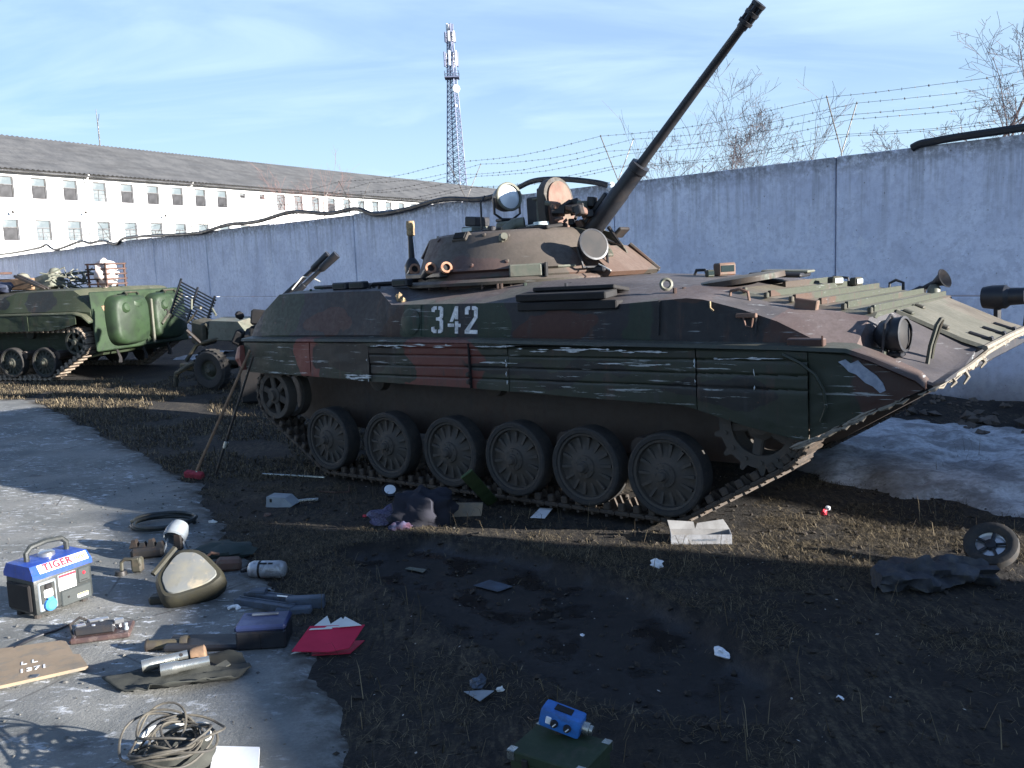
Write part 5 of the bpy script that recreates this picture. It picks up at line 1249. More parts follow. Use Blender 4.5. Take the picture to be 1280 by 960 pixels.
for k, y in enumerate((0.56, -0.56)):
    m = MB(); L_ = []
    for dx, s_ in ((0.0, 1.0), (-0.14, 0.99), (-0.24, 0.94), (-0.28, 0.84)):
        lp_ = []
        for j in range(24):
            a = 2 * pi * j / 24; ex_ = 4.0
            cy = abs(cos(a)) ** (2 / ex_) * (1 if cos(a) >= 0 else -1) * 0.50 * s_; cz = abs(sin(a)) ** (2 / ex_) * (1 if sin(a) >= 0 else -1) * 0.50 * s_
            lp_.append(Vector((-4.82 + dx, y + cy, 1.17 + cz)))
        L_.append(lp_)
    m.loft(L_); dr = m.build('rear_door', M['doorgreen'], v2, 40)
    m = MB(); m.lathe([(0.0, 0.05), (0.07, 0.045), (0.11, 0.0)], (-5.10, y + 0.22, 1.42), (-1, 0.1, 0.2), 16); m.build('port', M['doorgreen'], dr)
    m = MB(); m.tube([(-5.06, y + 0.1, 1.66), (-5.0, y + 0.1, 1.71), (-5.0, y - 0.22, 1.71), (-5.06, y - 0.22, 1.66)], 0.02, 6); m.build('handle', M['olive'], dr)
    m = MB(); m.lathe([(0.0, 0.06), (0.15, 0.05), (0.2, 0.0)], (-5.0, y - 0.14, 1.58), (-0.8, 0, 0.6), 18); m.build('filler_cover', M['doorgreen'], dr)
m = MB(); m.rbox((-5.06, 0.0, 1.1), (0.05, 0.05, 0.9), 0.01); m.build('door_post', M['greygreen'], v2, 30)
m = MB(); m.tube([(-5.11, -0.2, 1.02), (-5.10, -0.55, 1.30), (-5.08, -0.95, 1.62)], 0.035, 8); m.build('tow_bar', M['olive'], v2)
m = MB(); m.rbox((-4.6, 1.15, 1.42), (0.42, 0.30, 0.11), 0.01, (0, 0, -0.1)); m.build('wooden_block', M['rustring'], v2, 30)
for y in (0.78, 0.05, -0.7): 
    m = MB(); m.tube([(-4.78, y, 0.60), (-4.85, y, 0.42), (-4.83, y, 0.34)], [0.02, 0.035, 0.05], 6); m.build('tow_hook', M['lens_dusty'], v2)
# 26 on the right door
bpy_cu = bpy.data.curves.new('door_number', 'FONT'); bpy_cu.body = '26'; bpy_cu.size = 0.30; bpy_cu.extrude = 0.003
tmp = bpy.data.objects.new('tmp', bpy_cu); COL.objects.link(tmp); dg = bpy.context.evaluated_depsgraph_get()
me = bpy.data.meshes.new_from_object(tmp.evaluated_get(dg)); bpy.data.objects.remove(tmp); me.materials.clear(); me.materials.append(M['lens_dusty'])
o = link('number', me, v2); o.matrix_local = frame(Vector((-5.112, -0.30, 1.12)), Vector((0, -1, 0)), Vector((0, 0, 1)), Vector((-1, 0, 0)))

def on_v2(X, Y, z): return O2 + F2 * X + L2 * Y + Vector((0, 0, z))
DK = 1.825
# junk on its roof
M['wood'] = plain('weathered_wood', (0.24, 0.15, 0.09), (0.17, 0.105, 0.065), 8, 0.85, dirt=(0.08, 0.06, 0.05), dirt_amt=0.4)
M['wood_pale'] = plain('pale_plywood', (0.26, 0.195, 0.13), (0.21, 0.16, 0.11), 3.5, 0.75, dirt=(0.16, 0.145, 0.12), dirt_amt=0.6)
M['rustbar'] = plain('rusty_bar', (0.085, 0.045, 0.034), (0.06, 0.036, 0.03), 12, 0.85)
M['sack'] = plain('pale_sackcloth', (0.62, 0.50, 0.46), (0.50, 0.40, 0.36), 7, 0.95)
M['sack_white'] = plain('white_sackcloth', (0.74, 0.72, 0.70), (0.62, 0.6, 0.58), 7, 0.95)
ck = thing('slatted_crate', 'brown slatted crate holding pale sacks on the green vehicle roof', 'crate', on_v2(-4.28, 0.30, DK), a2)
for x in (-0.22, 0.0, 0.22):
    for y in (-0.26, 0.26):
        m = MB(); m.rbox((x, y, 0.24), (0.035, 0.035, 0.48), 0.004); m.build('post', M['rustbar'], ck, 0)
for y in (-0.285, 0.285):
    for z in (0.06, 0.16, 0.26, 0.36, 0.46):
        m = MB(); m.rbox((0, y, z), (0.52, 0.010, 0.03), 0.002); m.build('slat', M['rustbar'], ck, 0)
for x in (-0.25, 0.25):
    for z in (0.06, 0.16, 0.26, 0.36, 0.46):
        m = MB(); m.rbox((x, 0, z), (0.010, 0.55, 0.03), 0.002); m.build('slat', M['rustbar'], ck, 0)
for k, (x, y, mt, l_) in enumerate(((-0.06, 0.10, 'sack', 'pinkish sack stuffed in the slatted crate'), (0.06, -0.10, 'sack_white', 'white sack bulging from the top of the slatted crate'))):
    p = on_v2(-4.28, 0.30, DK) + F2 * x + L2 * y; m = MB(); m.ball((0, 0, 0.28), 0.23, 18, 12, (0.85, 0.95, 1.15), 0.35, k + 3); o = m.build('sack', M[mt]); o.location = p; o.rotation_euler = (0, 0, a2); tag(o, l_, 'sack')
def junk(name, label, cat, X, Y, mb, mat, z=DK, rz=0.0, group=None):
    o = mb.build(name, mat, None, 40); o.location = on_v2(X, Y, z); o.rotation_euler = (0, 0, a2 + rz); tag(o, label, cat, group); return o
m = MB(); m.lathe([(0.0, 0.20), (0.10, 0.17), (0.15, 0.08), (0.16, 0.0), (0.13, -0.02), (0, -0.02)], (0, 0, 0.02), 'Z', 16); junk('helmet', 'grey green domed cap lying left on the green vehicle roof', 'helmet', -2.35, 0.55, m, M['greygreen'], DK + 0.14)
m = MB(); m.lathe([(0.0, 0.17), (0.08, 0.15), (0.12, 0.08), (0.125, 0.0), (0.0, -0.02)], (0, 0, 0.05), 'Z', 16); m.lathe([(0.07, 0), (0.07, 0.08), (0, 0.08)], (0, 0, -0.03), 'Z', 12); junk('lamp_dome', 'small pale green dome in the middle of the green vehicle roof', 'lamp', -3.0, 0.35, m, M['greygreen'], DK + 0.22)
m = MB(); m.rbox((0, 0, 0.12), (0.9, 0.45, 0.24), 0.02); junk('ammunition_box', 'brown wooden box on the left of the green vehicle roof', 'box', -2.35, 0.55, m, M['wood'])
m = MB(); m.rbox((0, 0, 0.12), (0.55, 0.4, 0.30), 0.03, (0.1, 0.25, 0)); junk('metal_box', 'tilted olive metal box in the middle of the green vehicle roof', 'box', -2.95, 0.5, m, M['greygreen'])
m = MB(); m.rbox((0, 0, 0.05), (0.7, 0.10, 0.05), 0.01, (0, -0.42, 0.2)); m.rbox((0.02, 0.09, 0.05), (0.7, 0.05, 0.05), 0.01, (0, -0.42, 0.2)); junk('bent_rail', 'dark bent rails slanting across the green vehicle roof', 'rail', -3.05, 0.95, m, M['steel_dark'], DK + 0.10)
rj = random.Random(77)
m = MB()
for k in range(26):
    p = Vector((rj.uniform(-.45, .45), rj.uniform(-.35, .35), rj.uniform(0.03, 0.30)))
    m.tube([p, p + Vector((rj.gauss(0, .14), rj.gauss(0, .14), rj.gauss(0, .10))), p + Vector((rj.gauss(0, .2), rj.gauss(0, .2), rj.gauss(0, .13)))], rj.uniform(0.01, 0.025), 5)
junk('scrap_heap', 'tangle of green and yellow pipe scrap on the green vehicle roof beside the slatted crate', 'scrap', -3.45, 0.35, m, M['greygreen'])
m = MB(); m.ball((0, 0, 0.12), 0.22, 14, 8, (1.7, 0.8, 0.55), 0.5, 4); junk('tarpaulin', 'dark blue crumpled tarpaulin at the left end of the green vehicle roof', 'tarpaulin', -2.15, 1.0, m, plain('blue_tarp', (0.03, 0.035, 0.06), (0.05, 0.06, 0.09), 9, 0.6), DK - 0.05)
m = MB(); m.rbox((0, 0, 0.20), (0.06, 0.06, 0.5), 0.008); m.rbox((0, 0, 0.36), (0.10, 0.9, 0.05), 0.008); junk('rusty_frame', 'rusty upright frame at the left edge of the green vehicle roof', 'frame', -1.93, 0.9, m, M['rustbar'])

# dark slatted rack leaning behind the gun carriage
rk = thing('slatted_rack', 'dark steel slatted rack leaning between the green vehicle and the gun carriage', 'rack')
A, B_ = atd(228, 352, 16.3), atd(268, 373, 15.9); C_ = atd(225, 392, 16.3)
ex_ = (B_ - A); lx = ex_.length; ex_.normalize(); ey = (C_ - A); ly = 0.68; ey = (ey - ex_ * ey.dot(ex_)).normalized(); rk.matrix_world = frame(A, ex_, ey, ex_.cross(ey))
for k in range(12):
    m = MB(); m.box((lx / 2, 0.02 + k * (0.6 / 11) , 0), (lx + 0.1, 0.026, 0.02)); m.build('slat', M['gun_black'], rk, 0)
for x in (-0.02, lx * 0.5, lx + 0.02):
    m = MB(); m.box((x, ly / 2 - 0.05, -0.025), (0.03, ly, 0.028)); m.build('bar', M['gun_black'], rk, 0)

# ------------------------------------------------------------------ towed twin gun behind the big vehicle
zw = gat(267, 487); ZD = 15.1
tg = thing('towed_gun', 'two wheeled towed twin barrel gun with pale green ammunition box', 'gun carriage', (zw.x, zw.y, zw.z), R(-24))
def tw_wheel(y):
    m = MB(); m.lathe([(0.17, -0.075), (0.2, -0.10), (0.30, -0.10), (0.345, -0.06), (0.35, 0.0), (0.345, 0.06), (0.30, 0.10), (0.2, 0.10), (0.17, 0.075)], (0, y, 0.345), 'Y', 32)
    for k in range(26):
        a = 2 * pi * k / 26; q = Matrix.Rotation(a, 3, 'Y'); m.box(Vector((0, y, 0.345)) + q @ Vector((0.349, 0, 0)), (0.014, 0.16, 0.04), q)
    o = m.build('tyre', M['rubber'], tg, 40)
    m = MB(); m.lathe([(0.0, -0.10), (0.04, -0.10), (0.06, -0.07), (0.10, -0.055), (0.12, -0.02), (0.155, -0.03), (0.175, -0.07), (0.18, -0.07), (0.18, 0.07), (0, 0.05)], (0, y, 0.345), 'Y', 28)
    for k in range(5): m.cyl((0.075 * cos(2 * pi * k / 5), y - 0.085, 0.345 + 0.075 * sin(2 * pi * k / 5)), (0.075 * cos(2 * pi * k / 5), y - 0.06, 0.345 + 0.075 * sin(2 * pi * k / 5)), 0.011, seg=6)
    m.build('rim', M['olive'], o, 40)
tw_wheel(0.0); tw_wheel(1.25)
m = MB(); m.tube([(0, 0.05, 0.345), (0, 1.2, 0.345)], 0.05, 8); m.rbox((0.15, 0.62, 0.42), (1.5, 0.5, 0.10), 0.02); m.rbox((-0.55, 0.3, 0.32), (0.7, 0.16, 0.12), 0.02, (0, 0.15, 0.2)); m.build('chassis', M['olive'], tg)
m = MB(); m.tube([(-0.15, 0.1, 0.55), (-0.55, 0.1, 0.42), (-0.95, 0.15, 0.25), (-1.0, 0.15, 0.02)], 0.045, 8); m.build('leg', M['olive'], tg)
m = MB(); m.tube([(-0.55, 0.0, 0.50), (-0.30, 0.02, 0.78), (0.15, 0.05, 0.88), (0.5, 0.1, 0.85)], 0.035, 8); m.build('rail', M['olive'], tg)
m = MB(); m.loft([[Vector((x, y, z)) for x, z in pr] for y, pr in ((0.02, ((-0.05, 0.86), (0.55, 0.84), (0.78, 0.98), (0.62, 1.16), (0.02, 1.18))), (0.50, ((-0.15, 0.90), (0.55, 0.88), (0.80, 1.0), (0.60, 1.22), (-0.10, 1.22))))]); m.build('ammunition_box', M['greygreen'], tg, 20)
m = MB(); m.rbox((-0.28, 0.2, 0.98), (0.32, 0.35, 0.42), 0.04, (0.1, 0.2, 0)); m.build('sight_box', M['olive'], tg, 30)
for k in range(12):
    p = Vector((rj.uniform(-.55, -.05), rj.uniform(0, .4), rj.uniform(0.75, 1.45))); m = MB(); m.tube([p, p + Vector((rj.gauss(0, .12), rj.gauss(0, .1), rj.gauss(0, .1)))], rj.uniform(0.015, 0.04), 7); m.build('fitting', M[rj.choice(['olive', 'greygreen', 'steel_dark'])], tg)
m = MB(); m.rbox((0.95, 0.6, 1.05), (0.5, 0.5, 0.45), 0.04, (0, 0.2, 0)); m.rbox((0.55, 0.6, 0.7), (0.5, 0.35, 0.6), 0.04); m.build('mounting', M['steel_dark'], tg, 30)
inv = (Matrix.Translation((zw.x, zw.y, zw.z)) @ Matrix.Rotation(R(-24), 4, 'Z')).inverted()
for k, (e0, e1, sc_) in enumerate((((322, 402), (411, 318), 15.4), ((332, 402), (421, 318), 15.2))):
    a, b = inv @ atd(*e0, sc_), inv @ atd(*e1, sc_ - 0.3); d = b - a
    m = MB(); m.tube([a, a + d * 0.55, a + d * 0.555, a + d * 0.78], [0.055, 0.05, 0.038, 0.036], 12); br = m.build('barrel', M['gun_black'], tg, 40)
    m = MB(); m.tube([a + d * 0.77, a + d * 0.79, a + d * 1.0], [0.045, 0.062, 0.072], 12); m.build('flash_hider', M['gun_black'], br, 40)
a = inv @ atd(345, 370, 15.0); 
m = MB(); m.tube([inv @ atd(*q, 15.05) for q in ((365, 362), (378, 346), (390, 347), (400, 352))], 0.012, 5); m.build('cord', M['rope'], tg)
# dark scrap wheels left of the rear of the big vehicle
sc_ = gat(318, 462); m = MB()
for k in range(9):
    p = Vector((rj.uniform(-.3, .3), rj.uniform(0, .5), rj.uniform(.9, 1.35))); m.rbox(p, (rj.uniform(.1, .3), rj.uniform(.1, .3), rj.uniform(.1, .3)), 0.03, (rj.uniform(-.6, .6), rj.uniform(-.6, .6), 0))
m.rbox((0, 0.3, 0.5), (0.5, 0.4, 1.0), 0.03)
o = m.build('scrap_block', M['black'], None, 30); o.location = atd(316, 462, 13.4); o.location.z = 0; tag(o, 'dark block of scrap metal behind the rear of the numbered vehicle', 'scrap')
# ------------------------------------------------------------------ things strewn on the yard
def put(name, label, cat, px, py, rz=0.0, group=None, dz=0.0):
    p = gat(px, py); p.z += dz; return thing(name, label, cat, p, rz, group)
def text_mesh(s, size, ext=0.0015, shear=0.0, space=1.0, bold=0.0):
    cu = bpy.data.curves.new('lettering', 'FONT'); cu.body = s; cu.size = size; cu.extrude = ext; cu.shear = shear; cu.offset = bold; cu.space_character = space; cu.align_x = 'CENTER'; cu.align_y = 'CENTER'
    ob = bpy.data.objects.new('tmp', cu); COL.objects.link(ob); dg = bpy.context.evaluated_depsgraph_get()
    me = bpy.data.meshes.new_from_object(ob.evaluated_get(dg)); bpy.data.objects.remove(ob); me.materials.clear(); return me
def text_on(s, size, mat, parent, loc, xa, ya, name='lettering', **k):
    me = text_mesh(s, size, **k); me.materials.append(mat); o = link(name, me, parent); za = Vector(xa).cross(Vector(ya)); o.matrix_local = frame(Vector(loc), Vector(xa), Vector(ya), za); return o
def shade(name, c, rough=0.55, c2=None, sc=12, **k): return plain(name, c, c2 or tuple(q * 0.8 for q in c), sc, rough, **k)
M['blue'] = shade('blue_plastic', (0.020, 0.065, 0.34), 0.4, dirt=(0.06, 0.07, 0.12), dirt_amt=0.3)
M['char'] = shade('charcoal_plastic', (0.026, 0.030, 0.030), 0.5, dirt=(0.07, 0.067, 0.06), dirt_amt=0.25)
M['char2'] = shade('charcoal_panel', (0.042, 0.048, 0.048), 0.5)
M['label_white'] = shade('white_label', (0.78, 0.78, 0.78), 0.4, bump=0.02)
M['grey'] = shade('light_grey_plastic', (0.22, 0.245, 0.27), 0.5)
M['red'] = shade('red_plastic', (0.55, 0.03, 0.05), 0.45)
M['skyblue'] = shade('sky_blue_plastic', (0.06, 0.26, 0.62), 0.4)
M['yellow'] = shade('yellow_label', (0.65, 0.6, 0.08), 0.5)

# portable generator
A, B_ = gat(47, 777), gat(119, 750)
rz = atan2(B_.y - A.y, B_.x - A.x); gw = (B_ - A).length
ge = thing('generator', 'blue topped portable generator with white label standing on the asphalt', 'generator', A, rz)
gdp, gh = 0.27, 0.245
def gl(x, y, z): return Vector((x, y, z))
m = MB(); m.rbox((gw / 2, gdp / 2, 0.035 + 0.10), (gw, gdp, 0.215), 0.022, None, 2); m.build('body', M['char'], ge, 40)
m = MB(); m.loft([[gl(0.006, 0.0, 0.235), gl(gw - 0.006, 0.0, 0.235), gl(gw - 0.006, gdp, 0.235), gl(0.006, gdp, 0.235)], [gl(-0.004, -0.005, 0.236), gl(gw + 0.004, -0.005, 0.236), gl(gw + 0.004, gdp + 0.004, 0.236), gl(-0.004, gdp + 0.004, 0.236)], [gl(-0.004, -0.004, 0.262), gl(gw + 0.004, -0.004, 0.262), gl(gw + 0.004, gdp + 0.004, 0.262), gl(-0.004, gdp + 0.004, 0.262)],
    [gl(0.004, 0.030, 0.312), gl(gw - 0.004, 0.030, 0.312), gl(gw - 0.004, gdp - 0.02, 0.312), gl(0.004, gdp - 0.02, 0.312)], [gl(0.03, 0.06, 0.318), gl(gw - 0.03, 0.06, 0.318), gl(gw - 0.03, gdp - 0.05, 0.318), gl(0.03, gdp - 0.05, 0.318)]])
tk = m.build('fuel_tank', M['blue'], ge, 30)
sl_n = Vector((0, -0.05, 0.034)).normalized(); sl_u = Vector((0, 0.034, 0.05)).normalized()
m = MB(); c0 = gl(gw * 0.54, 0.013, 0.287); m.box(c0, (gw * 0.84, 0.004, 0.052), Matrix((Vector((1, 0, 0)), -sl_n, sl_u)).transposed()); m.build('name_strip', M['label_white'], tk, 0)
text_on('TIGER', 0.056, M['red'], tk, c0 - Vector((gw * 0.10, 0, 0)) + sl_n * 0.005, (1, 0, 0), sl_u, space=1.2, bold=0.0022)
m = MB(); R3_ = Matrix((Vector((1, 0, 0)), -sl_n, sl_u)).transposed()
for k_ in range(6): m.box(c0 + Vector((gw * (0.20 + 0.032 * k_), 0, 0)) + sl_n * 0.004 + sl_u * (0.004 if k_ % 2 else -0.003), (0.008, 0.003, 0.018), R3_)
m.build('emblem', M['yellow'], tk, 0)
m = MB(); m.lathe([(0.0, 0.03), (0.03, 0.03), (0.045, 0.022), (0.047, 0.0)], (gw * 0.5, gdp * 0.52, 0.316), 'Z', 24); m.build('fuel_cap', M['chrome'], tk)
m = MB(); m.tube([(gw * 0.16, gdp * 0.5, 0.30), (gw * 0.16, gdp * 0.5, 0.365), (gw * 0.24, gdp * 0.5, 0.395), (gw * 0.5, gdp * 0.5, 0.405), (gw * 0.76, gdp * 0.5, 0.395), (gw * 0.84, gdp * 0.5, 0.365), (gw * 0.84, gdp * 0.5, 0.30)], 0.016, 8); m.build('handle', M['char'], ge)
def gpanel(x0, x1, z0, z1, d, mat, name, parent=ge, r=0.006):
    m = MB(); m.rbox((gw * (x0 + x1) / 2, -d / 2 + 0.003, (z0 + z1) / 2), (gw * (x1 - x0), d + 0.006, z1 - z0), r); return m.build(name, M[mat], parent, 30)
so = gpanel(0.06, 0.36, 0.045, 0.215, 0.006, 'grey', 'socket_panel'); gpanel(0.08, 0.34, 0.085, 0.205, 0.009, 'char', 'inset', so); gpanel(0.135, 0.29, 0.12, 0.168, 0.014, 'label_white', 'breaker', so); gpanel(0.155, 0.27, 0.172, 0.20, 0.020, 'black', 'switch', so)
m = MB(); m.lathe([(0.0, 0.03), (0.025, 0.03), (0.036, 0.02), (0.038, 0.0)], (gw * 0.215, -0.004, 0.078), (0, -1, 0), 20); m.rbox((gw * 0.215, -0.02, 0.115), (0.035, 0.02, 0.015), 0.004); m.build('socket_lid', M['skyblue'], so)
lb = gpanel(0.40, 0.70, 0.128, 0.222, 0.005, 'label_white', 'spec_label', r=0.002); gpanel(0.405, 0.695, 0.205, 0.2205, 0.0065, 'red', 'red_band', lb, 0.001)
for q in range(4): gpanel(0.43, 0.67, 0.142 + 0.014 * q, 0.1445 + 0.014 * q, 0.0062, 'grey', 'print_line', lb, 0.0005)
sw = gpanel(0.74, 0.95, 0.135, 0.225, 0.006, 'char2', 'switch_plate'); gpanel(0.815, 0.865, 0.182, 0.203, 0.014, 'red', 'rocker', sw); gpanel(0.77, 0.90, 0.147, 0.153, 0.008, 'black', 'slot', sw)
cv = gpanel(0.42, 0.95, 0.03, 0.122, 0.007, 'char2', 'access_cover'); gpanel(0.51, 0.57, 0.07, 0.088, 0.010, 'black', 'keyhole', cv); yl = gpanel(0.69, 0.88, 0.052, 0.076, 0.009, 'label_white', 'warning_label', cv, 0.001); gpanel(0.695, 0.875, 0.067, 0.0755, 0.0105, 'yellow', 'yellow_band', yl, 0.0005)
for x in (0.1, 0.9):
    for y in (0.2, 0.8):
        m = MB(); m.cyl((gw * x, gdp * y, 0), (gw * x, gdp * y, 0.04), 0.022, 0.018, 10); m.build('foot', M['rubber'], ge)
m = MB(); m.lathe([(0.0, 0.035), (0.03, 0.03), (0.035, 0.0)], (gw, gdp * 0.4, 0.15), 'X', 14); m.build('starter_knob', M['chrome'], ge)
m = MB(); m.rbox((-0.006, gdp / 2, 0.13), (0.02, gdp * 0.8, 0.16), 0.008); vn = m.build('vent', M['black'], ge, 30)

# worn seat cushion lying tilted on its rubber rim
M['seat_top'] = None
t = NT('worn_seat_cover'); n1 = t.noise(5, 5, 0.6); n2 = t.noise(14, 5, 0.65)
col = t.mix(t.ramp(n1, 0.4, 0.62), (0.15, 0.155, 0.15), (0.19, 0.18, 0.145)); col = t.mix(t.ramp(t.noise(7, 4, 0.6, t.map(loc=(3, 1, 0))), 0.55, 0.66), col, (0.28, 0.24, 0.18)); col = t.mix(t.ramp(n2, 0.55, 0.75, 0, 0.6), col, (0.10, 0.10, 0.075))
M['seat_top'] = t.fin(col, 0.6, 0, t.bump(n2, 0.2, 0.004))
M['seat_rim'] = plain('olive_seat_rim', (0.040, 0.037, 0.023), (0.028, 0.026, 0.018), 9, 0.65, dirt=(0.03, 0.03, 0.025), dirt_amt=0.5)
p = gat(237, 755); seat = thing('seat_cushion', 'worn pentagonal vehicle seat cushion with olive rim tilted on the asphalt', 'seat', p, 0)
poly = [(-.186, -.011), (-.097, -.165), (.124, -.075), (.185, .005), (.013, .176), (-.117, .176)]
for _ in range(2):                                    # round the corners
    poly = [q for a, b in zip(poly, poly[1:] + poly[:1]) for q in ((a[0] * .82 + b[0] * .18, a[1] * .82 + b[1] * .18), (a[0] * .18 + b[0] * .82, a[1] * .18 + b[1] * .82))]
Rm = Matrix.Translation((0, 0.06, 0.14)) @ Matrix.Rotation(R(34), 4, 'X') @ Matrix.Rotation(R(3), 4, 'Y')
def scl(pl, k): return [(x * k, y * k) for x, y in pl]
m = MB(); m.loft([[Rm @ Vector((x, y, z)) for x, y in scl(poly, k)] for k, z in ((0.85, -0.13), (1.10, -0.11), (1.20, -0.05), (1.18, 0.0), (1.06, 0.03), (0.93, 0.032))]); m.build('rim', M['seat_rim'], seat, 50)
m = MB(); L_ = []
for k, z in ((0.95, 0.025), (0.90, 0.040), (0.6, 0.046), (0.2, 0.044)): L_.append([Rm @ Vector((x, y, z + 0.006 * fbm(x, y, 2, 9, 2))) for x, y in scl(poly, k)])
m.loft(L_); m.build('cushion_top', M['seat_top'], seat, 50)
m = MB(); m.tube([Rm @ Vector((x, y, 0.035)) for x, y in ((-0.215, 0.0), (-0.135, 0.195))], 0.018, 6); m.build('hinge_bar', M['seat_rim'], seat)
m = MB(); m.rbox((-0.19, 0.05, 0.02), (0.12, 0.08, 0.05), 0.012); m.build('hinge_foot', M['seat_rim'], seat)

# coil of hose behind the seat
def coil(name, label, px, py, rx, ry, turns, r, mat, seed, cat='hose', rz=0.0, lift=0.015, jit=0.12, tail=None):
    rn = random.Random(seed); pts = []; n = int(turns * 26)
    for i in range(n):
        a = 2 * pi * i / 26; k = 1 + jit * NZ.noise(Vector((cos(a) * 0.8 + seed, sin(a) * 0.8, i / 26 * 0.9)))
        x, y = rx * cos(a) * k, ry * sin(a) * k; pts.append(Vector((x, y, r + lift * (i / 26) + 0.6 * lift * abs(NZ.noise(Vector((seed, i * 0.15, 3)))))))
    if tail: pts += [Vector(q) for q in tail]
    m = MB(); m.tube(pts, r, 7); o = m.build(name, M[mat], None, 60); p = gat(px, py); o.location = p; o.rotation_euler = (0, 0, rz); tag(o, label, cat); return o
coil('hose', 'coil of grey black hose lying behind the seat cushion', 205, 657, 0.235, 0.20, 2.6, 0.015, 'char', 3, 'hose')
# funnel-shaped grey lamp housing on legs
o = put('lamp_housing', 'grey funnel shaped lamp housing on thin legs behind the seat cushion', 'lamp', 222, 692)
m = MB(); m.lathe([(0.03, 0.10), (0.06, 0.085), (0.078, 0.03), (0.08, -0.03), (0.07, -0.04), (0.066, 0.02), (0.02, 0.06)], (0, 0, 0.14), (0.1, 0.75, 0.5), 22); m.build('housing', M['grey'], o, 40)
for x, y in ((-0.09, -0.05), (0.09, -0.05), (0.04, 0.09), (-0.05, 0.08)):
    m = MB(); m.tube([(x * 0.5, y * 0.5, 0.12), (x, y, 0.0)], 0.009, 6); m.build('leg', M['grey'], o)
m = MB(); m.rbox((0.03, -0.04, 0.10), (0.06, 0.05, 0.12), 0.01); m.build('clamp', M['steel_dark'], o, 30)
# dark toothed gear lump and bent bracket left of the seat
o = put('machine_part', 'dark toothed machine part lying left of the lamp housing', 'machine part', 186, 696)
m = MB(); m.rbox((0, 0, 0.04), (0.22, 0.12, 0.08), 0.02, (0, 0, 0.2)); m.build('body', M['steel_dark'], o, 30)
for k in range(4):
    m = MB(); m.loft([[Vector((-.09 + .06 * k + a, b, 0.07)) for a, b in ((-.03, -.03), (.03, -.03), (.03, .03), (-.03, .03))], [Vector((-.09 + .06 * k + a, b, 0.13 - 0.02 * (k % 2))) for a, b in ((-.012, -.02), (.012, -.02), (.012, .02), (-.012, .02))]]); m.build('tooth', M['steel_dark'], o, 20)
o = put('bent_bracket', 'olive bent bracket with a round foot left of the seat cushion', 'bracket', 162, 718)
m = MB(); m.tube([(-0.05, 0, 0.0), (-0.05, 0.01, 0.08), (-0.03, 0.01, 0.10), (0.06, 0.0, 0.10), (0.08, 0, 0.06)], 0.012, 7); m.rbox((0.05, 0.02, 0.06), (0.07, 0.06, 0.10), 0.012); m.build('arm', M['olive'], o)
m = MB(); m.lathe([(0.0, 0.03), (0.035, 0.028), (0.04, 0.0)], (-0.055, 0, 0), 'Z', 14); m.build('foot', M['steel_dark'], o)
m = MB(); m.ball((0, 0, 0.03), 0.14, 16, 8, (1.5, 1.0, 0.32), 0.5, 12); o = m.build('rag', plain('dark_green_rag', (0.03, 0.045, 0.042), (0.05, 0.06, 0.055), 9, 0.9)); o.location = gat(280, 692); tag(o, 'flat dark green rag lying right of the lamp housing', 'rag')
m = MB(); m.rbox((0, 0, 0.04), (0.16, 0.11, 0.08), 0.02, (0, 0.1, 0.3)); m.tube([(-0.07, 0, 0.06), (-0.12, -0.03, 0.05), (-0.14, -0.04, 0.10), (-0.10, -0.03, 0.13), (-0.06, 0, 0.11)], 0.010, 6); o = m.build('valve_body', M['rustplate']); o.location = gat(287, 712); tag(o, 'reddish brown valve body with a looped pipe right of the seat cushion', 'machine part')
# silver gas bottle
p = gat(336, 722); gb = thing('gas_bottle', 'short silver gas bottle lying on its side on the soil', 'bottle', p, R(-6))
m = MB(); m.lathe([(0.0, -0.135), (0.02, -0.133), (0.045, -0.12), (0.055, -0.095), (0.056, 0.085), (0.048, 0.108), (0.03, 0.118), (0, 0.12)], (0, 0, 0.057), 'X', 28); m.build('body', plain('silver_paint', (0.50, 0.51, 0.53), (0.42, 0.43, 0.45), 9, 0.38, 0.35, dirt=(0.16, 0.14, 0.12), dirt_amt=0.5), gb, 50)
m = MB(); m.cyl((-0.125, 0, 0.057), (-0.165, 0, 0.05), 0.014, seg=10); m.rbox((-0.165, 0, 0.05), (0.03, 0.045, 0.02), 0.005); m.build('valve', M['steel_dark'], gb)
m = MB(); m.lathe([(0.0568, -0.055), (0.0575, -0.05), (0.0575, -0.045), (0.0568, -0.04)], (0, 0, 0.057), 'X', 28); m.build('band', M['steel_dark'], gb)
m = MB()
for x, w_ in ((-0.02, 0.05), (0.03, 0.03)): m.box((x, -0.03, 0.106), (w_, 0.012, 0.002), (0.5, 0, 0))
m.build('mark', M['black'], gb, 0)
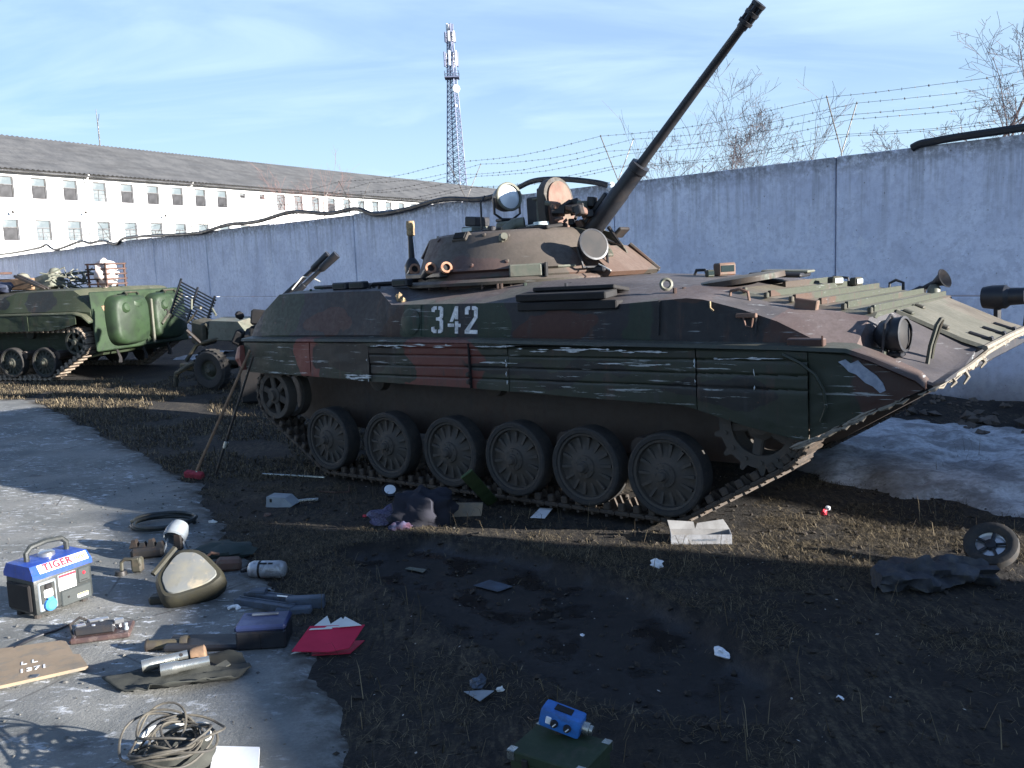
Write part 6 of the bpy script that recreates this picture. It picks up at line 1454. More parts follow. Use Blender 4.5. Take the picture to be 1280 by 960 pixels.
# blue grey channel frames
M['bluegrey'] = plain('blue_grey_paint', (0.085, 0.105, 0.14), (0.065, 0.08, 0.105), 8, 0.6, dirt=(0.05, 0.05, 0.05), dirt_amt=0.5)
o = put('channel_frame', 'blue grey steel channel frame lying behind the blue black box', 'frame', 345, 760)
for (x, y, z, lx_, rz_) in ((-0.02, 0.08, 0.03, 0.42, -0.40), (-0.06, -0.02, 0.03, 0.40, -0.42)):
    m = MB(); m.prism([(-lx_ / 2, -0.03), (lx_ / 2, -0.03), (lx_ / 2, -0.022), (-lx_ / 2, -0.022)], 0.05, Matrix.Translation((x, y, 0.0)) @ Matrix.Rotation(rz_, 4, 'Z')); m.prism([(-lx_ / 2, 0.022), (lx_ / 2, 0.022), (lx_ / 2, 0.03), (-lx_ / 2, 0.03)], 0.05, Matrix.Translation((x, y, 0.0)) @ Matrix.Rotation(rz_, 4, 'Z')); m.prism([(-lx_ / 2, -0.021), (lx_ / 2, -0.021), (lx_ / 2, 0.021), (-lx_ / 2, 0.021)], 0.008, Matrix.Translation((x, y, 0.036)) @ Matrix.Rotation(rz_, 4, 'Z')); m.build('channel', M['bluegrey'], o, 0)
for (x, y, z, s_) in ((0.18, -0.02, 0.035, (0.22, 0.06, 0.07)), (0.13, -0.10, 0.02, (0.20, 0.06, 0.04)), (-0.14, 0.14, 0.04, (0.10, 0.08, 0.05))):
    m = MB(); m.rbox((x, y, z), s_, 0.006, (0, 0, 0.03)); m.build('bar', M['bluegrey'], o, 30)
m = MB(); m.tube([(-.0, .05, .055), (.08, .01, .06), (.1, -.02, .055)], 0.006, 5); m.build('bright_rod', M['chrome'], o)
m = MB(); m.tube([(-0.035, 0, 0.012), (-0.02, 0.02, 0.016), (0.012, 0.022, 0.018), (0.03, 0.0, 0.016), (0.015, -0.015, 0.014)], 0.010, 7); o = m.build('hook', M['label_white']); o.location = gat(293, 763); tag(o, 'small white hook lying on the soil left of the channel frame', 'hook')
# blue-topped black box
p = gat(327, 812); bx_ = thing('battery_box', 'black box with a dark blue top lying left of the red folder', 'box', p, R(3))
m = MB(); m.rbox((0, 0.09, 0.05), (0.255, 0.19, 0.10), 0.010); m.build('body', M['gun_black'], bx_, 30)
m = MB(); m.rbox((0, 0.09, 0.115), (0.262, 0.20, 0.035), 0.012); m.build('lid', plain('dark_blue_lid', (0.022, 0.034, 0.10), (0.016, 0.026, 0.075), 9, 0.5), bx_, 30)
m = MB(); m.rbox((0.0, 0.135, 0.138), (0.14, 0.022, 0.010), 0.004); m.build('bright_bar', M['bluegrey'], bx_, 30)
m = MB(); m.box((0.0, -0.006, 0.045), (0.003, 0.004, 0.08)); m.build('seam', M['black'], bx_, 0)
# red folder with papers
p = gat(407, 822); fo = thing('red_folder', 'bright red folder with pale papers sticking out at its back', 'folder', p, R(2))
m = MB(); m.loft([[Vector((x, y, z)) for x, y in ((-0.17, 0.012), (0.02, -0.008), (0.12, 0.012), (0.185, 0.15), (-0.10, 0.16))] for z in (0.03, 0.034)]); 
M['redcard'] = plain('red_card', (0.50, 0.012, 0.05), (0.42, 0.012, 0.045), 5, 0.55, bump=0.05); m.v = [(x, y, z + 0.45 * max(0, y)) for x, y, z in m.v]; m.build('cover', M['redcard'], fo, 0)
m = MB(); m.loft([[Vector((x, y, z)) for x, y in ((-0.165, 0.02), (0.12, 0.02), (0.175, 0.17), (-0.085, 0.18))] for z in (0.004, 0.008)]); m.build('back_cover', M['redcard'], fo, 0)
M['paper'] = plain('paper', (0.66, 0.65, 0.60), (0.58, 0.57, 0.53), 6, 0.8, bump=0.05); M['paper_white'] = plain('white_paper', (0.78, 0.79, 0.80), (0.70, 0.70, 0.72), 6, 0.8, bump=0.05)
for k, (a, b, c) in enumerate((((-0.10, 0.13), (0.02, 0.13), (-0.03, 0.28)), ((-0.02, 0.14), (0.11, 0.14), (0.05, 0.24)), ((0.05, 0.13), (0.17, 0.14), (0.07, 0.24)), ((-0.18, 0.03), (-0.13, 0.05), (-0.12, 0.10)))):
    m = MB(); z = 0.096 + 0.003 * k if k < 3 else 0.014; m.add([(a[0], a[1], z), (b[0], b[1], z), (c[0], c[1], z + 0.012), (a[0], a[1], z + .002), (b[0], b[1], z + .002), (c[0], c[1], z + 0.014)], [(2, 1, 0), (3, 4, 5), (0, 1, 4, 3), (1, 2, 5, 4), (2, 0, 3, 5)]); m.build('paper_sheet', M['paper'], fo, 0)
# electrical unit with bright fittings
p = gat(126, 800); eu = thing('electrical_unit', 'dark metal electrical unit with bright fittings in front of the generator', 'machine part', p, R(14))
m = MB(); m.rbox((0, 0.07, 0.018), (0.30, 0.19, 0.03), 0.008); m.build('base', plain('brown_metal', (0.10, 0.06, 0.055), (0.07, 0.05, 0.05), 10, 0.4, 0.3, dirt=(0.2, 0.15, 0.13), dirt_amt=0.4), eu, 30)
m = MB(); m.rbox((-0.03, 0.05, 0.055), (0.20, 0.09, 0.045), 0.010); m.build('cover', M['gun_black'], eu, 30)
re_ = random.Random(5)
for k in range(9):
    x, y = -0.12 + 0.03 * k + re_.uniform(-.01, .01), re_.choice((0.03, 0.09, 0.14)); h_ = re_.uniform(0.05, 0.085)
    m = MB(); m.lathe([(0.0, h_), (0.010, h_), (0.012, h_ - 0.012), (0.008, h_ - 0.016), (0.014, h_ - 0.03), (0.014, 0.03)], (x, y, 0), 'Z', 10); m.build('terminal', M['chrome'] if k % 2 else M['grey'], eu)
for (x, y, s_) in ((-0.02, 0.10, (0.10, 0.018, 0.022)), (0.09, 0.05, (0.05, 0.02, 0.03)), (-0.10, 0.045, (0.05, 0.022, 0.02))):
    m = MB(); m.rbox((x, y, 0.078), s_, 0.005, (0, 0, 0.2)); m.build('bright_fitting', M['chrome'], eu, 30)
m = MB(); m.tube([(-0.14, 0.02, 0.03), (-0.155, 0.05, 0.09), (-0.12, 0.12, 0.10), (-0.08, 0.15, 0.06)], 0.007, 6); m.build('handle', M['steel_dark'], eu)
wpx = [(88, 782), (70, 790), (52, 795), (40, 800), (28, 806), (18, 813), (20, 814), (28, 813), (38, 814)]
m = MB(); m.tube([gat(*q) + Vector((0, 0, 0.008)) for q in wpx], [0.006, 0.006, 0.007, 0.008, 0.009, 0.010, 0.007, 0.005, 0.004], 6); tag(m.build('wire', M['gun_black']), 'black wire running from the electrical unit toward the plywood board', 'wire')
# plywood board with chalked letters
P = [gat(*q) for q in ((-60, 878), (111, 840), (88, 806), (-70, 826))]
c = sum(P, Vector()) / 4; pb = thing('plywood_board', 'light brown plywood board with white chalk marks lying on the asphalt', 'board', c, 0)
pl = [(P[k].x - c.x, P[k].y - c.y) for k in range(4)]; cut = [pl[0], pl[1], ((pl[1][0] * .55 + pl[2][0] * .45), (pl[1][1] * .55 + pl[2][1] * .45)), ((pl[1][0] * .55 + pl[2][0] * .45) - 0.035, (pl[1][1] * .55 + pl[2][1] * .45) + 0.005), (pl[2][0] - 0.015, pl[2][1] - 0.01), (pl[2][0] - 0.05, pl[2][1] + .005), pl[3]]
m = MB(); m.prism(cut, 0.016, Matrix.Translation((0, 0, 0.012))); m.build('sheet', M['wood_pale'], pb, 0)
ed = Vector((pl[1][0] - pl[0][0], pl[1][1] - pl[0][1], 0)).normalized(); ed2 = Vector((-ed.y, ed.x, 0))
for s_, (x, y), sz in (('L L', (37, 833.5), 0.055), ('1371', (42, 842), 0.06)):
    q = gat(x, y) - c; text_on(s_, sz, M['label_white'], pb, (q.x, q.y, 0.0295), ed, ed2, 'chalk_mark', ext=0.0006, space=1.1, bold=0.0015)
q = gat(44, 852) - c; m = MB(); m.rbox((q.x, q.y, 0.030), (0.035, 0.03, 0.004), 0.001); m.build('blue_spot', M['bluegrey'], pb, 0)
# canvas roll with two steel tubes
p = gat(222, 848); cv_ = thing('canvas_roll', 'dark canvas spread on the asphalt wrapped round two steel tubes', 'canvas', p, 0)
nx, ny = 26, 16; vs = []; fs = []
for j in range(ny):
    for i in range(nx):
        u, v = i / (nx - 1) - 0.5, j / (ny - 1) - 0.5
        w_ = 0.72 * (1 - 0.45 * abs(v) ** 1.0 * 2 * (0.5 + 0.5 * (u < 0)))
        x, y = u * w_ + 0.02 * fbm(u, v, 1, 3, 2), v * 0.34 * (1 - 0.5 * abs(u) * 1.2) + 0.05 * u
        z = 0.012 + 0.035 * max(0, 1 - (v * 3) ** 2) * (0.4 + 0.6 * sst(.5, .1, abs(u))) * 0.6 + 0.03 * abs(fbm(u, v, 4, 3.2, 3)) + (0.035 * sst(0.33, 0.5, abs(v)) if u > -0.2 else 0)
        vs.append((x, y, z))
for j in range(ny - 1):
    for i in range(nx - 1): a = j * nx + i; fs.append((a, a + 1, a + nx + 1, a + nx))
M['canvas'] = plain('dark_canvas', (0.030, 0.032, 0.028), (0.046, 0.047, 0.041), 10, 0.9)
m = MB(); m.add(vs, fs); o = m.build('cloth', M['canvas'], cv_, 70)
md = o.modifiers.new('thick', 'SOLIDIFY'); md.thickness = 0.006
M['galv'] = plain('galvanised_tube', (0.46, 0.47, 0.44), (0.34, 0.34, 0.31), 14, 0.3, 0.85)
for k, (a, b) in enumerate((((-0.16, -0.015, 0.075), (0.03, 0.075, 0.085)), ((-0.055, -0.055, 0.07), (0.155, 0.02, 0.075)))):
    a, b = Vector(a), Vector(b); d = (b - a)
    to = thing('steel_tube', ('steel tube with a drilled end lying at the back of the canvas', 'plain steel tube lying at the front of the canvas')[k], 'tube', p, 0, 'steel tubes in the canvas')
    m = MB(); m.lathe([(0.020, 0.0), (0.030, 0.0), (0.030, 0.07), (0.025, 0.085), (0.024, d.length), (0.016, d.length), (0.016, 0.02), (0.020, 0.0)], a, d, 20); m.build('tube', M['galv'], to, 40)
    m = MB(); m.lathe([(0.0, 0.004), (0.021, 0.004)], a, d, 16); m.build('bore', M['black'], to, 0)
    if k == 0:
        n_ = d.cross(Vector((0, 0, 1))).normalized(); q = a + d * 0.85; m = MB(); m.lathe([(0.0, 0.0253), (0.009, 0.0253)], q, (n_ + Vector((0, 0, .8))).normalized() if n_.y < 0 else (-n_ + Vector((0, 0, .8))).normalized(), 10); m.build('hole', M['black'], to, 0)
m = MB(); m.lathe([(0.0, -0.035), (0.035, -0.035), (0.04, -0.02), (0.04, 0.03), (0.03, 0.035), (0, 0.035)], (0.075, 0.10, 0.075), (0.9, 0.25, 0.1), 18); o = m.build('wooden_bung', M['wood']); o.location = p; tag(o, 'brown wooden bung at the end of the drilled steel tube', 'bung')
m = MB(); m.rbox((0, 0, 0.02), (0.20, 0.05, 0.008), 0.003, (0.2, -0.2, 0.75)); o = m.build('sheet_strip', M['greygreen']); o.location = gat(263, 846); tag(o, 'bent grey metal strip at the right end of the canvas', 'metal strip')
# flat dark mats and a short pipe behind the canvas
m = MB(); m.rbox((0, 0, 0.02), (0.40, 0.16, 0.035), 0.012, (0, 0.03, 0.02)); o = m.build('flat_case', M['gun_black'], None, 30); o.location = gat(258, 808); tag(o, 'flat dark case lying left of the blue black box', 'case')
o = put('pipe_fitting', 'dirty pipe fitting with a pale end lying behind the canvas', 'pipe', 210, 812, R(4))
m = MB(); m.cyl((-0.10, 0, 0.03), (0.08, 0.0, 0.03), 0.026, seg=14); m.lathe([(0.032, -.02), (0.036, 0.0), (0.032, 0.02)], (0.09, 0, 0.035), 'X', 14); m.build('pipe', plain('dirty_brass', (0.12, 0.10, 0.06), (0.07, 0.06, 0.05), 14, 0.5, 0.3), o)
m = MB(); m.cyl((-0.107, 0, 0.03), (-0.10, 0, 0.03), 0.034, seg=14); m.build('flange', M['steel_dark'], o)
# sack with coil of cable in front, white sheet beside it
p = gat(218, 968); sk = thing('cable_bag', 'dark bag with a pale rim at the bottom edge of the yard', 'bag', p, 0)
m = MB(); m.ball((0, 0.02, 0.055), 0.15, 26, 14, (1.0, 0.95, 0.55), 0.35, 21); m.build('bag', M['canvas'], sk, 60)
m = MB(); m.tube([(0.135 * cos(a), 0.02 + 0.135 * sin(a), 0.13 + 0.012 * sin(3 * a)) for a in [2 * pi * k / 28 for k in range(15)]], 0.012, 7); m.build('rim', M['paper'], sk)
rn = random.Random(6); m = MB()
for q in range(11):
    pts = []
    rx_, ry_ = rn.uniform(.085, .165), rn.uniform(.07, .14); ox, oy = rn.uniform(-.05, .07), rn.uniform(-.04, .04); ph = rn.uniform(0, 6); tx, ty_ = rn.uniform(-.4, .4), rn.uniform(-.2, .5)
    for k in range(34):
        a = 2 * pi * k / 34; x, y = ox + rx_ * cos(a), oy + ry_ * sin(a); pts.append((x + 0.01 * sin(3 * a + ph), y, max(0.02, 0.125 + 0.022 * sin(a * 2 + ph) + tx * x * .5 + ty_ * y * .5 + 0.005 * q)))
    m.tube(pts, 0.0050, 6, closed=True)
o = m.build('cable_coil', plain('dusty_cable', (0.045, 0.042, 0.038), (0.085, 0.076, 0.06), 20, 0.7)); o.location = p; tag(o, 'tangled coil of brown cable lying on the dark bag', 'cable')
P = [gat(*q) for q in ((258, 1000), (322, 1000), (325, 940), (268, 937))]; c = sum(P, Vector()) / 4
m = MB(); m.prism([(v.x - c.x, v.y - c.y) for v in P], 0.012, Matrix.Translation((0, 0, 0.01))); o = m.build('white_sheet', M['paper_white'], None, 0); o.location = c; tag(o, 'bright white flat sheet of card beside the dark bag at the bottom edge', 'sheet')

# broom and a second stick leaning on the skirt
def leaning(name, label, cat, base, topv, r, mat, segs=8):
    o = thing(name, label, cat, base); d = topv - base; m = MB(); m.tube([Vector((0, 0, 0.03)), d], r, segs); m.build('handle', M[mat], o); return o, d
b0 = gat(243, 597); t0 = VM @ Vector((-4.50, -1.60, 1.26))
M['pinkred'] = plain('red_bristle', (0.32, 0.035, 0.05), (0.22, 0.03, 0.04), 30, 0.9)
br, d = leaning('broom', 'broom with a wooden stick and a dull red head leaning on the vehicle skirt', 'broom', b0, t0, 0.014, 'wood')
m = MB(); m.rbox((0, 0, 0.045), (0.20, 0.07, 0.07), 0.012, (0.25, 0.1, -0.25)); m.build('head', M['pinkred'], br, 30)
m = MB(); m.tube([Vector((0, 0, 0.04)), d * 0.06], 0.02, 8); m.build('socket', M['galv'], br)
b1 = gat(270, 596); t1 = VM @ Vector((-4.46, -1.60, 1.20))
st_, d = leaning('pinch_bar', 'thin dark metal bar leaning beside the broom', 'bar', b1, t1, 0.012, 'steel_dark')
m = MB(); m.lathe([(0.012, -.04), (0.024, -.03), (0.024, .03), (0.012, .04)], d * 0.27, d, 10); m.build('collar', M['galv'], st_)
A, B_ = gat(328, 593), gat(406, 599); m = MB(); m.tube([A + Vector((0, 0, .012)), B_ + Vector((0, 0, .02))], 0.010, 7); tag(m.build('rod', M['galv']), 'straight grey metal rod lying on the soil near the rear wheels', 'rod')
m = MB(); m.tube([gat(*q) + Vector((0, 0, .012)) for q in ((398, 615), (420, 617), (436, 616), (437, 608))], 0.008, 6); tag(m.build('bent_rod', M['rustbar']), 'bent rusty rod on the soil right of the straight grey rod', 'rod')
# pale grey case with a tool
p = gat(352, 632); o = thing('tool_case', 'pale grey box with sloping end lying in front of the rear wheels', 'case', p, R(-14))
m = MB(); m.loft([[Vector((x, y, z)) for x, z in ((-0.12, 0.0), (0.10, 0.0), (0.13, 0.02), (0.06, 0.085), (-0.11, 0.09))] for y in (-0.05, 0.09)]); m.build('body', plain('pale_grey_case', (0.30, 0.33, 0.35), (0.24, 0.26, 0.28), 9, 0.5), o, 20)
m = MB(); m.rbox((-0.07, -0.053, 0.06), (0.02, 0.008, 0.03), 0.003); m.build('latch', M['steel_dark'], o, 30)
m = MB(); m.tube([(-.08, 0, .02), (0, 0.01, .025), (.09, .02, .02)], 0.014, 7); m.rbox((0.07, 0.03, .02), (.05, .06, .03), .008); o = m.build('wrench', M['galv']); o.location = gat(385, 628); tag(o, 'grey wrench lying right of the pale grey box', 'wrench')
# small round mirror/lamp glinting
o = put('lamp_glass', 'small round lamp glinting white beside the clothes heap', 'lamp', 488, 622, R(10))
m = MB(); m.lathe([(0.0, -0.05), (0.05, -0.04), (0.065, 0.0), (0.07, 0.005), (0.06, 0.008)], (0, 0, 0.07), (0.05, -0.62, 0.75), 18); m.build('shell', M['gun_black'], o)
m = MB(); m.lathe([(0.0, 0.010), (0.05, 0.008)], (0, 0, 0.07), (0.05, -0.62, 0.75), 16); m.build('glass', M['lens'], o)
# heap of clothes
def heap(name, label, cat, px, py, r, sc, mat, seed, rz=0.0, fold=0.35):
    m = MB(); m.ball((0, 0, r * sc[2] * 0.5), r, 30, 18, sc, 0.5, seed)
    m.v = [tuple(Vector(v) + Vector((0, 0, r * fold * (0.45 * NZ.ridged_multi_fractal(Vector(v) * (0.7 / r) + Vector((seed, 0, 0)), 1.0, 2.0, 3, 1.0, 2.0) - 0.35)))) if v[2] > 0.01 else v for v in m.v]
    o = m.build(name, mat, None, 60); o.location = gat(px, py); o.rotation_euler = (0, 0, rz); tag(o, label, cat); return o
heap('jacket', 'dark navy jacket crumpled on the soil in front of the middle wheels', 'clothes', 528, 655, 0.20, (1.25, 0.75, 0.85), plain('navy_cloth', (0.012, 0.013, 0.020), (0.022, 0.022, 0.032), 12, 0.95), 4)
heap('shirt', 'purple grey patterned shirt lying left of the navy jacket', 'clothes', 496, 652, 0.15, (1.3, 0.7, 0.55), plain('purple_cloth', (0.085, 0.07, 0.13), (0.16, 0.15, 0.21), 30, 0.95, dirt=(0.03, 0.03, 0.05), dirt_amt=0.8), 7, R(25))
heap('rag', 'small dark blue rag in front of the navy jacket', 'rag', 500, 662, 0.06, (1.4, 0.8, 0.6), plain('blue_rag', (0.03, 0.04, 0.085), (0.07, 0.03, 0.05), 20, 0.9), 9)
# brown board and green plank leaning
A, B_ = gat(563, 646), gat(604, 645); c = (A + B_) / 2; m = MB(); m.loft([[Vector((x, y, z)) for x, y, z in ((-0.125, 0, 0.0), (0.115, -0.005, 0.0), (0.13, 0.03, 0.095), (-0.115, 0.035, 0.10))], [Vector((x, y + .02, z)) for x, y, z in ((-0.125, 0, 0.0), (0.115, -0.005, 0.0), (0.13, 0.03, 0.095), (-0.115, 0.035, 0.10))]]); o = m.build('brown_board', M['wood_pale'], None, 0); o.location = c; tag(o, 'short pale brown board standing on edge right of the navy jacket', 'board')
a, b = atd(583, 592, 6.55), gat(616, 630) + Vector((0, 0, 0.01)); u = (b - a); ln = u.length; u.normalize(); v = u.cross(Vector((0, -1, 0.25))).normalized(); w_ = u.cross(v)
m = MB(); m.rbox((ln / 2, 0, 0), (ln, 0.10, 0.018), 0.003); o = m.build('green_plank', plain('green_plank_paint', (0.045, 0.075, 0.028), (0.035, 0.06, 0.024), 6, 0.7), None, 0); o.matrix_world = frame(a, u, v, w_); tag(o, 'narrow green plank leaning against the track between two wheels', 'plank')
# loose papers
def sheet_at(name, label, quad, mat, cat='paper', lift=0.012, th=0.003, group=None, curl=0.0):
    P = [gat(*q) for q in quad]; c = sum(P, Vector()) / len(P); m = MB()
    vs = [Vector((v.x - c.x, v.y - c.y, v.z - c.z + lift + (curl if k == 2 else 0))) for k, v in enumerate(P)]; n = len(vs)
    m.add(vs + [v + Vector((0, 0, th)) for v in vs], [tuple(range(n - 1, -1, -1)), tuple(range(n, 2 * n))] + [(i, (i + 1) % n, n + (i + 1) % n, n + i) for i in range(n)])
    o = m.build(name, M[mat], None, 0); o.location = c; tag(o, label, cat, group); return o
M['paper_mark'] = shade('paper_print', (0.25, 0.27, 0.30), 0.8)
o = sheet_at('paper_sheet', 'white printed paper sheet lying just in front of the track', ((663, 649), (681, 650), (691, 639), (675, 637)), 'paper_white', curl=0.01)
sheet_at('paper_sheet', 'grey wet paper sheet lying flat in the middle of the mud', ((592, 735), (622, 743), (641, 736), (612, 727)), 'bluegrey')
sheet_at('paper_sheet', 'small pale green paper strip in the mud left of the grey sheet', ((506, 713), (529, 718), (533, 714), (512, 711)), 'greygreen')
def crumple(label, px, py, r, mat, seed, sc=(1, 1, 0.5), cat='litter', name='crumpled_paper'):
    m = MB(); m.ball((0, 0, r * sc[2] * 0.6), r, 9, 6, sc, 1.1, seed); o = m.build(name, M[mat], None, 0); o.location = gat(px, py); o.rotation_euler = (0, 0, seed); tag(o, label, cat)
    return o
crumple('crumpled white paper on dry grass in front of the pale carton', 821, 708, 0.035, 'paper_white', 2, (1.2, 1, 0.8))
crumple('white scrap of packaging on the dark grass right of the mud', 902, 821, 0.030, 'paper_white', 5, (1.6, 1, 0.6))
crumple('tiny white scrap on dark grass in the lower right', 1051, 874, 0.016, 'paper_white', 8)
crumple('crumpled silver foil on the soil behind the blue device', 597, 856, 0.035, 'bluegrey', 11, (1.4, 1, 0.6))
crumple('tiny pale scrap right of the silver foil', 625, 862, 0.016, 'paper', 13)
sheet_at('foil_sheet', 'folded silvery foil sheet left of the blue device', ((580, 868), (600, 880), (618, 872), (603, 866)), 'grey', 'litter', curl=0.02)
crumple('red and white packet on the soil under the bow', 1030, 644, 0.028, 'red', 17, (1.0, 0.7, 0.9))
m = MB(); m.ball((0, 0, 0.03), 0.020, 9, 6, (1, .7, .8), .6, 3); o = m.build('packet_flap', M['paper_white']); o.location = gat(1035, 640); tag(o, 'white torn flap on the red packet', 'litter')
crumple('tiny red plastic cap on the soil left of the clothes', 456, 646, 0.020, 'red', 21)
crumple('white scrap on the soil near the gas bottle', 728, 794, 0.012, 'paper_white', 23)
crumple('small pale scrap by the asphalt edge', 265, 653, 0.022, 'paper', 25, (1.4, 1, .5))
crumple('orange brown leaf on the lit dry grass', 334, 644, 0.03, 'rustplate', 27, (1.2, 1, .4))
# white-faced plank lying before the front of the track
A, B_ = gat(839, 681), gat(915, 681); c = (A + B_) / 2; wd_ = (B_ - A).length
M['greyboard'] = plain('grey_board', (0.30, 0.29, 0.28), (0.22, 0.21, 0.20), 9, 0.8)
wb = thing('open_carton', 'pale worn carton with open flaps under the front of the track', 'carton', c, atan2(B_.y - A.y, B_.x - A.x))
M['worn_card'] = plain('worn_white_card', (0.36, 0.36, 0.37), (0.28, 0.28, 0.29), 12, 0.8, dirt=(0.2, 0.18, 0.16), dirt_amt=0.5)
hw_ = wd_ / 2
m = MB(); m.box((0, 0, 0.033), (wd_, 0.004, 0.066)); m.build('front', M['worn_card'], wb, 0)
for sx in (-1, 1): m = MB(); m.box((sx * (hw_ - 0.002), 0.062, 0.033), (0.004, 0.12, 0.0655)); m.build('side', M['worn_card'], wb, 0)
m = MB(); m.box((0, 0.124, 0.033), (wd_, 0.004, 0.066)); m.build('back', M['greyboard'], wb, 0)
m = MB(); m.box((0, 0.062, 0.003), (wd_ - 0.01, 0.118, 0.004)); m.build('bottom', M['greyboard'], wb, 0)
def flap(pts, name='flap'):
    m = MB(); n = len(pts); m.add([Vector(p) for p in pts] + [Vector(p) + Vector((0, 0.003, 0.0005)) for p in pts], [tuple(range(n)), tuple(range(2 * n - 1, n - 1, -1))] + [(i, (i + 1) % n, n + (i + 1) % n, n + i) for i in range(n)]); m.build(name, M['greyboard'], wb, 0)
flap([(-hw_, 0.128, 0.066), (-0.03, 0.128, 0.066), (-0.04, 0.145, 0.112), (-hw_ - 0.015, 0.15, 0.122)])
flap([(-0.03, 0.128, 0.066), (hw_, 0.128, 0.066), (hw_ - 0.04, 0.145, 0.128), (-0.015, 0.14, 0.104)])
m = MB(); rw = random.Random(3)
for k in range(19): m.box((-0.055 + 0.0085 * k, -0.0028, 0.030 + rw.uniform(-.003, .003)), (rw.uniform(0.002, 0.006), 0.001, rw.uniform(0.006, 0.014)))
m.build('faded_print', M['paper_mark'], wb, 0, kind='stuff')
# wheel rim and tarpaulin roll on the right
p = gat(1237, 716); wl = thing('loose_wheel', 'dark round wheel with a shiny hub lying tilted on the rolled tarpaulin', 'wheel', p, 0)
ax = Vector((-0.42, -0.50, 0.76)).normalized(); c = Vector((0.03, 0.05, 0.15))
m = MB(); m.lathe([(0.08, -0.04), (0.11, -0.045), (0.145, -0.03), (0.15, 0.0), (0.145, 0.03), (0.12, 0.04), (0.095, 0.035), (0.08, 0.015)], c, ax, 30); m.build('tyre', M['rubber'], wl, 50)
m = MB(); m.lathe([(0.0, 0.0), (0.08, -0.005), (0.085, 0.02)], c, ax, 24); m.build('disc', M['chrome'], wl, 50)
a_ = ax.orthogonal().normalized(); b_ = ax.cross(a_)
for k in range(5):
    d_ = a_ * cos(2 * pi * k / 5) + b_ * sin(2 * pi * k / 5); m = MB(); m.tube([c + d_ * 0.02 + ax * 0.012, c + d_ * 0.08 + ax * 0.012], 0.009, 6); m.build('spoke', M['gun_black'], wl)
m = MB(); m.lathe([(0.0, 0.03), (0.03, 0.025), (0.035, 0.0)], c, ax, 12); m.build('hub', M['gun_black'], wl)
M['tarp_grey'] = plain('grey_tarpaulin', (0.045, 0.048, 0.058), (0.028, 0.030, 0.037), 12, 0.75, dirt=(0.085, 0.078, 0.065), dirt_amt=0.5)
m = MB(); L_ = []
for i in range(22):
    u = i / 21; x = -0.33 + 0.66 * u; r_ = 0.095 * (0.7 + 0.3 * sin(pi * u)) * (1 + 0.15 * fbm(x, 0, 3, 3, 2)); lp_ = []
    for k in range(18):
        a = 2 * pi * k / 18; q = r_ * (1 + 0.75 * fbm(x * 5, cos(a) * 1.3, sin(a) * 1.3, 1.5, 4)); lp_.append(Vector((x, 0.05 * sin(3 * u) + q * 1.45 * cos(a), 0.06 + q * 0.85 * sin(a))))
    L_.append(lp_)
m.loft(L_); o = m.build('tarpaulin_roll', M['tarp_grey'], None, 60); o.location = gat(1166, 733); o.rotation_euler = (0, 0, R(2)); tag(o, 'grey rolled tarpaulin lying on the grass below the snow', 'tarpaulin')
# green wooden chest with a blue device on it
P = [gat(627, 968), gat(700, 1005), gat(790, 975)]
o1 = at(625, 900, 0.16); 
ch_c = at(700, 932, 0.16); ch = thing('green_chest', 'dark green wooden chest with metal corners at the bottom edge', 'chest', (ch_c.x, ch_c.y, top(ch_c.x, ch_c.y)), R(-33))
M['chest'] = plain('dark_green_wood', (0.030, 0.046, 0.020), (0.022, 0.035, 0.017), 7, 0.7, dirt=(0.06, 0.055, 0.04), dirt_amt=0.4)
cw, cd, chh = 0.30, 0.225, 0.16
m = MB(); m.rbox((0, 0, 0.06), (cw, cd, 0.12), 0.004); m.build('body', M['chest'], ch, 0)
m = MB(); m.rbox((0, 0, 0.143), (cw + 0.012, cd + 0.012, 0.04), 0.005); lid = m.build('lid', M['chest'], ch, 0)
for x in (-1, 1):
    for y in (-1, 1):
        m = MB(); m.rbox((x * (cw / 2 - 0.008), y * (cd / 2 - 0.008), 0.1635), (0.032, 0.032, 0.004), 0.001); m.rbox((x * (cw / 2 - 0.008), y * (cd / 2 + 0.0075), 0.145), (0.032, 0.003, 0.035), 0.001); m.build('corner', M['galv'], lid, 0)
for x in (-0.08, 0.08): m = MB(); m.rbox((x, -cd / 2 - 0.01, 0.115), (0.025, 0.012, 0.06), 0.003); m.build('latch', M['steel_dark'], ch, 0)
c = at(703, 893, 0.235); c.z = top(c.x, c.y) + 0.163
bd_ = thing('measuring_device', 'bright blue boxy instrument with two dials resting on the green chest', 'instrument', c, R(-22))
tl = Matrix.Translation((0, 0, 0.058)) @ Matrix.Rotation(R(13), 4, 'Y')
m = MB(); m.cur = tl; m.rbox((0, 0, 0), (0.165, 0.085, 0.075), 0.014, None, 2); m.build('body', plain('device_blue', (0.035, 0.17, 0.50), (0.028, 0.14, 0.42), 9, 0.45, dirt=(0.04, 0.06, 0.12), dirt_amt=0.4), bd_, 40)
m = MB(); m.cur = tl; m.rbox((0.0, 0.0, 0.039), (0.07, 0.04, 0.006), 0.002); m.build('slot', M['black'], bd_, 0)
for x, mt in ((-0.018, 'gun_black'), (0.034, 'gun_black')):
    m = MB(); m.cur = tl; m.lathe([(0.0, 0.012), (0.013, 0.012), (0.016, 0.0)], (x, -0.043, -0.004), (0, -1, 0), 18); o = m.build('dial', M[mt], bd_)
    m = MB(); m.cur = tl; m.box((x + .003, -0.0565, -0.004), (0.004, 0.003, 0.018), (0, 0.6, 0)); m.build('pointer', M['label_white'], o, 0)
m = MB(); m.cur = tl; m.rbox((-0.043, -0.043, 0.0), (0.022, 0.008, 0.030), 0.003); m.build('display', M['label_white'], bd_, 0)
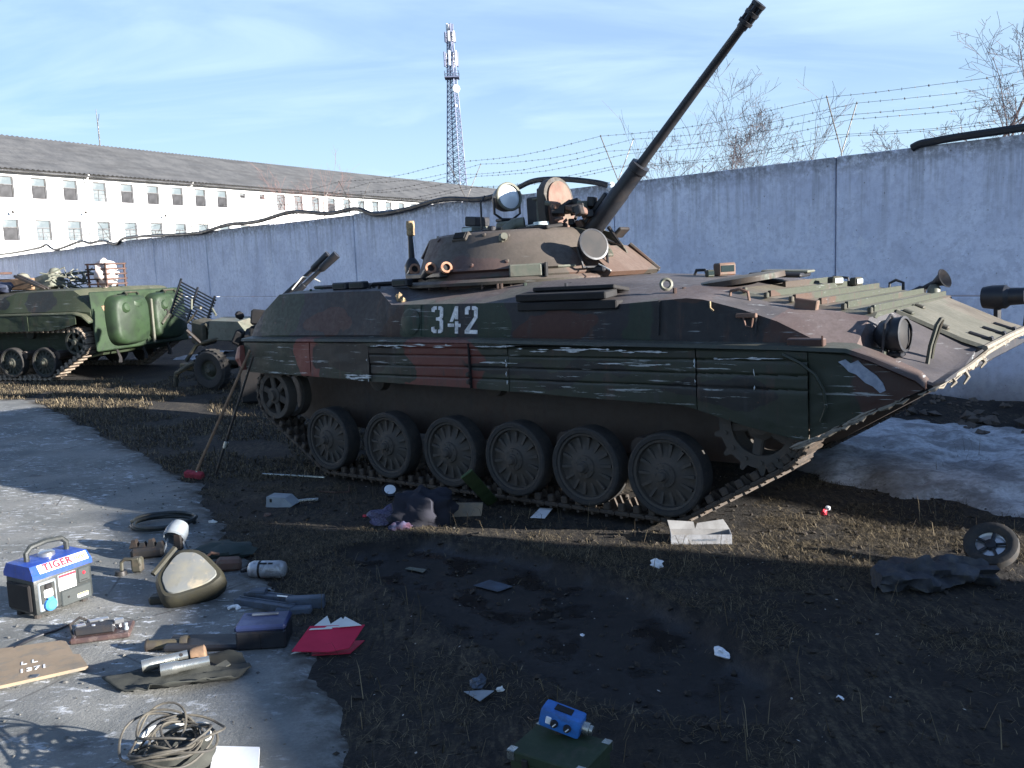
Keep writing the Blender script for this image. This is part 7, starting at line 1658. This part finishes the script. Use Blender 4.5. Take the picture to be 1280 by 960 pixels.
m = MB(); m.cur = tl; m.lathe([(0.022, -0.01), (0.024, 0.02), (0.018, 0.022), (0.018, 0.034), (0, 0.034)], (0.088, 0, 0.0), 'X', 16); m.build('connector', M['galv'], bd_)
m = MB(); m.lathe([(0.0, 0.0), (0.022, 0.0), (0.022, 0.022), (0, 0.03)], (-0.01, 0.0, 0.0), 'Z', 12); m.lathe([(0.0, 0.0), (0.015, 0.0), (0.015, 0.025), (0, 0.03)], (0.06, 0.0, 0.0), 'Z', 12); m.build('foot', M['steel_dark'], bd_)
m = MB(); m.tube([(-.085, 0, .05), (-.13, .02, .02), (-.16, .05, .012), (-.14, .10, .012), (-.2, .12, .04)], 0.0025, 5); m.build('lead', M['steel_dark'], bd_)
# ------------------------------------------------------------------ dead grass, straw and grit
rg = random.Random(99)
t = NT('dead_grass'); a = t.attr('tone').outputs['Fac']
col = t.mix(a, (0.030, 0.024, 0.017), (0.22, 0.175, 0.11))
M['grass'] = t.fin(col, 0.85, 0, None, 0.2)
def blades(n, sampler, name, hmin, hmax, flat, wid=0.0035):
    vs = []; fs = []; tone = []
    while n > 0:
        s = sampler()
        if s is None: continue
        x, y = s; n -= 1
        z = top(x, y) - 0.004; a = rg.uniform(0, 2 * pi); L_ = rg.uniform(hmin, hmax); f_ = min(1, max(0, rg.gauss(flat, 0.22)))
        up = L_ * (1 - f_) ; ou = L_ * (0.25 + 0.75 * f_); ca, sa = cos(a), sin(a); w_ = rg.uniform(0.6, 1.2) * wid
        pts = ((0, 0), (0.5 * ou, up * 0.7 + 0.012), (ou, max(0.010, up * (1.0 - 0.5 * f_)))); o = len(vs); tn = rg.random() ** 1.8
        for k, (d, h_) in enumerate(pts):
            ww = w_ * (1 - 0.42 * k)
            for q in (-1, 1): vs.append((x + ca * d - sa * ww * q, y + sa * d + ca * ww * q, z + h_)); tone.append(tn)
        fs += [(o, o + 1, o + 3, o + 2), (o + 2, o + 3, o + 5, o + 4)]
    me = bpy.data.meshes.new(name); me.from_pydata(vs, [], fs); me.materials.append(M['grass'])
    at_ = me.attributes.new('tone', 'FLOAT', 'POINT'); at_.data.foreach_set('value', tone); return link(name, me, None, 'stuff')
def near():
    x = rg.uniform(-3.4, 4.2); y = 3.1 + 6.5 * rg.random() ** 1.25
    if abs(x) > y * 0.62 + 0.3: return None
    if asd(x, y) > -0.02: return None
    m = fbm(x, y, 0, 1.0, 3) * 0.9 + fbm(x, y, 6, 3.5, 2) * 0.5
    if poly_sd(PIT, x, y) > -0.01 and rg.random() > 0.02: return None
    dx, dy = x - VO.x, y - VO.y; X = dx * VF.x + dy * VF.y; Y = dx * VL.x + dy * VL.y
    if -4.6 < X < 0.25 and abs(Y) < 1.48: return None
    if rg.random() > (sst(-0.25, 0.45, m) * 0.94 + 0.06) * (0.25 + 0.75 * sst(3.6, 5.6, y + 0.25 * x)): return None
    return x, y
blades(52000, near, 'dead_grass', 0.03, 0.10, 0.96, 0.0017)
def mid():
    x = rg.uniform(-12, -1.5); y = rg.uniform(8.5, 17.5)
    if asd(x, y) > -0.02 or abs(x) > y * 0.62 + 0.4: return None
    # thickest along the sunny verge beside the asphalt
    d = -poly_sd(ASPH, x, y)
    if rg.random() > (1 - sst(1.0, 5.0, d)) * 0.9 + 0.08: return None
    if fbm(x, y, 2, 0.9, 3) < -0.25: return None
    return x, y
blades(26000, mid, 'dead_grass_verge', 0.04, 0.12, 0.66, 0.0055)
def tall():
    x = rg.uniform(-2.5, 4.2); y = rg.uniform(3.2, 8.5)
    if abs(x) > y * 0.62 or asd(x, y) > -0.05 or poly_sd(PIT, x, y) > 0: return None
    dx, dy = x - VO.x, y - VO.y; X = dx * VF.x + dy * VF.y; Y = dx * VL.x + dy * VL.y
    if -4.6 < X < 1.2 and abs(Y) < 1.6: return None
    if fbm(x, y, 8, 0.8, 2) < 0.12: return None
    return x, y
blades(500, tall, 'grass_stalks', 0.10, 0.22, 0.35, 0.0022)
# grit, crumbs of soil and chips on asphalt and soil
def grit(n, sampler, name, mat, r0, r1, flat=0.6):
    vs = []; fs = []
    oct_ = [(1, 0, 0), (-1, 0, 0), (0, 1, 0), (0, -1, 0), (0, 0, 1), (0, 0, -1)]; of = [(0, 2, 4), (2, 1, 4), (1, 3, 4), (3, 0, 4), (2, 0, 5), (1, 2, 5), (3, 1, 5), (0, 3, 5)]
    while n > 0:
        s = sampler()
        if s is None: continue
        n -= 1; x, y = s; r_ = r0 + (r1 - r0) * rg.random() ** 3; z = top(x, y); o = len(vs); q = eul(rg.uniform(-.4, .4), rg.uniform(-.4, .4), rg.uniform(0, 6))
        k = [rg.uniform(0.6, 1.2) for _ in range(3)]
        for v in oct_:
            p = q @ Vector((v[0] * k[0], v[1] * k[1], v[2] * k[2] * flat)) * r_; vs.append((x + p.x, y + p.y, z + p.z + r_ * 0.25))
        fs += [tuple(i + o for i in f) for f in of]
    me = bpy.data.meshes.new(name); me.from_pydata(vs, [], fs); me.materials.append(mat); return link(name, me, None, 'stuff')
def s_soil():
    x = rg.uniform(-3.4, 4.2); y = rg.uniform(3.1, 9.5)
    return (x, y) if abs(x) < y * 0.62 + .2 and asd(x, y) < 0.05 else None
def s_asph():
    x = rg.uniform(-5.5, 0.2); y = rg.uniform(2.8, 9.0)
    return (x, y) if abs(x) < y * 0.62 + .2 and asd(x, y) > 0.0 else None
grit(5200, s_soil, 'soil_crumbs', plain('soil_crumb', (0.022, 0.018, 0.014), (0.04, 0.031, 0.024), 5, 0.95, vary=False), 0.004, 0.028)
grit(900, s_asph, 'asphalt_grit', plain('grit', (0.075, 0.072, 0.068), (0.14, 0.135, 0.125), 30, 0.9, vary=False), 0.003, 0.014)
grit(300, s_soil, 'pale_litter', plain('pale_chip', (0.5, 0.48, 0.45), (0.35, 0.32, 0.28), 3, 0.8, vary=False), 0.003, 0.011, 0.3)
def s_rub():
    s = rg.uniform(-6, 6.5); d = rg.uniform(0.1, 1.9) ** 1.1; p = wall_pt(s, 0, d); return (p.x, p.y)
grit(900, s_rub, 'wall_rubble', plain('rubble', (0.06, 0.05, 0.042), (0.12, 0.10, 0.085), 4, 0.95, vary=False), 0.015, 0.11, 0.7)
bpy.context.view_layer.update()
